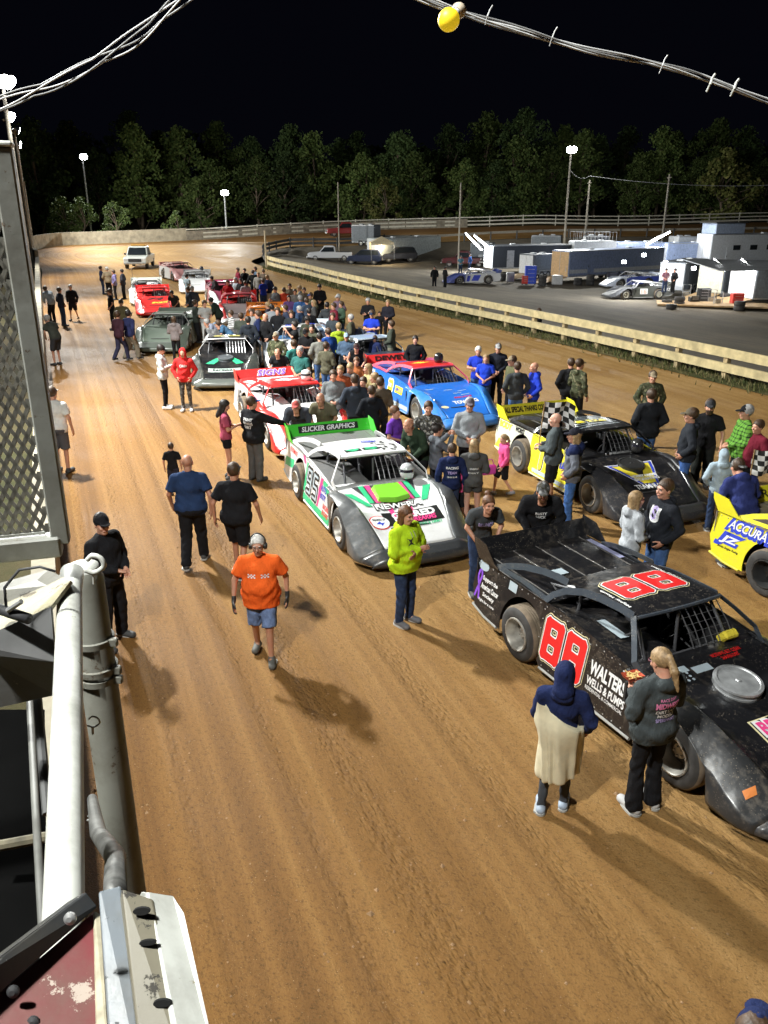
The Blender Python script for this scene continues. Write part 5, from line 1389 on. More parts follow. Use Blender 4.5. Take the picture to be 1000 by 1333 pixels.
Mc = LM('pale pink race car, hindmost of the racers, beside the white one', -15.57, 64.71, 300, paint((.72, .35, .35), .4), roof=paint((.75, .55, .50), .3), door=WHT)
Nc = LM('maroon and black race car with its white front clip showing, beside the crowd', -9.10, 48.27, 287, paint((.25, .03, .06), .4), roof=paint((.10, .03, .05), .4), fender=WHT, nose=WHT, hood=paint((.3, .05, .1), .4)); spoiler_text(Nc, 'MOTORSPORTS', dP, 1.3, .12)
Oc = LM('crimson race car with white doors behind the orange one', -7.22, 41.66, 280, RED, roof=paint((.4, .06, .08), .4), door=WHT, nose=WHT, hood=paint((.30, .25, .25), .4)); spoiler_text(Oc, 'BUILDERS INC', dW, 1.3, .13)
Pc = LM('orange and yellow race car hemmed in by the crowd', -5.12, 36.10, 277, ORG, door=WHT, quarter=paint((.5, .55, .6), .3), deck=ORG, roof=ORG, spoiler=ORG, hood=YEL); spoiler_text(Pc, 'CONCRETE', dK, 1.0, .12)
decal(Pc['root'], 'deck_stripe', [[(-.5, -.5), (.5, -.5), (.5, .5), (-.5, .5)]], (-1.7, .6, .966), (1, 0, 0), (0, 1, 0), dY, w=1.3, h=.5)
Qc = LM('white race car numbered 32 with a blue roof edge, surrounded by spectators', -3.09, 30.23, 270, WHT, roof=WHT, spoiler=paint((.55, .62, .68), .2), deck=paint((.1, .25, .5), .3)); spoiler_text(Qc, '32', dK, .40, .17, bold=.05, y=-.2)
for yv in (-.4, .4): roof_decal(Qc, 'roof_stripe', quad2(-.5, -.5, .5, .5, 2), -.35, yv, dB, w=.22, h=1.0)
Rc = LM('dark blue-grey race car half hidden in the crowd behind the blue number 2 car', -.45, 27.4, 300, paint((.04, .05, .08), .4), roof=paint((.35, .45, .60), .3), posts=paint((.45, .5, .55), .3), deck=DARKM)
# paddock racers
PZ = tz(19.3, 64.2)
Tc = LM('stripped race car with white number panel parked by the lit trailers', 19.34, 64.18, 189, paint((.05, .055, .045), .4), roof=paint((.35, .35, .35), .3), fender=DARKM, nose=DARKM, hood=DARKM, z=PZ, group='race cars in the paddock', rim=mat('pale_rim', (.6, .58, .5), .4), cat='race car')
side_decal(Tc, 'number_panel', [[(-.5, -.5), (.5, -.5), (.5, .5), (-.5, .5)]], 1, -.1, .58, dW, w=.6, h=.4); side_decal(Tc, 'number', '16', 1, -.1, .58, flat((.7, .45, .35)), w=.4, h=.3, bold=.04, off=.009)
side_decal(Tc, 'lettering', 'SUPPLY', 1, -1.9, .7, dW, w=.6, h=.2, bold=.03)
Uc = LM('blue and white race car in the far paddock with two men at its tail', 7.92, 76.29, 187, paint((.05, .08, .30), .2), roof=WHT, door=WHT, fender=paint((.1, .12, .35), .2), z=tz(7.9, 76.3), group='race cars in the paddock')
side_decal(Uc, 'stripe', [[(-.5, -.5), (.2, -.5), (.5, .5), (-.2, .5)]], 1, -.2, .55, dB, w=.9, h=.5); side_decal(Uc, 'stripe', [[(-.5, -.5), (.2, -.5), (.5, .5), (-.2, .5)]], 1, .5, .5, dB, w=.4, h=.5)
Vp = G(826, 372, -1.2); Vc = LM('white and blue race car parked just behind the stripped one', Vp.x, Vp.y + 1.5, 190, paint((.6, .64, .75), .2), roof=WHT, door=paint((.05, .08, .4), .2), z=tz(Vp.x, Vp.y + 1.5), group='race cars in the paddock')
# ------------------------------------------------------------ the people
BK = (.012, .012, .014); NV = (.014, .022, .075); GY = (.10, .105, .115); MG = (.20, .21, .22); LG = (.40, .41, .43); WH = (.70, .70, .68); RB_ = (.02, .05, .50)
JN = (.055, .11, .25); DJ = (.025, .04, .085); KH = (.26, .21, .14); OL = (.10, .10, .05); TN = (.30, .24, .16); RD = (.55, .02, .03); MR = (.16, .015, .03); TL = (.06, .28, .25); PU = (.16, .05, .42); PK = (.80, .10, .28)
CAMO = fabric((.16, .15, .09), 'camo', (.05, .06, .03)); GCAMO = fabric((.25, .25, .25), 'camo', (.08, .08, .08)); PLAID = fabric((.14, .34, .05), 'plaid', (.015, .03, .012))
CHK = fabric((.75, .75, .75), 'check', (.02, .02, .02)); STR = fabric((.7, .7, .7), 'stripe', (.02, .02, .02))
TXW = mat('print_white', (.72, .72, .72), .8, var=.05); TXP = mat('print_pink', (.75, .22, .42), .8, var=.05); TXL = mat('print_lilac', (.40, .32, .62), .8, var=.05); TXK = mat('print_black', (.02, .02, .02), .8)
CR = 'crowd standing among the race cars'
Pn = person
# --- near people
p = Pn(335, 699, 272, 'heavyset man in an orange shirt, blue shorts, headphones and black gloves walking toward the camera', ('polo', (.85, .13, .02)), ('shorts', (.09, .15, .30)), 'walk2', h=1.70, g=1.6, hair='short:wh', shoes=(.10, .10, .09), bmat=fabric((.12, .17, .30), 'denim'), skin=1)
for x_ in (-.085, .085):   # chequered chest flashes
    bv = bvh_of([p['top']])
    decal(p['root'], 'print', [[(-.5 + i / 5, -.5 + j / 3), (-.5 + (i + 1) / 5, -.5 + j / 3), (-.5 + (i + 1) / 5, -.5 + (j + 1) / 3), (-.5 + i / 5, -.5 + (j + 1) / 3)] for i in range(5) for j in range(3) if (i + j) % 2 == 0], (x_, .30, 1.27), (-1, 0, 0), (0, 0, 1), TXW, w=.10, h=.05, bvh=bv, off=.004, seg=0)
mb = MB(); mb.tube([(.10 * sin(a), -.005, .04 + .125 * cos(a)) for a in [radians_ * pi / 12 for radians_ in range(-6, 7)]], .009, 6)
hb = mb.build('headphones', mat('headphone_black', (.02, .02, .02), .4), p['root'], smooth=True); hb.matrix_local = p['Mh']
for s in (-1, 1):
    mb = MB(); mb.lathe([(0, .0), (.04, .0), (.045, .012), (.045, .03), (.03, .042), (0, .044)], 14, Matrix.Translation((s * .075, -.008, -.01)) @ Matrix.Rotation(s * pi / 2, 4, 'Y')); o = mb.build('ear_cup', mat('headphone_black', (.02, .02, .02), .4), hb, smooth=True)
def glasses(p, c=(.05, .05, .05)):
    mb = MB()
    for s in (-1, 1):
        mb.tube([(s * .032 + .021 * cos(a * pi / 6), .112, .004 + .016 * sin(a * pi / 6)) for a in range(13)], .0022, 4); mb.tube([(s * .052, .110, .008), (s * .082, .01, .008)], .0022, 4)
    mb.tube([(-.012, .114, .008), (.012, .114, .008)], .0022, 4)
    o = mb.build('glasses', mat('glasses_frame', c, .3), p['root']); o.matrix_local = p['Mh']
def gloves(p, pose, lod=0, c=(.02, .02, .02)):
    d, J = skel(pose, 1.0 if 'g' not in p else p['g'])
glasses(p)
def glove_pair(p, kindset, c):
    # hand meshes slightly swollen over the skin
    J = p['J']
    for s in 'rl':
        w_ = J['w' + s]; e = J['e' + s]; z = Vector(e - w_).normalized(); out = Vector((1 if s == 'r' else -1, 0, 0)); xx = (out - z * out.dot(z)).normalized(); yy = z.cross(xx)
        V, F = hand_geo(kindset, 0); V = np.array(V)
        if yy.y < 0: V = V * (1, -1, 1); F = np.asarray(F)[:, ::-1]
        key = ('glove', kindset, s); me = np_mesh('glove', V * 1.12, F); me.materials.append(mat('glove_black', c, .6)); o = link('glove', me, p['root'])
        o.matrix_local = Matrix(((xx.x, yy.x, z.x, w_[0]), (xx.y, yy.y, z.y, w_[1]), (xx.z, yy.z, z.z, w_[2]), (0, 0, 0, 1)))
glove_pair(p, 'relax', (.02, .02, .02))
mb = MB(); mb.box((.33 + .0, .20, .80), (.02, .03, .03), bev=.005)
p = Pn(243, 592, 97, 'bald man in a navy t-shirt and black trousers walking away, seen from behind', ('tee', (.02, .04, .10)), ('baggy', BK), 'walk', h=1.83, g=1.5, hair=None, skin=1)
mb = MB(); V = [(.17 * cos(a) * 1.12, .125 * sin(a) * 1.08 - .01 - .012, zz) for zz in (.93, 1.0) for a in [2 * pi * k / 20 for k in range(20)]]; mb.add(V, [(k, (k + 1) % 20, 20 + (k + 1) % 20, 20 + k) for k in range(20)]); o = mb.build('duty_belt', mat('belt_black', (.015, .015, .015), .5), p['root'], smooth=True); o.modifiers.new('t', 'SOLIDIFY').thickness = .02
p = Pn(304, 602, 78, 'man in a black t-shirt, shorts and grey cap walking beside the bald man', ('tee', BK), ('shorts', BK), 'walk2', h=1.77, g=1.5, hair='short:br', hat=('cap', (.12, .13, .15)), skin=1)
p = Pn(222, 577, 95, 'small child in a black t-shirt walking just ahead of the bald man', ('tee', BK), ('shorts', (.03, .03, .05)), 'stand', h=1.08, hair='short:br')
p = Pn(131, 669, 335, 'security officer in an all-black uniform and black cap standing against the left wall', ('jacket', BK), ('baggy', BK), 'police', h=1.80, g=1.3, hair='short:dk', hat=('cap', BK))
decal(p['root'], 'sleeve_patch', [[(-.5, -.5), (.5, -.5), (.5, .5), (-.5, .5)]], (-.285, .02, 1.33), (0, -1, 0), (0, 0, 1), mat('patch_tan', (.35, .28, .12), .8), w=.05, h=.06)
p = Pn(529, 660, 318, 'woman in a bright yellow-green hoodie and jeans with long brown hair, arms folded', ('hoodie', (.48, .72, .02)), ('jeans', DJ), 'crossed', h=1.66, g=1.5, hair='long:au', fem=True, shoes=(.14, .14, .15))
decal(p['root'], 'print', [[(-.5, -.5), (-.1, -.05), (-.5, .5), (0, .25), (.5, .5), (.1, -.05), (.5, -.5), (0, -.3)]], (.07, .5, 1.31), (-1, 0, 0), (0, 0, 1), TXK, w=.11, h=.11, bvh=bvh_of([p['top']]), off=.005)
# hooded girl in a blanket
p = Pn(737, 862, 75, 'girl with a navy hood up, wrapped in a cream blanket, beside the black race car', ('hoodie', NV), ('slim', (.06, .065, .075)), 'wrap', h=1.62, hair=None, hat=('hood', NV), shoes=(.35, .42, .52), fem=True)
v = Vox((-.45, -.45, .25), (.45, .5, 1.32), .014); J = p['J']
v.ell((-.01, .03, 1.05), (.232, .195, .34), 0); v.cone((0, .02, 1.02), (-.01, .02, .48), .205, .192, .05, flat=((0, 1, 0), .88)); v.cone((.08, .10, 1.1), (.10, .12, .42), .16, .14, .05); v.cone((-.16, .0, 1.34), (-.17, .03, 1.1), .10, .09, .08)
sl, Q = v.sub((-9,) * 3, (9,) * 3); an = np.arctan2(Q[..., 1], Q[..., 0]); v.D = v.D + (.020 * np.sin(an * 9 + Q[..., 2] * 5 + 2 * np.sin(an * 3)) * np.clip((1.2 - Q[..., 2]) * 2, 0, 1)).astype(np.float32)
v.clip((-.0, -.05, 1.21), (.75, -.1, 1)); v.clip((0, 0, .44), (.18, .1, -1))
me = np_mesh('blanket', *v.mesh()); me.materials.append(mat('blanket_fleece', (.66, .60, .42), .95, var=.1, vs=8, bmp=.8, bs_=120)); o = link('blanket', me, empty('blanket_anchor', (0, 0, 0)))
ba = o.parent; bpy.data.objects.remove(ba); o.parent = None
o.matrix_world = Matrix.Translation(p['root'].location) @ Matrix.Rotation(p['root'].rotation_euler[2], 4, 'Z') @ Matrix.Scale(p['root'].scale[0], 4)
o.name = 'blanket'; tag(o, 'cream fleece blanket wrapped round the girl in the navy hood', 'blanket')
p = Pn(863, 846, 112, 'woman with a blonde ponytail and glasses in a grey printed hoodie and black flared trousers', ('hoodie', (.055, .065, .068)), ('flare', BK), 'phone', h=1.68, g=1.4, hair='pony:bl', fem=True, shoes=(.5, .5, .5)); glasses(p, (.3, .1, .15))
print_on(p, 'RACE DAY', TXP, 1.33, w=.17, bold=.02); print_on(p, 'MIDWEST', TXP, 1.27, w=.24, h=.055, bold=.05); print_on(p, 'DIRT LATE\nMODELS', TXW, 1.18, w=.22, bold=.03); print_on(p, 'SPEEDWAY', TXL, 1.11, w=.20, h=.03, bold=.03)
pw = p
# food tray in her hands
d_, J_ = skel('phone', 1.1); q = (J_['wr'] + J_['wl']) / 2; ws = p['root'].matrix_basis if False else None
Mw = Matrix.Translation(p['root'].location) @ Matrix.Rotation(p['root'].rotation_euler[2], 4, 'Z') @ Matrix.Scale(p['root'].scale[0], 4); qq = Mw @ Vector((q[0], q[1] + .10, q[2] + .05))
tr = empty('snack_tray', qq, p['root'].rotation_euler[2]); tag(tr, 'small paper tray of fries held by the woman with the blonde ponytail', 'food tray')
mb = MB(); mb.add([(-.07, -.05, 0), (.07, -.05, 0), (.07, .05, 0), (-.07, .05, 0), (-.09, -.065, .04), (.09, -.065, .04), (.09, .065, .04), (-.09, .065, .04)], [(0, 1, 2, 3), (0, 1, 5, 4), (1, 2, 6, 5), (2, 3, 7, 6), (3, 0, 4, 7)]); mb.build('tray', mat('paper_red', (.55, .10, .05), .8), tr)
mb = MB()
for k in range(26): mb.box((random.uniform(-.06, .06), random.uniform(-.045, .045), random.uniform(.02, .05)), (.05, .008, .008), Matrix.Rotation(random.uniform(0, 3), 3, 'Z') @ Matrix.Rotation(random.uniform(-.5, .5), 3, 'Y'))
mb.build('fries', mat('fries', (.75, .55, .22), .8), tr)
# leaning on the black spoiler
p = Pn(637, 646, 282, 'young woman with a topknot in a grey t-shirt leaning on the black spoiler', ('tee', (.06, .065, .07)), ('jeans', DJ), 'lean', h=1.68, hair='bun:au', fem=True); print_on(p, 'BILLINGS', TXL, 1.30, side='front', w=.22, h=.06)
p = Pn(708, 628, 262, 'bearded man in a black hoodie and camouflage cap leaning on the black spoiler', ('hoodie', BK), ('baggy', BK), 'lean', h=1.85, g=1.3, hair='short:br', hat=('cap', GCAMO), beard='au', skin=1); print_on(p, 'RUSTY\nLUCK', TXW, 1.31, side='front', w=.15, bold=.03)
p = Pn(830, 640, 10, 'blonde woman in a light grey hoodie talking to the dark-haired man behind the black car', ('hoodie', (.42, .44, .47)), ('leg', BK), 'clasp', h=1.68, hair='long:bl', fem=True, skin=2)
p = Pn(867, 626, 200, 'dark-haired man in a black hoodie with hands in pockets facing the blonde woman', ('hoodie', (.018, .02, .026)), ('jeans', JN), 'pockets', h=1.80, g=1.1, hair='short:br'); print_on(p, 'U', TXW, 1.30, side='front', w=.16, bold=.04); print_on(p, 'S', TXL, 1.32, side='front', w=.10, bold=.03)
# around the white car
p = Pn(292, 521, 15, 'woman with dark hair in a maroon-pink t-shirt beside the red and white car', ('tee', (.38, .07, .12)), ('shortshort', BK), 'phone', h=1.70, hair='long:dk', fem=True)
p = Pn(328, 516, 52, 'man in a black printed long-sleeve shirt and blue cap reaching toward the white car', ('jacket', BK), ('baggy', (.10, .10, .10)), 'reach', h=1.80, g=1.5, hair='short:br', hat=('cap', (.03, .10, .30))); print_on(p, 'SPRINT\nWINGS\nDIRT', TXW, 1.25, w=.26, bold=.03)
p = Pn(385, 521, 265, 'man in a dark jacket and faded red cap leaning on the green spoiler', ('jacket', (.05, .055, .07)), ('jeans', DJ), 'leanfar', h=1.78, g=1.2, hair='short:gr', hat=('cap', (.45, .10, .09)))
p = Pn(417, 512, 255, 'bald man in a brown-green shirt leaning on the green spoiler', ('polo', (.12, .11, .07)), ('jeans', DJ), 'lean', h=1.80, g=1.2, hair=None, skin=1)
p = Pn(515, 530, 330, 'person with glasses in a bright purple shirt behind the white car', ('tee', PU), ('jeans', DJ), 'clasp', h=1.70, g=1.1, hair='short:au', fem=True, group=CR)
p = Pn(532, 545, 220, 'bald man in a black and green jacket leaning over the white car roof', ('jacket', (.03, .05, .03)), ('baggy', BK), 'lean', h=1.85, g=1.2, hair=None, skin=1)
p = Pn(558, 524, 270, 'person in a mottled dark and pale jacket, left of the tall grey sweatshirt', ('hoodie', fabric((.45, .44, .40), 'camo', (.08, .08, .08))), ('slim', BK), 'pockets', h=1.72, hair='short:br')
p = Pn(570, 552, 20, 'dark-haired girl in a grey hoodie raising her phone beside the white car', ('hoodie', (.13, .14, .16)), ('slim', BK), 'photo', h=1.60, hair='bun:dk', fem=True)
p = Pn(612, 518, 268, 'tall man in a pale grey sweatshirt and cap in front of the blue car', ('hoodie', (.30, .32, .34)), ('jeans', BK), 'clasp', h=1.82, g=1.3, hair='short:gr', hat=('cap', (.15, .13, .16)))
p = Pn(589, 578, 92, 'boy in a navy hoodie with white back print standing beside the white car', ('hoodie', NV), ('slim', (.03, .04, .08)), 'stand', h=1.50, hair='short:br'); print_on(p, 'RACING', TXW, 1.30, w=.24, bold=.04); print_on(p, 'TEAM', TXL, 1.20, w=.18, bold=.04); print_on(p, '2024', TXW, 1.11, w=.2, h=.03)
p = Pn(618, 572, 88, 'blonde girl in a grey hoodie and short shorts seen from behind', ('hoodie', (.085, .085, .085)), ('shortshort', (.06, .06, .06)), 'clasp', h=1.56, hair='undercaplong:bl', fem=True, shoes=(.7, .7, .7), skin=2); print_on(p, 'coastal', TXW, 1.22, w=.16); print_on(p, 'DIRT', TXW, 1.13, w=.2, h=.03)
p = Pn(598, 600, 60, 'small child in a pink top hidden between the boy in navy and the blonde girl', ('tee', PK), ('shorts', BK), 'stand', h=1.15, hair='short:bl')
p = Pn(656, 566, 195, 'little girl in a bright pink hoodie and black shorts by the yellow 17 car', ('hoodie', PK), ('shorts', BK), 'walk', h=1.26, hair='pony:bl', fem=True, skin=2, shoes=(.3, .3, .35))
q = p['root'].location
bg_ = empty('pink_bag', (q.x - .28, q.y - .02, .42), .3); tag(bg_, 'purple-pink bag swinging from the hand of the little girl in pink', 'bag')
mb = MB(); mb.box((0, 0, .12), (.30, .09, .20), bev=.03); mb.build('bag_body', mat('bag_magenta', (.55, .06, .38), .6, bmp=.5, dist=.02), bg_, auto=40); mb = MB(); mb.tube([(-.1, 0, .21), (-.06, 0, .33), (.06, 0, .33), (.1, 0, .21)], .01, 5); mb.build('bag_handle', mat('bag_magenta', (.55, .06, .38), .6), bg_)
p = Pn(724, 538, 160, 'bald man in a grey jacket and black shorts holding a chequered flag', ('jacket', (.075, .09, .095)), ('shorts', BK), 'holdflag', h=1.82, g=1.2, hair=None, skin=2); pflag = p
p = Pn(749, 557, 165, 'woman in a navy and grey hooded jacket, dark cap and jeans beside the 17 car', ('hoodie', fabric((.13, .14, .17), 'plain')), ('jeans', (.05, .12, .32)), 'pockets', h=1.74, g=1.1, hair='undercaplong:bl', hat=('cap', (.02, .02, .03)), fem=True)
# yoke of the two-tone jacket
v = Vox((-.45, -.35, 1.2), (.45, .35, 1.62), .016); v.cone((-.19, -.01, 1.415), (.19, -.01, 1.415), .098, .098, 0); v.ell((0, -.11, 1.45), (.115, .07, .085), .03); v.ell((0, 0, 1.34), (.205, .15, .09), .03); v.ell((0, -.0, 1.58), (.065, .065, .1), 0, op='cut')
me = np_mesh('yoke', *v.mesh()); me.materials.append(fabric(NV)); link('yoke', me, p['root'])
# beyond the 17 car
p = Pn(744, 467, 95, 'heavy man in a black hoodie seen from behind, beyond the yellow spoiler', ('hoodie', BK), ('jeans', BK), 'pockets', h=1.80, g=1.4, hair='short:br')
p = Pn(756, 467, 30, 'man in a tan cap half hidden behind the heavy man in the black hoodie', ('hoodie', CAMO), ('jeans', BK), 'stand', h=1.84, hair='short:br', hat=('cap', TN))
p = Pn(851, 483, 265, 'man in a camouflage jacket and cap facing the camera by the guard rail side', ('jacket', CAMO), ('jeans', KH), 'pockets', h=1.76, hair='short:br', hat=('cap', TN))
p = Pn(849, 506, 98, 'man in a black jacket, dark cap and jeans seen from behind beyond the 17 car', ('jacket', (.02, .022, .026)), ('jeans', JN), 'pockets', h=1.80, g=1.3, hair='short:br', hat=('cap', BK))
p = Pn(901, 531, 165, 'man in a black hoodie, tan cap and jeans at the nose of the 17 car', ('hoodie', (.022, .025, .032)), ('jeans', (.05, .11, .30)), 'pockets', h=1.82, g=1.2, hair='short:br', hat=('cap', (.12, .10, .07)))
p = Pn(926, 520, 250, 'bearded man in a black t-shirt and black trousers beside the man in the tan cap', ('tee', BK), ('baggy', (.02, .022, .02)), 'walk', h=1.82, g=1.1, hair='short:br', hat=('cap', (.05, .05, .055)), beard='br')
p = Pn(973, 527, 175, 'man in a bright green plaid shirt and black cap at the right edge', ('jacket', PLAID), ('baggy', BK), 'clasp', h=1.84, g=1.4, hair='short:gr', hat=('cap', BK))
p = Pn(988, 548, 200, 'person in a dark red top just behind the green plaid shirt', ('tee', MR), ('jeans', BK), 'stand', h=1.70, g=1.3, hair='short:br')
p = Pn(944, 584, 80, 'child in a pale blue hoodie with the hood up beside the yellow car', ('hoodie', (.36, .45, .52)), ('jeans', DJ), 'pockets', h=1.45, hair=None, hat=('hood', (.36, .45, .52)))
p = Pn(962, 597, 100, 'person in a navy blue sweater and grey patterned cap bending behind the yellow spoiler', ('hoodie', (.03, .04, .15)), ('jeans', DJ), 'lean', h=1.75, g=1.3, hair='short:br', hat=('back', GCAMO))
# around the blue car and along the right
p = Pn(541, 438, 262, 'dark-haired person in a black jacket facing the camera behind the blue car', ('jacket', BK), ('jeans', DJ), 'pockets', h=1.66, hair='short:dk')
p = Pn(623, 452, 262, 'grey-haired person in a royal blue t-shirt, left one of the blue-shirted pair', ('tee', RB_), ('jeans', JN), 'crossed', h=1.72, g=1.1, hair='short:wh')
p = Pn(633, 462, 255, 'blonde woman in a royal blue t-shirt, front one of the blue-shirted pair', ('tee', (.02, .06, .55)), ('jeans', DJ), 'clasp', h=1.66, g=1.1, hair='undercaplong:bl', fem=True)
p = Pn(649, 447, 262, 'man in a black sweatshirt and white cap right of the blue-shirted pair', ('hoodie', (.018, .02, .03)), ('jeans', BK), 'clasp', h=1.84, hair='short:br', hat=('cap', (.35, .35, .35)))
p = Pn(667, 463, 200, 'person in an olive jacket and cap between the black sweatshirt and the grey jacket', ('jacket', OL), ('jeans', BK), 'stand', h=1.72, hair='short:br', hat=('cap', TN))
p = Pn(674, 472, 95, 'man in a dark grey hoodie and jeans seen from behind near the blue car', ('hoodie', (.045, .05, .055)), ('jeans', JN), 'pockets', h=1.74, g=1.1, hair='short:br')
p = Pn(696, 472, 190, 'balding man in a royal blue hoodie standing at the right of his group', ('hoodie', RB_), ('jeans', (.03, .04, .07)), 'pockets', h=1.72, g=1.1, hair=None)
p = Pn(484, 404, 262, 'man in a royal blue t-shirt with folded arms and pale jeans', ('tee', RB_), ('jeans', (.25, .32, .42)), 'crossed', h=1.80, hair='short:br', hat=('cap', DJ))
p = Pn(488, 437, 240, 'child in a navy jacket in front of the man in the royal blue t-shirt', ('jacket', NV), ('jeans', (.3, .33, .38)), 'stand', h=1.35, hair='short:br', hat=('cap', NV))
p = Pn(509, 418, 170, 'man in a dark olive jacket standing alone left of the blue car roof', ('jacket', (.06, .07, .055)), ('baggy', (.16, .15, .11)), 'clasp', h=1.74, hair='short:br')
p = Pn(479, 389, 262, 'person in black with folded arms, behind the royal blue t-shirt', ('jacket', BK), ('jeans', DJ), 'crossed', h=1.74, hair='short:gr')
p = Pn(505, 391, 250, 'person in black trousers and jacket at the right of the far trio', ('jacket', (.02, .02, .03)), ('slim', BK), 'clasp', h=1.74, hair='short:bl')
p = Pn(494, 406, 262, 'small child in black between the two black-clad adults', ('hoodie', BK), ('slim', BK), 'stand', h=1.2, hair='short:br')
p = Pn(702, 402, 190, 'person in black on the paddock side looking over the cream guard rail', ('hoodie', (.012, .014, .02)), ('jeans', BK), 'phone', h=1.76, hair='short:br', z=-.9)
# by the left wall and the left file
p = Pn(60, 411, 150, 'grey-haired man in a dark olive t-shirt and shorts with a hand on the left wall', ('tee', (.05, .055, .045)), ('shorts', (.04, .04, .045)), 'lean', h=1.88, g=1.2, hair='short:gr')
p = Pn(58, 373, 150, 'person in a pale grey jacket leaning over the left wall, farthest along it', ('jacket', (.28, .32, .36)), ('jeans', BK), 'lean', h=1.78, hair='short:br')
p = Pn(77, 374, 40, 'person in dark clothes and a white cap left of the person in black shorts', ('jacket', (.025, .03, .05)), ('jeans', DJ), 'pockets', h=1.72, hair='short:br', hat=('cap', WH))
p = Pn(91, 371, 272, 'person in a black hoodie and shorts walking toward the camera near the left wall', ('hoodie', BK), ('shorts', (.02, .02, .02)), 'walk', h=1.76, hair='short:gr')
p = Pn(67, 503, 85, 'man in a white t-shirt and grey shorts and white cap beside the left wall', ('tee', WH), ('shorts', (.10, .10, .11)), 'stand', h=1.80, g=1.3, hair='short:br', hat=('cap', WH))
for x_, y_, f_, lb, tp, bt, hr, ht in (
    (131, 347, 20, 'person in a navy jacket, leftmost of the huddle by the pale grey-green car', ('jacket', (.04, .05, .11)), ('jeans', DJ), 'short:br', None),
    (139, 348, 100, 'grey-haired person in a brown coat in the huddle by the pale grey-green car', ('jacket', TN), ('jeans', BK), 'short:wh', None),
    (147, 352, 200, 'person in a lilac top in the huddle by the pale grey-green car', ('hoodie', (.16, .14, .28)), ('jeans', BK), 'short:br', None),
    (158, 351, 180, 'person in a black jacket at the wheel of the pale grey-green car', ('jacket', (.03, .03, .04)), ('jeans', BK), 'short:dk', None),
    (142, 376, 200, 'person in a black cap and t-shirt standing alone just below the huddle', ('tee', BK), ('jeans', BK), 'short:br', ('cap', BK)),
    (157, 390, 280, 'person in a tan vest and cap behind the navy jacket', ('jacket', (.22, .19, .10)), ('jeans', BK), 'short:br', ('cap', (.06, .05, .04))),
    (153, 406, 60, 'person in a maroon-black jacket, left of two walking side by side', ('jacket', (.05, .02, .03)), ('jeans', (.03, .03, .06)), 'short:br', None),
    (167, 404, 60, 'person in a navy jacket and khaki trousers, right of two walking side by side', ('jacket', (.025, .03, .09)), ('baggy', (.22, .19, .14)), 'short:dk', ('cap', NV))):
    Pn(x_, y_, f_, lb, tp, bt, 'walk' if 'walking' in lb else 'pockets', h=1.76, g=1.1, hair=hr, hat=ht)
p = Pn(209, 449, 5, 'man in a white hoodie, black cap and black trousers looking at his phone', ('hoodie', (.55, .58, .56)), ('slim', BK), 'phone', h=1.76, g=1.1, hair='short:dk', hat=('cap', BK), shoes=(.6, .6, .6))
p = Pn(237, 453, 275, 'person in a red hoodie with the hood up and mottled grey trousers', ('hoodie', (.62, .03, .03)), ('slim', GCAMO), 'pockets', h=1.68, g=1.1, hair=None, hat=('hood', (.62, .03, .03)), shoes=(.5, .5, .5)); print_on(p, 'Ohio', TXW, 1.30, side='front', w=.2, bold=.03)
p = Pn(226, 412, 85, 'long-haired woman in a grey top beside the green-grey car', ('hoodie', (.20, .17, .17)), ('leg', BK), 'clasp', h=1.68, hair='long:br', fem=True)
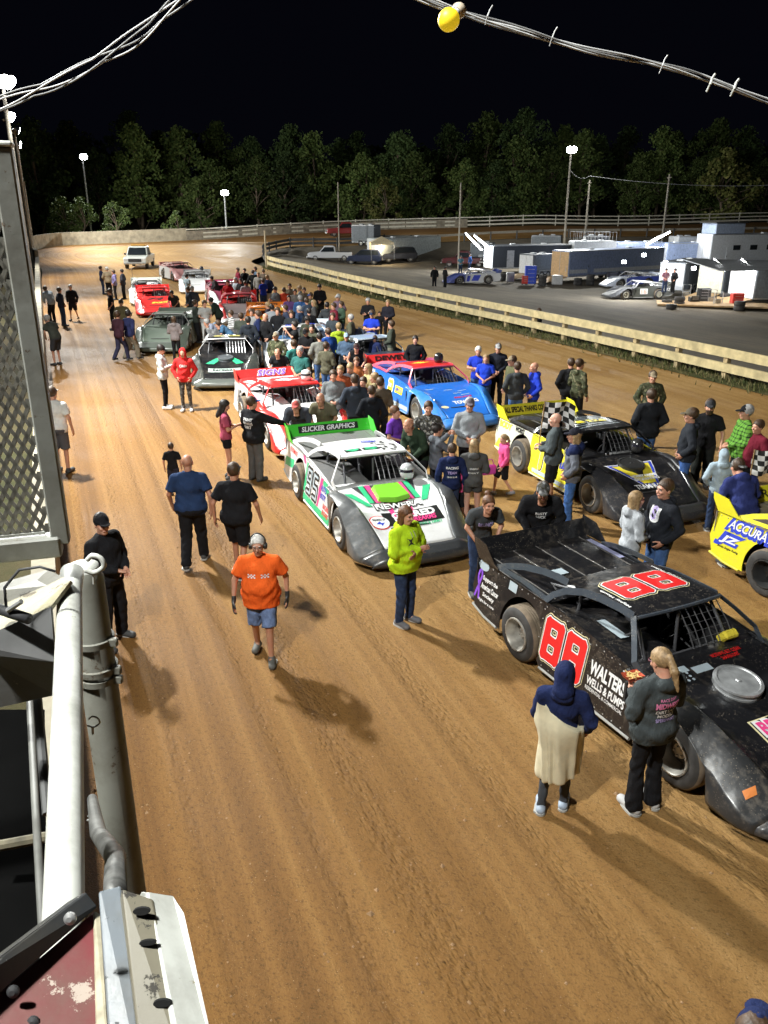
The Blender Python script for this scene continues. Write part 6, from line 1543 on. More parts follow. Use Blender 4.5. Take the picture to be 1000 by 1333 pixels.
# --- the crowd between the two files: (px, py, gaze, top kind, top colour, trousers, pose, height, hair, cap, words)
BU = (.05, .10, .30)
crowd = [
 (309, 349, 200, 'jacket', MR, DJ, 'clasp', 1.75, 'short:br', None, 'person in a maroon jacket at the far end of the crowd'),
 (318, 350, 250, 'jacket', BK, BK, 'stand', 1.78, 'short:dk', None, 'person in black beside the maroon jacket'),
 (332, 348, 200, 'jacket', (.12, .17, .24), DJ, 'pockets', 1.75, 'short:br', None, 'person in a slate blue jacket right of the maroon jacket'),
 (336, 355, 260, 'hoodie', (.35, .33, .30), BK, 'stand', 1.7, 'short:bl', None, 'fair person in a stone hoodie by the slate blue jacket'),
 (343, 351, 100, 'jacket', (.16, .12, .09), DJ, 'pockets', 1.75, 'short:br', None, 'person in a brown jacket near the pit entrance'),
 (348, 358, 90, 'jacket', NV, (.3, .3, .32), 'pockets', 1.78, 'short:bl', None, 'fair-haired person in a navy jacket and pale trousers near the pit entrance'),
 (342, 363, 120, 'tee', RB_, DJ, 'clasp', 1.7, 'short:br', None, 'person in a royal blue shirt at the far end of the crowd'),
 (306, 362, 220, 'tee', (.45, .5, .55), DJ, 'clasp', 1.7, 'short:gr', None, 'person in a pale blue shirt beside the maroon and black car'),
 (313, 363, 250, 'jacket', BK, BK, 'pockets', 1.72, 'short:dk', None, 'person in a black coat beside the pale blue shirt'),
 (319, 366, 90, 'tee', (.5, .5, .52), DJ, 'clasp', 1.68, 'short:br', None, 'person in a whitish t-shirt right of the black coat'),
 (296, 365, 260, 'tee', RD, BK, 'stand', 1.7, 'short:br', None, 'person in a red shirt at the back of the maroon car'),
 (358, 374, 230, 'jacket', GY, BK, 'phone', 1.72, 'short:dk', None, 'person in a charcoal jacket left of the orange-red hoodie'),
 (370, 375, 95, 'hoodie', (.75, .09, .04), BK, 'pockets', 1.76, 'short:br', None, 'person in an orange-red hoodie seen from behind'),
 (377, 370, 240, 'jacket', KH, DJ, 'pockets', 1.74, 'short:br', None, 'person in a khaki jacket behind the orange-red hoodie'),
 (390, 372, 200, 'jacket', MG, BK, 'pockets', 1.74, 'short:bl', ('cap', TN), 'person in a grey jacket and tan cap by the cream rail'),
 (396, 375, 260, 'jacket', (.18, .14, .10), DJ, 'stand', 1.72, 'short:br', None, 'person in a brown coat by the cream rail'),
 (404, 381, 220, 'jacket', 'camo', DJ, 'pockets', 1.76, 'short:br', ('cap', BU), 'person in camouflage and a blue cap in the far crowd'),
 (391, 385, 80, 'hoodie', (.06, .16, .42), DJ, 'clasp', 1.76, 'short:gr', None, 'person in a mid-blue hoodie in the far crowd'),
 (399, 388, 120, 'tee', (.10, .14, .22), DJ, 'crossed', 1.76, 'short:br', ('cap', BU), 'person in a steel blue t-shirt and blue cap in the far crowd'),
 (408, 391, 190, 'jacket', (.08, .08, .08), BK, 'pockets', 1.74, 'long:bl', None, 'blonde person in a charcoal coat in the far crowd'),
 (402, 402, 95, 'jacket', BK, BK, 'pockets', 1.74, 'short:dk', None, 'person in a black coat behind the white number 32 car'),
 (416, 370, 270, 'jacket', BK, BK, 'clasp', 1.82, 'short:dk', ('cap', BK), 'tall person all in black standing apart near the cream rail'),
 (426, 394, 80, 'hoodie', (.055, .06, .065), BK, 'pockets', 1.74, 'short:dk', None, 'person in a dark grey hoodie, left of the group right of the 32 car'),
 (434, 395, 200, 'jacket', MR, BK, 'clasp', 1.70, 'short:br', None, 'person in a dark red jacket beside the dark grey hoodie'),
 (440, 383, 250, 'jacket', 'plaid', DJ, 'pockets', 1.80, 'short:gr', ('cap', LG), 'person in a dark check shirt and pale cap right of the 32 car'),
 (444, 393, 200, 'jacket', (.05, .09, .06), DJ, 'clasp', 1.72, 'short:br', None, 'person in a dark green jacket below the check shirt'),
 (456, 410, 170, 'jacket', (.10, .10, .065), (.04, .04, .05), 'pockets', 1.76, 'short:gr', None, 'person in an olive coat standing right of the yellow-green hoodie'),
 (441, 420, 90, 'hoodie', (.45, .62, .04), BK, 'pockets', 1.74, 'short:bl', ('cap', LG), 'person in a yellow-green hoodie inside the crowd'),
 (427, 427, 110, 'jacket', (.03, .10, .42), BK, 'clasp', 1.78, 'short:br', ('cap', LG), 'person in a royal blue jacket and grey cap inside the crowd'),
 (416, 434, 100, 'jacket', (.30, .30, .27), JN, 'pockets', 1.80, 'short:dk', None, 'dark-haired person in a pale grey jacket and jeans facing away, front of the crowd'),
 (425, 445, 80, 'jacket', (.16, .15, .10), JN, 'clasp', 1.76, 'short:br', ('cap', (.3, .3, .28)), 'person in a drab green jacket and jeans beside the pale grey jacket'),
 (400, 412, 255, 'jacket', (.04, .045, .03), BK, 'clasp', 1.78, 'short:dk', ('cap', BK), 'person in dark green with a black cap beside the 32 car'),
 (398, 427, 262, 'tee', BK, BK, 'phone', 1.76, 'short:br', ('cap', BK), 'person in a black t-shirt and cap looking down at a phone'),
 (383, 419, 200, 'tee', BK, BK, 'photo', 1.70, 'short:dk', None, 'person in black lifting a phone beside the 32 car'),
 (406, 423, 250, 'jacket', (.09, .09, .06), BK, 'pockets', 1.74, 'short:dk', None, 'person in a dark khaki jacket right of the black t-shirt'),
 (382, 443, 110, 'tee', TL, DJ, 'clasp', 1.76, 'short:br', None, 'person in a teal t-shirt facing away behind the SIGNS spoiler'),
 (390, 452, 262, 'tee', (.05, .20, .18), DJ, 'clasp', 1.74, 'short:gr', None, 'balding man in a dark teal shirt facing the camera behind the SIGNS spoiler'),
 (361, 454, 262, 'tee', (.02, .022, .026), BK, 'lean', 1.74, None, None, 'bald man in black leaning just behind the SIGNS spoiler'),
 (359, 432, 240, 'jacket', 'camo', BK, 'pockets', 1.74, 'short:gr', ('cap', KH), 'person in camouflage with a khaki cap above the bald man in black'),
 (345, 408, 240, 'jacket', BK, (.28, .3, .34), 'pockets', 1.82, None, None, 'bald person in a black jacket and pale trousers at the left of the crowd'),
 (335, 405, 200, 'jacket', NV, (.30, .32, .36), 'clasp', 1.82, 'short:br', None, 'person in a navy jacket and pale jeans at the left of the crowd'),
 (323, 412, 95, 'hoodie', (.025, .03, .04), BK, 'pockets', 1.80, 'short:dk', ('cap', BK), 'broad person in a dark hoodie seen from behind, left front of the crowd'),
 (314, 408, 60, 'jacket', (.06, .07, .055), BK, 'clasp', 1.76, 'short:br', None, 'person in a moss jacket behind the broad dark hoodie'),
 (300, 405, 220, 'jacket', 'stripe', WH, 'clasp', 1.66, 'short:br', None, 'person in a black and white striped jacket left of the crowd'),
 (327, 403, 260, 'tee', (.5, .5, .5), BK, 'clasp', 1.74, 'short:br', None, 'person in a pale t-shirt behind the navy jacket'),
 (348, 394, 180, 'tee', (.03, .03, .05), BK, 'clasp', 1.74, 'short:bl', None, 'fair person in a black tee in front of the orange car'),
 (354, 397, 80, 'tee', (.45, .48, .52), DJ, 'pockets', 1.70, 'short:dk', None, 'dark-haired person in a pale shirt in front of the orange car'),
 (361, 401, 265, 'tee', BK, BK, 'stand', 1.84, 'short:br', None, 'tall person in a black t-shirt with a white chest print'),
 (371, 398, 200, 'jacket', (.04, .05, .09), DJ, 'pockets', 1.74, 'short:br', None, 'person in a midnight blue coat left of the 32 car spoiler'),
 (451, 433, 262, 'jacket', (.10, .16, .26), BK, 'clasp', 1.72, 'short:br', ('cap', (.3, .42, .55)), 'person in a pale blue cap by the half-hidden dark car'),
 (464, 447, 262, 'vest', BK, BK, 'lean', 1.74, 'short:dk', ('cap', (.06, .03, .03)), 'person in a black top leaning over the half-hidden dark car'),
 (464, 466, 255, 'tee', (.62, .20, .07), DJ, 'clasp', 1.62, 'short:au', None, 'auburn-haired person in an orange shirt left of the blue car'),
 (443, 477, 265, 'jacket', (.42, .10, .04), BK, 'pockets', 1.72, 'short:bl', None, 'person in an orange and black jacket at the nose of the red and white car'),
 (434, 483, 262, 'jacket', (.28, .30, .31), DJ, 'clasp', 1.68, 'short:br', None, 'person in a light grey jacket left of the orange and black jacket'),
 (456, 474, 240, 'hoodie', (.05, .05, .06), BK, 'phone', 1.72, 'short:bl', None, 'fair person in a charcoal hoodie behind the orange and black jacket'),
 (479, 474, 190, 'hoodie', (.55, .45, .22), DJ, 'pockets', 1.72, 'long:bl', None, 'blonde woman in a pale yellow hoodie beside the blue car tail'),
 (487, 486, 150, 'jacket', (.40, .33, .18), DJ, 'clasp', 1.62, 'short:bl', None, 'fair-haired person in a tan coat below the pale yellow hoodie'),
 (462, 487, 80, 'hoodie', (.045, .055, .075), BK, 'pockets', 1.80, 'short:br', ('cap', (.16, .14, .12)), 'tall person in a slate hoodie facing away beside the red and white nose'),
 (484, 503, 85, 'hoodie', (.015, .017, .022), BK, 'pockets', 1.70, 'short:br', None, 'person in a black hoodie with a pale print behind the slate hoodie'),
 (495, 492, 120, 'jacket', (.14, .11, .08), DJ, 'clasp', 1.68, 'short:br', None, 'person in a brown jacket standing against the rear wheel of the blue car'),
 (254, 391, 20, 'jacket', (.05, .06, .05), BK, 'clasp', 1.74, 'short:br', None, 'person in a dark green jacket behind the dusty green-grey car'),
 (266, 392, 300, 'tee', WH, WH, 'clasp', 1.72, 'short:br', None, 'person all in white beside the dusty green-grey car'),
 (274, 388, 170, 'jacket', (.03, .045, .035), BK, 'lean', 1.80, 'short:dk', None, 'person in a dark green coat leaning over the dusty green-grey car'),
 (268, 416, 200, 'tee', (.42, .46, .60), BK, 'leanfar', 1.72, 'short:gr', None, 'person in a pale lilac shirt bent over the cockpit of the dusty green-grey car'),
 (283, 417, 190, 'tee', (.10, .22, .38), BK, 'leanfar', 1.74, 'short:br', ('cap', (.25, .4, .6)), 'person in a pale blue cap bent over the dusty green-grey car'),
 (243, 357, 60, 'tee', (.30, .38, .42), (.28, .33, .38), 'clasp', 1.74, 'short:dk', None, 'person in pale blue-grey beside the white and blue car'),
 (244, 374, 200, 'jacket', (.045, .055, .075), BK, 'pockets', 1.74, 'short:br', None, 'person in a dark blue jacket, left of two beside the red car'),
 (250, 373, 100, 'jacket', (.07, .08, .10), BK, 'clasp', 1.76, 'short:gr', None, 'person in a slate jacket, right of two beside the red car'),
 (275, 360, 220, 'jacket', (.04, .04, .045), WH, 'lean', 1.74, 'short:dk', None, 'person in a dark jacket and white trousers by the maroon car front'),
 (223, 379, 262, 'tee', (.04, .04, .04), BK, 'lean', 1.72, 'short:dk', None, 'dark-haired person leaning over the right side of the red car'),
 (329, 352, 90, 'jacket', (.02, .02, .02), BK, 'pockets', 1.75, 'short:br', None, 'person in a black jacket near the slate blue jacket by the pit entrance'),
 (376, 385, 262, 'tee', (.20, .10, .30), DJ, 'clasp', 1.66, 'long:dk', None, 'dark-haired woman in a plum shirt behind the orange car'),
 (384, 377, 262, 'jacket', (.38, .36, .33), DJ, 'pockets', 1.70, 'short:br', None, 'person in a cream coat left of the tan cap'),
 (433, 408, 262, 'tee', (.05, .06, .07), DJ, 'clasp', 1.7, 'short:br', None, 'person in a graphite shirt behind the royal blue jacket'),
 (379, 405, 262, 'hoodie', (.03, .035, .04), BK, 'crossed', 1.74, 'short:br', None, 'person in a dark hoodie with folded arms between the orange and 32 cars'),
 (473, 492, 262, 'tee', (.30, .08, .06), DJ, 'pockets', 1.6, 'short:br', None, 'person in a brick red shirt among the group left of the blue car'),
 (389, 399, 150, 'jacket', (.05, .08, .15), BK, 'pockets', 1.74, 'short:gr', None, 'grey-haired person in a denim blue coat behind the 32 car'),
]
CRG = 'spectators crowded between the two files of race cars'
for (x_, y_, f_, tk, tc, bc, po, hh, hr, ht, lb) in crowd:
    tm = CAMO if tc == 'camo' else (fabric((.08, .10, .16), 'plaid', (.3, .1, .1)) if tc == 'plaid' else (STR if tc == 'stripe' else None))
    Pn(x_, y_, f_ + (x_ * 7 % 5) * 8 - 16, lb, (tk, (.1, .1, .1) if tm else tuple(q_ * (.62 if sum(tc) > .4 else .85) for q_ in tc)), ('jeans', bc), po, h=hh, g=(1.0, 1.1, 1.3)[(x_ + y_) % 3], hair=hr, hat=ht, tmat=tm, group=CRG)
Pn(990, 1322, 60, 'person in a dark navy cap just peeping in at the bottom right corner', ('hoodie', NV), ('jeans', DJ), 'stand', h=1.78, hair='short:br', hat=('cap', NV))
# --- people in the paddock
ZP = -1.2
for (x_, y_, f_, tk, tc, bc, po, lb) in (
    (566, 347, 262, 'jacket', BK, BK, 'stand', 'person in black standing alone left of the blue and white paddock car'),
    (580, 347, 30, 'jacket', (.02, .02, .02), BK, 'clasp', 'person in black at the tail of the blue and white paddock car'),
    (600, 333, 262, 'tee', (.10, .25, .35), DJ, 'clasp', 'person in a pale blue shirt behind the blue and white paddock car'),
    (612, 331, 200, 'hoodie', (.04, .10, .30), DJ, 'pockets', 'person in a blue hoodie behind the blue and white paddock car'),
    (868, 350, 262, 'tee', (.25, .12, .16), DJ, 'clasp', 'person in a plum shirt in front of the lit white trailer panel'),
    (879, 350, 200, 'jacket', BK, BK, 'pockets', 'person in black in front of the lit white trailer panel')):
    Pn(x_, y_, f_, lb, (tk, tc), ('jeans', bc), po, h=1.75, hair='short:dk', z=ZP if x_ < 800 else -.75, group='people in the paddock')
# --- chequered flag
fl = pflag['root']; Mw = Matrix.Translation(fl.location) @ Matrix.Rotation(fl.rotation_euler[2], 4, 'Z') @ Matrix.Scale(fl.scale[0], 4)
def flag(label, base, up, w_, h_, rz):
    r = empty('chequered_flag', base, rz); tag(r, label, 'flag')
    mb = MB(); mb.tube([(0, 0, -.05), up], .010, 6); mb.build('flag_stick', mat('stick_wood', (.35, .22, .1), .6), r)
    U = Vector(up); V = []; F = []; mi = []; n = 18; m_ = 15
    for i in range(n + 1):
        for j in range(m_ + 1):
            a, b = i / n, j / m_; V.append(U * (1 - b * .62) + Vector((a * w_, .05 * sin(a * 9 + b * 3) + .04 * a * sin(b * 5), -.10 * a * a - .03 * sin(a * 7))))
    for i in range(n):
        for j in range(m_): F.append((i * (m_ + 1) + j, (i + 1) * (m_ + 1) + j, (i + 1) * (m_ + 1) + j + 1, i * (m_ + 1) + j + 1)); mi.append((i * 6 // n + j * 5 // m_) % 2)
    mk('flag_cloth', V, F, None, r, mats=[mat('flag_white', (.75, .75, .75), .8), mat('flag_black', (.015, .015, .015), .8)], mi=mi, smooth=True)
q = Mw @ Vector((.14, .30, 1.16)); flag('chequered flag held upright by the bald man in the grey jacket', G(738, 600, .95) if False else q, (.06, .0, .78), .62, .5, .15)
g_ = G(984, 600, 1.25); flag('chequered flag hanging behind the yellow spoiler at the right edge', (g_.x - .05, g_.y, .75), (.0, .0, .70), .60, .45, .1)
# ------------------------------------------------------------ haulers, trucks and clutter in the paddock
M_GLASS = mat('dark_glass', (.02, .025, .03), .12)
M_TUBE = glow('fluorescent_tube', (.93, .97, 1.0), 22.)
M_TW = mat('trailer_white', (.68, .70, .72), .45, var=.12); M_TK = mat('trailer_black', (.03, .035, .045), .35, var=.2); M_TG = mat('trailer_grey', (.16, .18, .20), .4, var=.2)
M_TB = mat('trailer_blue_silver', (.34, .42, .62), .4, metal=.1, var=.2); M_TRIM = mat('aluminium_trim', (.5, .5, .5), .4, metal=.6); M_WOOD = mat('plywood', (.42, .28, .14), .8, var=.3, vs=4); M_CRM = mat('cream_wall', (.62, .60, .46), .6)
TGRP = 'enclosed race trailers parked in the paddock'
def small_wheel(parent, x, y, s, r=.36, wd=.24):
    M = Matrix.Rotation(-s * pi / 2, 4, 'X'); h = wd / 2
    mb = MB(); mb.lathe([(.2, -h), (r - .03, -h), (r, -h + .03), (r, h - .03), (r - .03, h), (.2, h)], 22, M)
    o = mb.build('wheel', RUB, parent, auto=40); o.location = (x, y, r)
    mb = MB(); mb.lathe([(.21, h - .02), (.19, h - .01), (.17, h - .05), (.07, h - .04), (.06, h), (0, h)], 18, M); mb.build('rim', RIM, o, auto=40)
def trailer(label, P, Q, L, Hh, body, end=None, zg=-1.2, open_end=None, door=True, stripe=None, text=None, cat='trailer', side_text=None, awn=False, rail=False, window=False):
    """rear end spans P..Q on the ground; the box runs away from the viewer behind it"""
    zg = tz((P.x + Q.x) / 2, (P.y + Q.y) / 2); P = Vector((P.x, P.y, zg)); Q = Vector((Q.x, Q.y, zg)); e = (Q - P); W = e.length; a = math.atan2(e.y, e.x)
    root = empty('race_trailer', (P + Q) / 2, a); tag(root, label, cat, TGRP)   # local: x across, y = forward (away)
    mb = MB(); mb.box((0, L / 2, .45 + (Hh - .45) / 2), (W, L, Hh - .45), bev=.06); mb.build('box_body', body, root)
    mb = MB()
    for s in (-1, 1):
        mb.box((s * (W / 2 + .004), L / 2, .52), (.03, L - .1, .10)); mb.box((s * (W / 2 + .004), L / 2, Hh - .06), (.03, L - .1, .06))
    mb.build('trim', M_TRIM, root)
    if end is not None:
        mb = MB(); mb.box((0, -.012, .45 + (Hh - .5) / 2), (W - .12, .02, Hh - .62)); mb.build('rear_door', end, root)
        mb = MB(); mb.box((0, -.03, .45 + (Hh - .5) / 2), (.03, .02, Hh - .62)); mb.box((W * .35, -.03, 1.2), (.04, .03, .5)); mb.build('door_latch', M_TRIM, root)
    if open_end is not None:
        mb = MB(); mb.plate([(-W / 2 + .1, -.01, .47), (W / 2 - .1, -.01, .47), (W / 2 - .1, -3.0, .04), (-W / 2 + .1, -3.0, .04)], (0, 0, -.05)); mb.build('ramp', open_end, root)
    for k in (-.45, .45):
        for s in (-1, 1): small_wheel(root, s * (W / 2 - .10), L * .55 + k * .95, s)
    for o in root.children:
        if o.name.startswith('wheel'): o.rotation_euler = (0, 0, pi / 2) if False else (0, 0, -pi / 2 if o.location.x < 0 else -pi / 2); 
    for s in (-1, 1):
        mb = MB(); mb.tube([(s * (W / 2 + .02), L * .55 - .85, .42), (s * (W / 2 + .02), L * .55 - .75, .78), (s * (W / 2 + .02), L * .55 + .75, .78), (s * (W / 2 + .02), L * .55 + .85, .42)], .04, 6); mb.build('wheel_arch', M_TRIM, root)
    for q_ in (.3, .7):
        mb = MB(); mb.box((0, L * q_, Hh + .05), (.5, .5, .14), bev=.03); mb.build('roof_vent', M_TW, root)
    mb = MB(); mb.tube([(-W * .3, L, .5), (0, L + 1.1, .5), (W * .3, L, .5)], .05, 6); mb.build('tongue', BARS, root)
    if door:
        for s in (1,): 
            mb = MB(); mb.box((s * (W / 2 + .01), L * .22, 1.4), (.02, .8, 1.75)); d = mb.build('side_door', M_TRIM if body is M_TK else body, root)
            mb = MB(); mb.box((s * (W / 2 + .03), L * .22 - .3, 1.35), (.03, .06, .14)); mb.build('handle', BARS, d)
    if stripe is not None:
        for s in (-1, 1): mb = MB(); mb.box((s * (W / 2 + .006), L / 2, .95), (.012, L - .3, .35)); mb.build('stripe', stripe, root)
    if window:
        for k in range(3):
            mb = MB(); mb.box((W / 2 + .008, L * (.3 + .2 * k), Hh * .62), (.02, .9, .5), bev=.004); mb.build('window', M_GLASS, root)
    if rail:
        mb = MB()
        for s in (-1, 1): mb.tube([(s * (W / 2 - .05), .1, Hh + .9), (s * (W / 2 - .05), L - .1, Hh + .9)], .025, 5)
        for s in (-1, 1):
            for k in range(12): mb.tube([(s * (W / 2 - .05), .1 + (L - .2) * k / 11, Hh), (s * (W / 2 - .05), .1 + (L - .2) * k / 11, Hh + .9)], .018, 5)
        mb.build('roof_railing', M_TRIM, root)
    if side_text: decal(root, 'lettering', side_text, (-(W / 2 + .03), L * .5, Hh * .6), (0, -1, 0), (0, 0, 1), dW, w=L * .5, bold=.03)
    return root
def tube_light(label, a, b, power=120, n=1, r=.05):
    c = (a + b) / 2; root = empty('tube_light', c); tag(root, label, 'tube light', 'fluorescent tubes on the trailers')
    mb = MB(); mb.tube([a - c, b - c], r, 8); mb.build('tube', M_TUBE, root)
    mb = MB(); mb.tube([a - c + Vector((0, 0, r + .04)), b - c + Vector((0, 0, r + .04))], r * .8, 6); mb.build('fitting', M_TRIM, root)
    if power:
        d = bpy.data.lights.new('tube_glow', 'POINT'); d.energy = power; d.shadow_soft_size = .4; d.color = (.95, .98, 1); o = bpy.data.objects.new('tube_glow', d); COL.objects.link(o); o.location = c + Vector((-.1, -.35, -.15))
    return root
ZP = -1.2
def side_trailer(label, pa, pb, Hh, Wd, body, **k):
    """long side pa..pb faces the viewer, rear end at pa (left)"""
    A_, B_ = GT(*pa), GT(*pb); d = (B_ - A_); L = d.length; d.normalize(); n = Vector((-d.y, d.x, 0))
    # rear end from far corner to near corner so that local +y runs along the side
    return trailer(label, A_ + n * Wd, A_, L, Hh, body, **k)
side_trailer('long dark navy trailer with a white lit rear, behind the blue and white race car', (641, 356), (742, 352), 2.8, 2.4, M_TK, end=M_TW, door=True, side_text=None)
side_trailer('small grey trailer with a white rear door beside the blue tool cabinet', (693, 364), (722, 362), 2.3, 2.0, M_TG, end=M_TW, open_end=M_WOOD)
side_trailer('blue-silver trailer with twin side floodlights behind the race cars', (739, 368), (862, 358), 2.8, 2.4, M_TB, end=mat('plywood_lit', (.62, .40, .20), .7), open_end=M_WOOD, stripe=M_TW)
trailer('trailer end with a plain white lit panel and two people before it', GT(855, 385), GT(888, 387), 6, 2.6, M_TG, end=M_TW)
trailer('trailer with a cream lit end wall between the two white ones', GT(905, 388), GT(938, 391), 6, 2.6, M_TG, end=M_CRM, open_end=M_WOOD)
trailer('dark grey trailer with a white lit end at the right edge', GT(946, 392), GT(979, 399), 7, 2.7, M_TG, end=M_TW, open_end=M_WOOD)
side_trailer('pale trailer with a railed roof deck behind the blue-silver one', (745, 353), (800, 352), 3.0, 2.4, M_TW, rail=True, end=M_TW)
side_trailer('low white trailer between the railed one and the motorhome', (800, 350), (862, 349), 2.7, 2.4, M_TB, end=M_TW, stripe=M_TW)
mh = side_trailer('big white motorhome hauler with a raised observation box at the right edge', (922, 352), (1030, 350), 3.6, 2.6, mat('hauler_white', (.76, .80, .84), .4, var=.1), window=True, end=M_TW)
mb = MB(); mb.box((0, 2.2, 4.15), (2.4, 3.6, 1.05), bev=.05); mb.build('observation_box', mat('box_blue_grey', (.35, .42, .55), .4), mh); mb = MB(); mb.box((0, 2.2, 4.72), (2.8, 4.0, .08)); mb.build('box_canopy', DARKM, mh)
mb = MB()
for k in range(5): mb.tube([(-1.35, .6 + k * 1.4, 0), (-1.35, .6 + k * 1.4, 1.1)], .025, 5)
mb.tube([(-1.35, .6, 1.1), (-1.35, 6.2, 1.1)], .025, 5); mb.build('side_rail', BARS, mh)
side_trailer('long pale trailer seen over the lit trailer roofs', (866, 350), (925, 349), 2.6, 2.4, M_TB, end=M_TW)
side_trailer('dark trailer standing at the back of the paddock behind the navy one', (690, 342), (728, 341), 3.0, 2.2, M_TG, end=M_TW)
side_trailer('grey box trailer beside the white pickup in the far paddock', (458, 333), (487, 337), 2.6, 2.2, mat('dull_grey', (.17, .19, .21), .6), end=M_TG)
hl = side_trailer('old race hauler with an open side full of tyres in the far paddock', (497, 338), (574, 334), 3.0, 2.5, mat('hauler_grey', (.40, .44, .44), .5, var=.3), end=M_TW)
mb = MB(); mb.box((-1.262, 4.5, 1.7), (.03, 6.5, 1.9)); mb.build('open_bay', DARKM, hl)
mb = MB()
for k in range(18): mb.lathe([(.16, -.1), (.34, -.1), (.34, .1), (.16, .1)], 12, Matrix.Translation((-1.38, 1.6 + (k % 9) * .66, 1.15 + (k // 9) * .75)) @ Matrix.Rotation(pi / 2, 4, 'Y'))
tag(mb.build('rack_of_tyres', RUB, hl), kind='stuff')
for k, (x0, y0, x1, y1) in enumerate(((607, 304, 627, 325), (618, 307, 637, 323))):
    tube_light(['left of the pair of slanting fluorescent tubes on the navy trailer', 'right of the pair of slanting fluorescent tubes on the navy trailer'][k], at(x0, y0, 88), at(x1, y1, 82), 400, r=.09)
for k, (x0, y0, x1, y1) in enumerate(((930, 338, 944, 352), (966, 338, 981, 353))):
    tube_light(['bright tube on the awning between the cream and white ends', 'bright tube on the awning edge of the dark grey trailer'][k], at(x0, y0, 60), at(x1, y1, 56), 90, r=.055)
tube_light('bright strip light behind the railed trailer at the right', at(842, 318, 82), at(872, 302, 84), 800, r=.10)
for k, (x0, y0) in enumerate(((812, 341), (838, 332), (903, 349), (866, 342))):
    p = at(x0, y0, (60.5, 60.8, 55, 57)[k]); root = empty('work_light', p); tag(root, ['left floodlight on the side of the blue-silver trailer', 'right floodlight on the side of the blue-silver trailer', 'small work light beside the cream trailer end', 'work light above the two people by the white panel'][k], 'work light', 'work lights on the trailers')
    mb = MB(); mb.box((0, 0, 0), (.34, .12, .26), bev=.03); mb.build('housing', DARKM, root); mb = MB(); mb.box((0, -.075, 0), (.28, .03, .2), bev=.01); mb.build('lens', glow('work_lens', (.9, .95, 1), 45.), root)
    d = bpy.data.lights.new('work_beam', 'POINT'); d.energy = 420 if k < 2 else 110; d.shadow_soft_size = .15; d.color = (.92, .96, 1) if k < 2 else (1, .9, .75); o = bpy.data.objects.new('work_beam', d); COL.objects.link(o); o.location = p + Vector((0, -.4, -.05))
# awning roof over the right-hand trailers
a0, a1, a2, a3 = at(888, 338, 60), at(1010, 340, 60), at(1040, 352, 54), at(936, 353, 55)
mb = MB(); mb.plate([a0, a1, a2, a3], (0, 0, .06)); o = mb.build('awning', mat('awning_grey', (.14, .15, .16), .6)); tag(o, 'grey awning stretched over the lit trailers at the right', 'awning')
p0, p1 = GT(880, 392), GT(1000, 408)
mb = MB(); mb.box(((p0.x + p1.x) / 2, (p0.y + p1.y) / 2 - .2, ZP + .06), (8.5, 2.6, .10), Matrix.Rotation(-.28, 3, 'Z')); tag(mb.build('plywood_mat', M_WOOD), 'plywood sheets laid on the ground before the lit trailers', 'floor mat')
# tyres and pit gear
def tyre_stack(label, p, n, r=.36):
    root = empty('tyre_stack', p); tag(root, label, 'tyre stack', 'stacks of tyres')
    for k in range(n):
        mb = MB(); mb.lathe([(.2, 0), (r - .03, 0), (r, .04), (r, .26), (r - .03, .30), (.2, .30), (.2, 0)], 20, Matrix.Translation((0, 0, k * .305))); mb.build('tyre', RUB, root, auto=40)
tyre_stack('two race tyres stacked by the front of the stripped race car', GT(868, 396), 1); tyre_stack('pair of tyres stacked by the white trailer end', GT(943, 393), 2); tyre_stack('lone tyre lying on the gravel below the white panel', GT(874, 402), 1)
def cart(label, p, c, w_=.8, h_=1.1, d_=.5, cat='tool cabinet'):
    root = empty('tool_cabinet', p); tag(root, label, cat)
    mb = MB(); mb.box((0, 0, .12 + h_ / 2), (w_, d_, h_), bev=.03); mb.build('cabinet_body', c, root)
    for k in range(4): mb = MB(); mb.box((0, -d_ / 2 - .01, .3 + k * h_ / 4.6), (w_ * .88, .02, h_ / 5.6), bev=.004); dr = mb.build('drawer', c, root); mb = MB(); mb.box((0, -d_ / 2 - .035, .3 + k * h_ / 4.6 + .06), (w_ * .6, .02, .02)); mb.build('handle', M_TRIM, dr)
    for sx in (-1, 1):
        for sy in (-1, 1): mb = MB(); mb.lathe([(0, -.02), (.06, -.02), (.06, .02), (0, .02)], 10, Matrix.Translation((sx * w_ * .4, sy * d_ * .35, .06)) @ Matrix.Rotation(pi / 2, 4, 'Y')); mb.build('caster', RUB, root)
cart('bright blue tool cabinet standing by the small grey trailer', GT(690, 371), mat('cabinet_blue', (.02, .07, .60), .35), 1.0, 1.55); cart('small red tool chest beside the blue cabinet', GT(683, 371), mat('cabinet_red', (.6, .04, .03), .35), .5, .7)
cart('dark tool cart among the gear before the cream trailer end', GT(915, 394), DARKM, .9, .9); cart('black compressor box left of the dark tool cart', GT(903, 396), mat('black_box', (.02, .02, .02), .4), .7, .4)
def jack(label, p, k):
    root = empty('pit_gear', p); tag(root, label, 'pit equipment')
    mb = MB(); mb.tube([(-.3, 0, .05), (-.3, 0, 1.0), (.3, 0, 1.0), (.3, 0, .05)], .03, 6); mb.tube([(-.3, 0, .5), (.3, 0, .5)], .025, 6); mb.build('frame', M_TRIM if k else BARS, root)
    mb = MB(); mb.box((0, .1, .3), (.4, .3, .35), bev=.04); mb.build('motor', mat('gear_tan', (.3, .26, .2), .6), root)
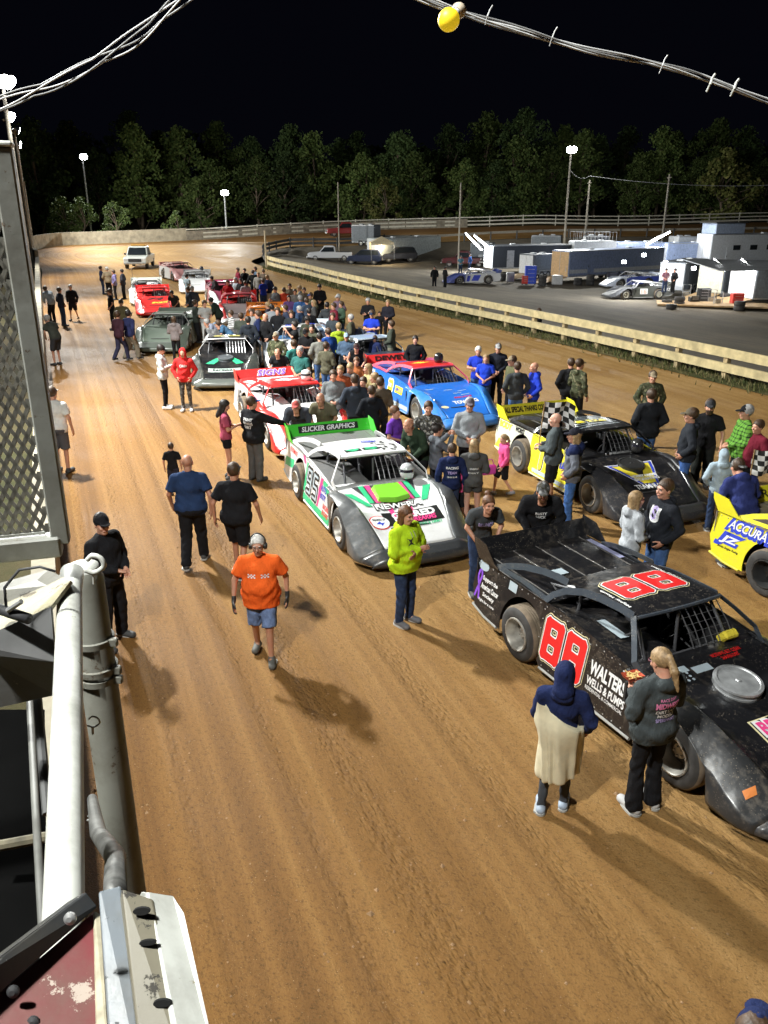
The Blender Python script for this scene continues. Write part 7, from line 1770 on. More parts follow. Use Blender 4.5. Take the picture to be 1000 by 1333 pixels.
for k, (px_, py_, n_) in enumerate(((706, 372, 3), (752, 371, 2), (768, 371, 3), (655, 365, 2), (884, 398, 2), (962, 404, 2))):
    tyre_stack(['stack of tyres at the foot of the small trailer ramp', 'short stack of tyres at the left end of the blue-silver trailer', 'tall stack of tyres before the blue-silver trailer', 'short stack of tyres below the dark navy trailer', 'pair of tyres left of the plywood sheets', 'pair of tyres at the right end of the plywood sheets'][k], GT(px_, py_), n_)
for k, (px_, py_, c_, s_) in enumerate(((725, 372, (.5, .5, .5), .9), (664, 368, (.6, .6, .6), .7), (797, 368, (.05, .05, .06), 1.1), (958, 399, (.55, .05, .04), .8))):
    cart(['silver tool chest at the ramp of the blue-silver trailer', 'white cooler box below the dark navy trailer', 'black pit box before the blue-silver trailer', 'red tool box before the white lit trailer end'][k], GT(px_, py_), mat('chest_%d' % k, c_, .4), s_, .8, cat='tool box')
jack('metal frame trolley leaning by the dark gap between trailers', GT(893, 388), 1); jack('small generator with a tube frame on the plywood sheets', GT(926, 396), 0); jack('fuel trolley right of the small generator', GT(934, 399), 1)

# ---- pickups and cars
def vehicle(label, p, yaw, c, kind='pickup', cat='pickup truck', bar=False, name='pickup_truck', z=None):
    root = empty(name, (p.x, p.y, tz(p.x, p.y) if z is None else z), R(yaw)); tag(root, label, cat)
    body = paint(c, .15, .3, .1, 'truck_paint')
    low = [(-2.7, .55), (-2.72, 1.05), (-.55, 1.08), (1.15, 1.10), (2.35, 1.02), (2.62, .90), (2.66, .50), (2.1, .42), (-2.3, .42)] if kind == 'pickup' else [(-2.3, .5), (-2.35, 1.0), (-2.2, 1.12), (.95, 1.08), (2.05, .98), (2.3, .82), (2.32, .45), (1.9, .36), (-2.0, .36)]
    cab = [(-.75, 1.08), (-.62, 1.72), (-.45, 1.82), (.45, 1.82), (.65, 1.76), (1.25, 1.10)] if kind == 'pickup' else [(-2.25, 1.10), (-2.0, 1.62), (-1.8, 1.72), (.1, 1.72), (.3, 1.66), (1.0, 1.07)]
    W = .98
    mb = MB(); mb.plate([(x, -W, z) for x, z in low], (0, 2 * W, 0)); o = mb.build('body', body, root); bv = o.modifiers.new('b', 'BEVEL'); bv.width = .06; bv.segments = 2
    mb = MB(); n = len(cab); V = [(x, -W + .04 + (z - 1.08) * .22, z) for x, z in cab] + [(x, W - .04 - (z - 1.08) * .22, z) for x, z in cab]
    mb.add(V, [tuple(range(n)), tuple(range(2 * n - 1, n - 1, -1))] + [(i, i + n, (i + 1) % n + n, (i + 1) % n) for i in range(n)]); o = mb.build('cab', body, root); bv = o.modifiers.new('b', 'BEVEL'); bv.width = .04; bv.segments = 2
    a, b = cab[-1], cab[-2]
    mb = MB(); mb.plate([(a[0] + .012, -.80, a[1] + .05), (a[0] + .012, .80, a[1] + .05), (b[0] + .045, .70, b[1] - .05), (b[0] + .045, -.70, b[1] - .05)], (.01, 0, .01)); mb.build('windscreen', M_GLASS, root)
    for s in (-1, 1):
        sy = lambda z: s * (W - .02 - (z - 1.08) * .22 + .012)
        xr = cab[1][0]; mb = MB(); mb.plate([(xr + .05, sy(1.15), 1.15), (xr + .15, sy(1.66), 1.66), (b[0] - .05, sy(1.66), 1.66), (a[0] - .15, sy(1.15), 1.15)], (0, .01 * s, 0)); mb.build('side_window', M_GLASS, root)
        mb = MB(); mb.box((low[5][0] - .02, s * .72, .80), (.10, .36, .2), bev=.03); mb.build('headlight', mat('headlamp_glass', (.6, .6, .6), .1), root)
        mb = MB(); mb.box((low[0][0] - .01, s * .86, .85), (.06, .14, .3), bev=.02); mb.build('tail_light', mat('tail_red', (.4, .02, .02), .2), root)
        for x in ((1.75, -1.75) if kind == 'pickup' else (1.45, -1.4)): small_wheel(root, x, s * .86, s, .38)
        mb = MB(); mb.box((cab[-1][0] - .25, s * 1.06, 1.22), (.1, .18, .16), bev=.03); mb.build('mirror', DARKM, root)
    mb = MB(); mb.box((low[6][0] + .03, 0, .76), (.05, 1.1, .26), bev=.02); mb.build('grille', DARKM, root)
    mb = MB(); mb.box((low[6][0] + .07, 0, .50), (.14, 1.9, .18), bev=.04); mb.build('bumper', M_TRIM if kind == 'pickup' else DARKM, root)
    if kind == 'pickup': mb = MB(); mb.box((-1.65, 0, 1.075), (1.95, 1.6, .03)); mb.build('bed', DARKM, root)
    if bar: mb = MB(); mb.box((0, 0, 1.90), (.25, 1.3, .12), bev=.03); mb.build('light_bar', mat('amber', (.6, .3, .05), .3), root)
    return root
vehicle('white tow truck facing the camera alone at the back of the track', G(183, 349), 277, (.62, .64, .60), bar=True)
vehicle('white pickup parked in the far paddock', GT(429, 333), 185, (.62, .64, .68))
vehicle('red pickup beyond the grey box trailer in the far paddock', GT(450, 332) + Vector((0, 3, 0)), 190, (.30, .03, .03))
vehicle('dark blue car parked before the grey box trailer', GT(474, 339), 170, (.02, .03, .07), kind='suv', cat='car', name='parked_car')
vehicle('black car parked before the old race hauler', GT(517, 339), 200, (.02, .02, .025), kind='suv', cat='car', name='parked_car')
vehicle('dark pickup on the rise behind the navy trailer', Vector((14.0, 99, 0)), 200, (.03, .02, .025))
vehicle('maroon pickup left of the dark one on the rise', Vector((9.6, 101, 0)), 170, (.10, .015, .02))
for k, (x_, y_, yw_, c_) in enumerate(((46, 97, 185, (.5, .52, .55)), (40, 98, 10, (.03, .03, .04)), (26, 98, 175, (.05, .08, .12)), (33.5, 99, 190, (.4, .4, .42)))):
    vehicle(['silver pickup at the back right of the paddock', 'black pickup nose to tail with the silver one', 'dark blue pickup behind the railed trailer', 'pale grey pickup behind the low white trailer'][k], Vector((x_, y_, 0)), yw_, c_)
for k, (a_, b_, h_, m_) in enumerate((((612, 345), (640, 344), 2.5, M_TG), ((760, 344), (790, 343.5), 3.0, M_TK), ((880, 344), (905, 343.6), 2.9, M_TW), ((960, 343.5), (1010, 343), 2.9, M_TB))):
    side_trailer(['grey trailer behind the blue and white race car', 'black trailer behind the railed trailer', 'white trailer in the back row left of the motorhome', 'blue-silver trailer in the back row behind the motorhome'][k], a_, b_, h_, 2.3, m_, end=M_TW, stripe=M_TW if k != 2 else M_TG)
# beige lit tent front in the far paddock
p = GT(497, 338); root = empty('canopy_tent', p, .1); tag(root, 'beige pop-up canopy lit from inside between the grey trailer and the old hauler', 'canopy')
mb = MB(); mb.add([(-1.4, -1.3, 2.0), (1.4, -1.3, 2.0), (1.4, 1.3, 2.0), (-1.4, 1.3, 2.0), (0, 0, 2.7)], [(0, 1, 4), (1, 2, 4), (2, 3, 4), (3, 0, 4)]); mb.plate([(-1.4, -1.3, 1.75), (1.4, -1.3, 1.75), (1.4, -1.3, 2.0), (-1.4, -1.3, 2.0)], (0, .01, 0)); mb.plate([(-1.4, 1.3, 0), (1.4, 1.3, 0), (1.4, 1.3, 2.0), (-1.4, 1.3, 2.0)], (0, .01, 0)); mb.build('canopy_cloth', mat('beige_cloth', (.62, .52, .33), .8), root)
for sx in (-1, 1):
    for sy in (-1, 1): mb = MB(); mb.tube([(sx * 1.38, sy * 1.28, 0), (sx * 1.38, sy * 1.28, 2.0)], .025, 5); mb.build('leg', M_TRIM, root)
d = bpy.data.lights.new('canopy_lamp', 'POINT'); d.energy = 180; d.shadow_soft_size = .1; d.color = (1, .85, .6); o = bpy.data.objects.new('canopy_lamp', d); COL.objects.link(o); o.location = p + Vector((0, -.6, 1.7))
# small shed at the pit entrance post
mb = MB(); p = G(347, 349); mb.tube([(p.x, p.y, -.3), (p.x, p.y, 3.2)], .08, 8); tag(mb.build('marker_post', mat('pale_post', (.5, .42, .28), .8)), 'pale post at the end of the cream guard rail by the pit entrance', 'post')

# ------------------------------------------------------------ woods
def tree_mesh(seed, Ht, spread, nclump, bare=.25, leaf=.42, per=75):
    r = np.random.default_rng(seed); mb = MB()
    top = Ht * .82; pts = [(0, 0, -.6)]; x = y = 0
    for i in range(1, 7): x += r.normal(0, .14); y += r.normal(0, .14); pts.append((x, y, top * i / 6))
    mb.tube(pts, .2, 7, rr=[Ht * .019 * (1 - .8 * i / 6) + .03 for i in range(7)])
    C = []
    for k in range(nclump):
        t = bare + (1 - bare) * (k + r.random()) / nclump; a = r.random() * 6.283; prof = math.sin(min(1, (t - bare) / (1 - bare) * .85 + .18) * pi) ** .7
        rad = spread * min(1, prof * 1.1) * math.sqrt(r.random()) * r.uniform(.7, 1.2); c = np.array([cos(a) * rad, sin(a) * rad, t * Ht]); C.append(c)
        if k % 3 == 0:
            b = np.array(pts[min(6, int(t * 6 * .8))]); m = (b + c) / 2 + (0, 0, .2); mb.tube([b, m, c], .04, 5, rr=[.09, .06, .03])
    V = []; F = []
    for c in C:
        s = r.uniform(.6, 1.25) * spread * .34; n = int(per * r.uniform(.6, 1.2))
        P_ = r.normal(0, 1, (n, 3)); P_ /= np.linalg.norm(P_, axis=1)[:, None]; P_ *= (r.random((n, 1)) ** .45) * s * np.array([1, 1, .75]); P_ += c
        u = r.normal(0, 1, (n, 3)); u /= np.linalg.norm(u, axis=1)[:, None]; w_ = r.normal(0, 1, (n, 3)); w_ = np.cross(u, w_); w_ /= np.linalg.norm(w_, axis=1)[:, None]
        sz = leaf * r.uniform(.5, 1.1, (n, 1)); q = np.stack([P_ - u * sz * .5, P_ + w_ * sz * .32, P_ + u * sz * .5, P_ - w_ * sz * .32], 1)
        V.append(q.reshape(-1, 3))
    V = np.concatenate(V); F = np.arange(len(V)).reshape(-1, 4)
    return mb, (V, F)
def leafmat(name, c1, c2):
    m, nt, b = newmat(name); gi = nt.nodes.new('ShaderNodeNewGeometry')
    base = ramp(nt, gi.outputs['Random Per Island'], [(0, c1), (1, c2)]); oi = nt.nodes.new('ShaderNodeObjectInfo')
    hv = nt.nodes.new('ShaderNodeHueSaturation'); mr = N(nt, 'ShaderNodeMapRange'); mr.inputs[3].default_value = .6; mr.inputs[4].default_value = 1.5
    nt.links.new(oi.outputs['Random'], mr.inputs[0]); nt.links.new(mr.outputs[0], hv.inputs['Value']); nt.links.new(base, hv.inputs['Color'])
    nt.links.new(hv.outputs[0], b.inputs['Base Color']); b.inputs['Roughness'].default_value = .75; b.inputs['Specular IOR Level'].default_value = .2
    return m
M_LEAF = [leafmat('leaves_dark', (.03, .055, .018), (.08, .12, .04)), leafmat('leaves_mid', (.045, .08, .02), (.13, .17, .05)), leafmat('leaves_yellow', (.10, .13, .03), (.26, .25, .08))]
M_BARK = mat('bark', (.16, .12, .085), .9, var=.4, vs=3, bmp=.6)
specs = [(11, 13, 4.6, 58, .10), (12, 14, 4.2, 56, .16), (13, 12, 5.2, 58, .06), (14, 15, 4.4, 58, .20), (15, 10.5, 4.6, 48, .04), (16, 6, 2.6, 26, .03)]
TM = []
for (sd, Ht, sp, nc_, ba_) in specs:
    mb, (V, F) = tree_mesh(sd, Ht, sp, nc_, ba_, leaf=.62 if Ht > 8 else .45, per=95 if Ht > 8 else 75); TM.append((mb, np_mesh('crown', V, F)))
    TM[-1][1].materials.append(None)
    for p_ in TM[-1][1].polygons: p_.use_smooth = False
TRK = [None] * len(TM)
def tree(x, y, k, sc_, mi_, label, cat='tree', group=None):
    root = empty('tree' if k < 5 else 'shrub', (x, y, tz(x, y) - .3), random.uniform(0, 6.28), scale=sc_); tag(root, label, cat, group)
    if TRK[k] is None: o = TM[k][0].build('trunk', M_BARK, root, smooth=True); TRK[k] = o.data
    else: link('trunk', TRK[k], root)
    o = link('crown', TM[k][1], root); o.material_slots[0].link = 'OBJECT'; o.material_slots[0].material = M_LEAF[mi_]
rt = random.Random(5)
WOODG = 'trees of the woods beyond the far turn'
LBT = 'dark leafy tree in the woods beyond the far rail'
for i in range(34):   # front row
    x = -72 + i * 5.6 + rt.uniform(-1.8, 1.8); y = 146 + rt.uniform(-3, 5); 
    if x < -38: y = 118 + (x + 72) * .6 + rt.uniform(-3, 3)
    tree(x, y, rt.choice([0, 1, 2, 2, 4]), rt.uniform(.72, 1.05), rt.choice([0, 1, 1]), LBT, group=WOODG)
for i in range(30):
    x = -78 + i * 6.8 + rt.uniform(-2, 2); y = 158 + rt.uniform(-4, 6)
    if x < -38: y = 134 + (x + 72) * .5
    tree(x, y, rt.choice([0, 1, 3, 3]), rt.uniform(.9, 1.15), rt.choice([0, 0, 1]), LBT, group=WOODG)
for i in range(9):    # down the left side behind the poles
    tree(-52 - i * 3.2 + rt.uniform(-2, 2), 108 - i * 6, rt.choice([1, 3, 3]), rt.uniform(.9, 1.2), 0, 'dark tree standing behind the left-hand light poles', group='trees behind the left-hand light poles')
for k, (px_, py_, sc_, lb) in enumerate(((262, 291, 1.25, 'pale green young tree lit up left of the glaring far lamp'), (500, 288, 1.1, 'yellow-green lit tree in front of the dark woods at the centre'), (938, 282, 1.7, 'pale green lit tree in front of the dark woods at the right'), (108, 297, .9, 'lit green shrub behind the curved concrete wall, left one'), (150, 297, .8, 'lit green shrub behind the curved concrete wall, right one'), (85, 298, .9, 'lit green shrub behind the wall corner at the far left'), (230, 294, .6, 'low lit shrub where the concrete wall ends'))):
    q = G(px_, py_, 2.0 if k < 3 else 1.4); yy = 137 if k < 3 else 116; q = q * (yy / q.y); tree(q.x, yy, 5, sc_, 2 if k in (1, 2) else 1, lb, cat='tree' if k < 3 else 'shrub')
# the mass of the wood behind
V = []; F = []
r = np.random.default_rng(3); n = 16000
X = r.uniform(-130, 220, n); Y = r.uniform(168, 190, n) - np.clip(-38 - X, 0, 60) * .55; zt = 11.5 + 1.6 * np.sin(X * .11) + 2 * np.sin(X * .31 + 1)
Z = 4 + r.random(n) ** .8 * zt
u = r.normal(0, 1, (n, 3)); u /= np.linalg.norm(u, axis=1)[:, None]; w_ = np.cross(u, r.normal(0, 1, (n, 3))); w_ /= np.linalg.norm(w_, axis=1)[:, None]
P_ = np.stack([X, Y, Z], 1); sz = r.uniform(.8, 1.7, (n, 1)); q = np.stack([P_ - u * sz * .6, P_ + w_ * sz * .4, P_ + u * sz * .6, P_ - w_ * sz * .4], 1)
me = np_mesh('far_wood', q.reshape(-1, 3), np.arange(4 * n).reshape(-1, 4)); me.materials.append(M_LEAF[0]); tag(link('far_wood', me), kind='stuff')
# ------------------------------------------------------------ flag stand in front of the camera
def chipped(name, c, under, amt=.5, sc_=14, rough=.55, grime=(.10, .085, .06)):
    """old paint: grimy film, worn flecks showing what lies under it"""
    m, nt, b = newmat(name); v = coords(nt)
    g = ramp(nt, noise(nt, v, 5, 6, .7), [(.42, 0.0), (.72, .6)])
    f = ramp(nt, noise(nt, v, sc_, 8, .75), [(.66 - .12 * amt, 0.0), (.68 - .12 * amt, 1.0)])
    nt.links.new(mixc(nt, f, mixc(nt, g, c, grime), under), b.inputs['Base Color'])
    rr = ramp(nt, f, [(0, rough), (1, .9)]); nt.links.new(rr, b.inputs['Roughness'])
    bump(nt, b, f, -.4, .002, bump(nt, b, noise(nt, v, 30, 4), .25, .003)); return m
M_GSTL = chipped('weathered_grey_paint', (.27, .275, .25), (.12, .08, .05), .3)
M_WPIPE = chipped('white_pipe', (.58, .59, .55), (.30, .27, .20), .1, 30)
M_GALV2 = chipped('dull_galvanised', (.22, .22, .19), (.10, .075, .05), .45, 10)
def quad_prism(px, w, th):
    """prism whose front face has corners at (px,py,depth) and real thickness th away from the viewer"""
    F_ = [at(x, y, d) for x, y, d in px]; n = (F_[1] - F_[0]).cross(F_[2] - F_[0]).normalized()
    if n.dot(F_[0] - Vector((0, 0, H))) < 0: n = -n
    return F_, n * th
# --- catch-fence frame: vertical square post, sill and expanded metal
pb = at(80, 705, 2.1); post = empty('mesh_frame', (pb.x, pb.y, 0)); tag(post, 'weathered grey steel frame with expanded metal mesh at the left edge', 'mesh screen')
zt_ = 0
for k in range(400):
    z_ = pb.z + k * .01
    # top of the post shows near y = 195 in the photograph
    d_ = Vector((pb.x, pb.y, z_)) - Vector((0, 0, H)); w_ = d_.y * CP - d_.z * SP; v_ = d_.y * SP + d_.z * CP
    if 666.6 - FX * v_ / w_ < 196: zt_ = z_; break
rot = Matrix.Rotation(R(16), 3, 'Z')
mb = MB(); mb.box((0, 0, (pb.z + zt_) / 2), (.044, .044, zt_ - pb.z), rot, bev=.004); mb.build('post', M_GSTL, post)
mb = MB(); mb.box((0, 0, zt_ + .006), (.05, .05, .012), rot, bev=.004); mb.build('post_cap', M_WPIPE, post)
ex = Vector((-cos(R(16)), -sin(R(16)), 0))
mb = MB(); c_ = ex * .55; mb.box((c_.x, c_.y, pb.z - .005), (1.1, .06, .055), rot, bev=.005); mb.build('sill_tube', M_GSTL, post)
mb = MB(); mb.tube([ex * .035 + Vector((.0, -.0, pb.z + .03)), ex * 1.05 + Vector((0, 0, pb.z + .03))], .006, 5); mb.build('sill_wire', M_WPIPE, post)
V = []; F = []; cw, chh = .024, .046; nx_ = 44; nz_ = int((zt_ - pb.z) / (chh / 2))
def mesh_strand(a, b, wd):
    t = (b - a); s_ = Vector((ex.x * 0, ex.y * 0, 1)).cross(ex); s_.normalize(); u_ = t.cross(s_).normalized() * wd; q = s_ * .004 + Vector((0, 0, .002)); n = len(V)
    V.extend([a - u_ - q, a + u_ - q, a + u_ + q, a - u_ + q, b - u_ - q, b + u_ - q, b + u_ + q, b - u_ + q])
    F.extend([(n, n + 4, n + 5, n + 1), (n + 1, n + 5, n + 6, n + 2), (n + 2, n + 6, n + 7, n + 3), (n + 3, n + 7, n + 4, n)])
for j in range(nz_):
    for i in range(nx_):
        x0 = .03 + (i + (.5 if j % 2 else 0)) * cw; z0 = pb.z + .03 + j * chh / 2
        for sx in (-1, 1):
            a = ex * x0 + Vector((0, 0, z0)); b = ex * max(.028, x0 + sx * cw / 2) + Vector((0, 0, z0 + chh / 2))
            mesh_strand(a, b, .0046)
mk('expanded_mesh', V, F, mat('mesh_metal', (.22, .21, .18), .6, metal=.3, var=.4, vs=10), post)
# --- round post with strap bands
g_ = at(109, 745, 2.62); r_ = .060
root = empty('strapped_post', (g_.x, g_.y, 0)); tag(root, 'round weathered post with two strap bands beside the white pipe', 'post')
mb = MB(); mb.tube([(0, 0, -.3), (0, 0, g_.z - .02), (0, 0, g_.z + .01)], r_, 20, rr=[r_, r_, r_ * .82]); mb.build('post_shaft', M_GALV2, root, auto=40)
mb = MB(); mb.lathe([(r_ * .82, -.01), (r_ * .8, .015), (r_ * .4, .025), (0, .028)], 20, Matrix.Translation((0, 0, g_.z + .01))); mb.build('post_cap', M_WPIPE, root, smooth=True)
for py_ in (832, 868, 880):
    d_ = ray(118, py_); t_ = g_.y / d_.y; z_ = H + d_.z * t_
    mb = MB(); mb.lathe([(r_ + .001, -.012), (r_ + .009, -.010), (r_ + .009, .010), (r_ + .001, .012)], 22, Matrix.Translation((0, 0, z_))); mb.box((r_ + .012, -.02, z_), (.03, .02, .03), bev=.004); mb.build('strap_band', M_GALV2, root, auto=40)
# hooks on the post
for k, (hx, hy) in enumerate(((122, 735), (121, 940), (118, 1065))):
    p = at(hx, hy, 2.5); root = empty('hook', p); tag(root, ['white plastic hook nearest the top of the strapped post', 'bent white wire hook halfway down the strapped post', 'frayed white tie low on the strapped post'][k], 'hook')
    mb = MB(); s_ = (.030, .020, .012)[k]; mb.tube(cat_pts([(-s_, 0, -s_ * .6), (0, 0, -s_ * .9), (s_, 0, -s_ * .2), (s_ * .8, 0, s_ * .7), (0, .0, s_), (-s_ * .6, 0, s_ * .5)], 5), (.008, .003, .003)[k], 7); mb.build('hook_body', M_WPIPE, root, smooth=True)
    mb = MB(); mb.tube([(-s_ * .2, 0, -s_), (-s_ * .3, 0, -s_ * 2.2)], .004, 5); mb.build('hook_shank', M_WPIPE, root)
# --- big white pipe handrail running down toward the camera
mb = MB(); A_, B_ = at(91, 768, 2.12), at(82, 1230, 1.17); A2 = at(94, 745, 2.18)
root = empty('handrail', A_); tag(root, 'thick white pipe handrail sloping down past the sign', 'handrail')
mb.tube([A2 - A_, Vector((0, 0, 0)), (B_ - A_) * .5, B_ - A_, (B_ - A_) * 1.12], .0305, 20); mb.build('rail_pipe', M_WPIPE, root, smooth=True)
# --- electrical box with its lid
root = empty('electrical_box', at(30, 850, 2.0)); tag(root, 'dull grey electrical box with a loose lid below the mesh', 'electrical box'); c0 = at(30, 850, 2.0)
Fp, n_ = quad_prism([(-40, 845, 2.0), (72, 862, 1.95), (72, 905, 2.05), (-40, 930, 2.1)], 0, .06); mb = MB(); mb.plate([p - c0 for p in Fp], n_); mb.build('box_body', chipped('box_grey', (.17, .175, .18), (.35, .32, .25), .1, 20), root)
Fp = [at(-40, 770, 2.22), at(62, 742, 2.25), at(92, 756, 2.05), at(66, 790, 1.96), at(-40, 838, 1.95)]; mb = MB(); mb.plate([p - c0 for p in Fp], (0, .012, -.012)); mb.build('box_lid', chipped('lid_tan', (.36, .33, .22), (.12, .10, .07), .5, 12), root)
Fp = [at(-40, 838, 1.95), at(66, 790, 1.96), at(72, 862, 1.95), at(-40, 850, 1.96)]; mb = MB(); mb.plate([p - c0 for p in Fp], (0, .01, -.004)); mb.build('box_face', mat('box_dark', (.10, .10, .10), .6, var=.4), root)
# flood lamp parts tucked under the lid
root = empty('floodlight', at(22, 800, 1.92)); tag(root, 'small black floodlight hanging under the box lid', 'floodlight'); c0 = at(22, 800, 1.92)
mb = MB(); mb.tube([at(-10, 790, 1.93) - c0, at(38, 806, 1.9) - c0], .013, 12); mb.build('lamp_tube', DARKM, root, smooth=True); mb = MB(); mb.tube([at(10, 795, 1.9) - c0, at(28, 783, 1.88) - c0], .006, 8); mb.build('lamp_bracket', M_TRIM, root)
mb = MB(); mb.tube([at(x, y, 1.9) for x, y in ((8, 790), (6, 765), (25, 742), (52, 738), (72, 744))], .0035, 6); tag(mb.build('cable', DARKM, smooth=True), 'thin black cable curling over the box lid', 'cable')
# --- void under the stand: its shade painted as a black sheet, with struts and beam
root = empty('stand_platform', at(20, 1050, 2.6)); tag(root, 'flag stand struts and beam before a black sheet for the unlit void, lower left', 'platform'); c0 = at(20, 1050, 2.6)
Fp = [at(-60, 925, 3.3), at(57, 925, 3.3), at(62, 1420, 1.9), at(-60, 1420, 1.9)]; mb = MB(); mb.plate([p - c0 for p in Fp], (-.02, .05, -.03)); mb.build('side_plate', mat('void_shade_black', (.004, .004, .004), 1.), root).data.materials[0].node_tree.nodes['Principled BSDF'].inputs['Specular IOR Level'].default_value = 0.
mb = MB(); mb.tube([at(-20, 1105, 2.4) - c0, at(70, 1088, 2.4) - c0], .016, 8); mb.build('beam', mat('rusty_beam', (.11, .095, .06), .8, var=.5, vs=15), root)
mb = MB(); mb.tube([at(38, 905, 2.35) - c0, at(46, 1050, 1.95) - c0, at(58, 1240, 1.45) - c0], .009, 10); mb.build('strut', mat('grimy_strut', (.12, .12, .11), .6, var=.4), root, smooth=True)
mb = MB(); mb.tube([at(48, 905, 2.45) - c0, at(62, 1060, 2.2) - c0], .014, 8); mb.build('strut', mat('dark_strut', (.08, .08, .08), .6), root)
# bracket between post and sign
mb = MB(); mb.tube([at(120, 1040, 2.3), at(128, 1085, 2.0), at(150, 1115, 1.5), at(150, 1165, 1.15)], .022, 12, rr=[.014, .020, .019, .017]); tag(mb.build('pipe_bracket', mat('dark_bracket', (.10, .10, .095), .5, metal=.3, var=.5, vs=18, bmp=.4), smooth=True), 'grey pipe bracket joining the strapped post to the sign frame', 'bracket')
# --- signal sign box
root = empty('signal_board', at(120, 1260, .9)); tag(root, 'battered red and black signal board with a slotted side at the bottom left', 'signal board'); c0 = at(120, 1260, .9)
def pr(name, pts, th, m, bev=.003):
    Fp, n_ = quad_prism(pts, 0, th); mb = MB(); mb.plate([p - c0 for p in Fp], n_); o = mb.build(name, m, root); b_ = o.modifiers.new('b', 'BEVEL'); b_.width = bev; b_.segments = 2; return o
D1 = 1.0
M_RSIGN = chipped('chipped_red', (.15, .018, .022), (.40, .33, .28), .35, 16); M_BSIGN = chipped('scuffed_black', (.035, .038, .042), (.22, .22, .20), .35, 26)
pr('black_frame', [(-60, 1290, .86), (112, 1160, 1.0), (128, 1180, 1.0), (-60, 1345, .86)], .05, M_BSIGN)
pr('red_panel', [(-60, 1342, .875), (124, 1184, 1.012), (134, 1420, .86), (-60, 1420, .82)], .03, M_RSIGN)
pr('yellowed_edge', [(123, 1186, 1.004), (131, 1190, 1.004), (145, 1420, .855), (128, 1420, .855)], .03, mat('yellowed', (.38, .34, .24), .7, var=.4, vs=30), .001)
pr('grey_channel', [(128, 1160, 1.01), (158, 1152, 1.02), (190, 1420, .85), (146, 1420, .85)], .05, chipped('blue_grey_channel', (.13, .15, .17), (.05, .05, .05), .5, 22, .4))
pr('channel_groove', [(139, 1192, .996), (143, 1192, .996), (163, 1420, .846), (156, 1420, .846)], .004, DARKM, .0005)
pr('slotted_panel', [(158, 1156, .995), (200, 1170, .995), (252, 1420, .85), (188, 1420, .85)], .03, chipped('sooty_panel', (.15, .135, .095), (.04, .036, .03), .9, 14))
for (sx, sy, wd, hh) in ((184, 1187, 26, 10), (192, 1228, 26, 7), (211, 1307, 28, 10), (221, 1345, 26, 8)):
    dd_ = .985 - (sy - 1160) * .00056; pr('slot', [(sx + wd * .42 * cos(q_) + 3 * sin(q_), sy + hh * .5 * sin(q_) - 2 * cos(q_), dd_) for q_ in [2 * pi * i_ / 14 for i_ in range(14)]], .004, mat('slot_black', (.004, .004, .004), .9), .0003)
pr('white_rail', [(184, 1160, 1.0), (226, 1166, 1.02), (240, 1188, 1.0), (292, 1420, .86), (246, 1420, .84), (192, 1163, 1.0)], .03, M_WPIPE)
for (sx, sy) in ((92, 1195), (18, 1290), (60, 1352), (44, 1330)):
    mb = MB(); mb.lathe([(.007, 0), (.007, .003), (.003, .005), (0, .005)], 16, Matrix.Translation(at(sx, sy, .90) - c0) @ Matrix.Rotation(R(70), 4, 'X')); mb.build('bolt', M_TRIM if sx > 70 else DARKM, root)
# --- overhead cables and the bulb
M_CAB = mat('pale_cable', (.52, .52, .52), .5, var=.2, vs=20); M_CABD = mat('grey_cable', (.22, .22, .22), .5, var=.3, vs=20)
def bundle(name, label, P2, depth, n, amp, r, ph, tw=.045):
    P = cat_pts([at(x, y, depth + i * .03) for i, (x, y) in enumerate(P2)], 14); root = empty(name, P[0]); tag(root, label, 'cable bundle')
    for k in range(n):
        Q = []
        for i, p in enumerate(P):
            a = i * tw + k * 2 * pi / n + ph; amp_i = amp * (.6 + .9 * abs(sin(i * .06 + k * 1.7))); Q.append(p - P[0] + Vector((0, cos(a), sin(a))) * amp_i)
        mb = MB(); mb.tube(Q, r, 7); mb.build('cable_strand', M_CAB if k % 2 == 0 else M_CABD, root, smooth=True)
    return root, P
bundle('cable_bundle', 'loose bundle of pale cables crossing the top left corner', [(262, -25), (222, 10), (186, 42), (150, 66), (110, 88), (62, 112), (20, 128), (-40, 150)], 2.6, 4, .020, .0030, 0)
cb, PB = bundle('cable_bundle', 'twisted festoon cables crossing the top right corner from the bulb', [(500, -22), (556, 0), (610, 20), (680, 40), (760, 64), (830, 78), (890, 92), (935, 108), (1000, 131), (1050, 148)], 2.4, 4, .007, .0030, 1., .07)
for i, (x, y) in enumerate(((634, 22), (718, 50), (861, 86), (923, 110), (954, 116))):
    p = at(x, y, 2.42 + .05 * i) - cb.location; mb = MB(); mb.tube([p + Vector((-.004, 0, -.02)), p + Vector((0, -.012, 0)), p + Vector((.008, 0, .018)), p + Vector((.016, 0, .030))], (.002 if i < 3 else .004), 6); mb.build('cable_tie', M_WPIPE if i > 2 else M_CAB, cb)
c0 = at(597, 14, 2.36); root = empty('festoon_bulb', c0); tag(root, 'yellow bulb in a socket hanging from the festoon cables', 'light bulb')
ax = (at(573, 36, 2.30) - c0).normalized(); M_ = ax.to_track_quat('Z', 'Y').to_matrix().to_4x4()
mb = MB(); mb.lathe([(0, -.012), (.020, -.010), (.022, .0), (.019, .012), (.017, .018)], 18, M_); mb.build('socket', mat('socket_tan', (.5, .42, .32), .6), root, smooth=True)
mb = MB(); mb.lathe([(.015, .016), (.016, .022), (.024, .040), (.026, .046)], 20, M_); mb.build('bulb_base', mat('bulb_white', (.75, .75, .78), .4), root, smooth=True)
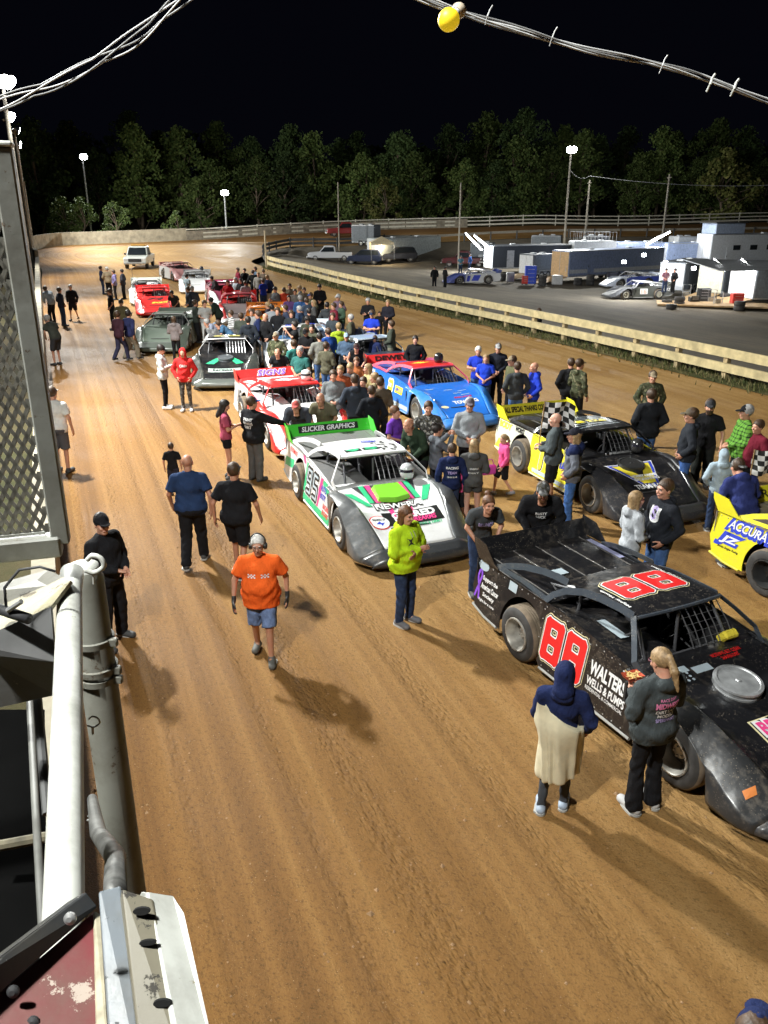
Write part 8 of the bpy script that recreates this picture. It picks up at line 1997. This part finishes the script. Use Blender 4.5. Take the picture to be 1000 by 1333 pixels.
mb = MB(); mb.lathe([(.026, .046), (.0305, .056), (.031, .066), (.0285, .077), (.021, .087), (.010, .093), (0, .094)], 24, M_); mb.build('bulb_globe', glow('lit_yellow_globe', (.90, .62, .02), .28), root, smooth=True)
# ------------------------------------------------------------ lamps
M_LAMP = glow('lamp_lens', (.92, .96, 1.0), 60.)
M_POLE = mat('pole_wood', (.30, .27, .22), .8, var=.3, vs=3, bmp=.4)
M_GALV = mat('galvanised', (.45, .46, .46), .45, metal=.5, var=.2)
def lamp_light(loc, target, power, color=(1.0, .965, .90), angle=150, radius=.13, name='floodlight_beam', parent=None):
    d = bpy.data.lights.new(name, 'SPOT'); d.energy = power; d.color = color; d.spot_size = R(angle); d.spot_blend = .6; d.shadow_soft_size = radius
    o = bpy.data.objects.new(name, d); COL.objects.link(o); o.location = loc
    v = Vector(target) - Vector(loc); o.rotation_euler = v.to_track_quat('-Z', 'Y').to_euler(); 
    return o
def pole(label, x, y, h, target=None, power=0, back=None, lean=(0, 0), heads=2, cross=False, z=None, r=.13, color=(.985, 1., .95), angle=150, group='pole lamps round the track', steel=False, yawh=None):
    z = tz(x, y) if z is None else z
    root = empty('light_pole' if target else 'utility_pole', (x, y, z)); tag(root, label, 'light pole' if target else 'utility pole', group if target else 'bare poles')
    mb = MB(); mb.tube([(0, 0, -.6), (lean[0] * .5, lean[1] * .5, h * .5), (lean[0], lean[1], h)], r, 10, rr=[r * 1.15, r, r * .75]); mb.build('pole_shaft', M_GALV if steel else M_POLE, root, auto=50)
    if cross or target:
        mb = MB(); mb.box((lean[0], lean[1], h - .35), (.10, 1.4, .10)); mb.build('crossarm', M_POLE, root)
    if target:
        T = Vector(target) - Vector((x, y, z + h)); a = math.atan2(T.y, T.x)
        for k in range(heads):
            off = (k - (heads - 1) / 2) * .42
            c = Vector((lean[0] - sin(a) * off + cos(a) * .25, lean[1] + cos(a) * off + sin(a) * .25, h - .1))
            rot = (T.normalized()).to_track_quat('Z', 'Y').to_matrix()
            mb = MB(); M_ = Matrix.Translation(c) @ rot.to_4x4()
            mb.lathe([(.05, -.36), (.12, -.34), (.16, -.12), (.38, .06), (.40, .08), (.36, .08)], 16, M_); hd_ = mb.build('lamp_head', M_GALV, root, auto=40)
            mb = MB(); mb.lathe([(.36, .085), (.26, .14), (0, .17)], 16, M_); mb.build('lens', M_LAMP, hd_, smooth=True)
            wc = Vector((x, y, z)) + c + T.normalized() * .32
            if power: lamp_light(wc, target, power / heads, color, angle)
    if back: lamp_light((x, y, z + h), back, KP * .5, color, 140)  # added beam with no lamp head of its own, brightens far bank and woods
    return root
def pole_px(label, px, py, Yw, **k):
    """a pole whose head shows at (px,py) and which stands Yw metres out"""
    d = ray(px, py); t = Yw / d.y; p = Vector((0, 0, H)) + d * t; z = tz(p.x, p.y); return pole(label, p.x, p.y, p.z - z, **k)
KP = 15000
pole('tall light pole just outside the left wall level with the white car', -10.8, 20., 12.6, target=(2.5, 17, 0), power=KP * 1.0, heads=3)
pole('tall light pole beside the flag stand at the near left', -4.2, -.4, 12.2, target=(2, 11, 0), power=KP * .38, heads=2)
pole_px('light pole at the top left corner with only its glaring head in view', 2, 103, 47, target=(-4, 40, 0), power=KP * .75)
pole_px('nearest of the three lit poles standing close together behind the left wall', 8, 150, 66, target=(-8, 64, 0), power=KP * .45)
pole_px('middle one of the three lit poles standing close together behind the left wall', 18, 168, 80, target=(-4, 100, 0), power=KP * .8)
pole_px('farthest of the three lit poles standing close together behind the left wall', 22, 187, 98, target=(2, 112, 1), power=KP * .95)
pole_px('lone lit pole standing over the curved far wall at the left', 107, 203, 122, target=(-18, 100, 0), power=KP * .5, steel=True)
pole_px('low lit pole glaring straight at the camera above the far turn', 292, 250, 128, target=(-14, 98, 1), power=KP * .7, steel=True)
pole_px('lit pole rising from the paddock behind the haulers', 743, 205, 100, target=(20, 66, -1), power=KP * .95, z=0, back=(24, 122, 1))
pole_px('bare utility pole with a crossarm just right of the lit paddock pole', 768, 234, 104, cross=True)
pole_px('bare pole with a small unlit lamp at the right of the paddock', 872, 227, 104, cross=True)
pole_px('thin bare pole in the paddock left of the dark hauler', 600, 238, 98, r=.09)
pole_px('thin bare pole beside the white pickup in the far paddock', 440, 237, 106, r=.08)
pole_px('short stub pole among the three lit ones at the left', 31, 236, 90, r=.10)
# overhead wires between the paddock poles
a_ = Vector((0, 0, H)) + ray(741, 219) * (100 / ray(741, 219).y); b_ = Vector((0, 0, H)) + ray(768, 229) * (104 / ray(768, 229).y); c_ = b_ + Vector((26, 2, -.8))
for k, (p, q) in enumerate(((a_, b_), (b_, c_))):
    mb = MB(); mb.tube([p.lerp(q, t / 10) - Vector((0, 0, .6 * 4 * (t / 10) * (1 - t / 10))) for t in range(11)], .03, 5)
    o = mb.build('overhead_wire', mat('pale_wire', (.4, .4, .4), .5)); tag(o, ['wire sagging between the lit paddock pole and the crossarm pole', 'wire running right from the crossarm pole in front of the woods'][k], 'wire')
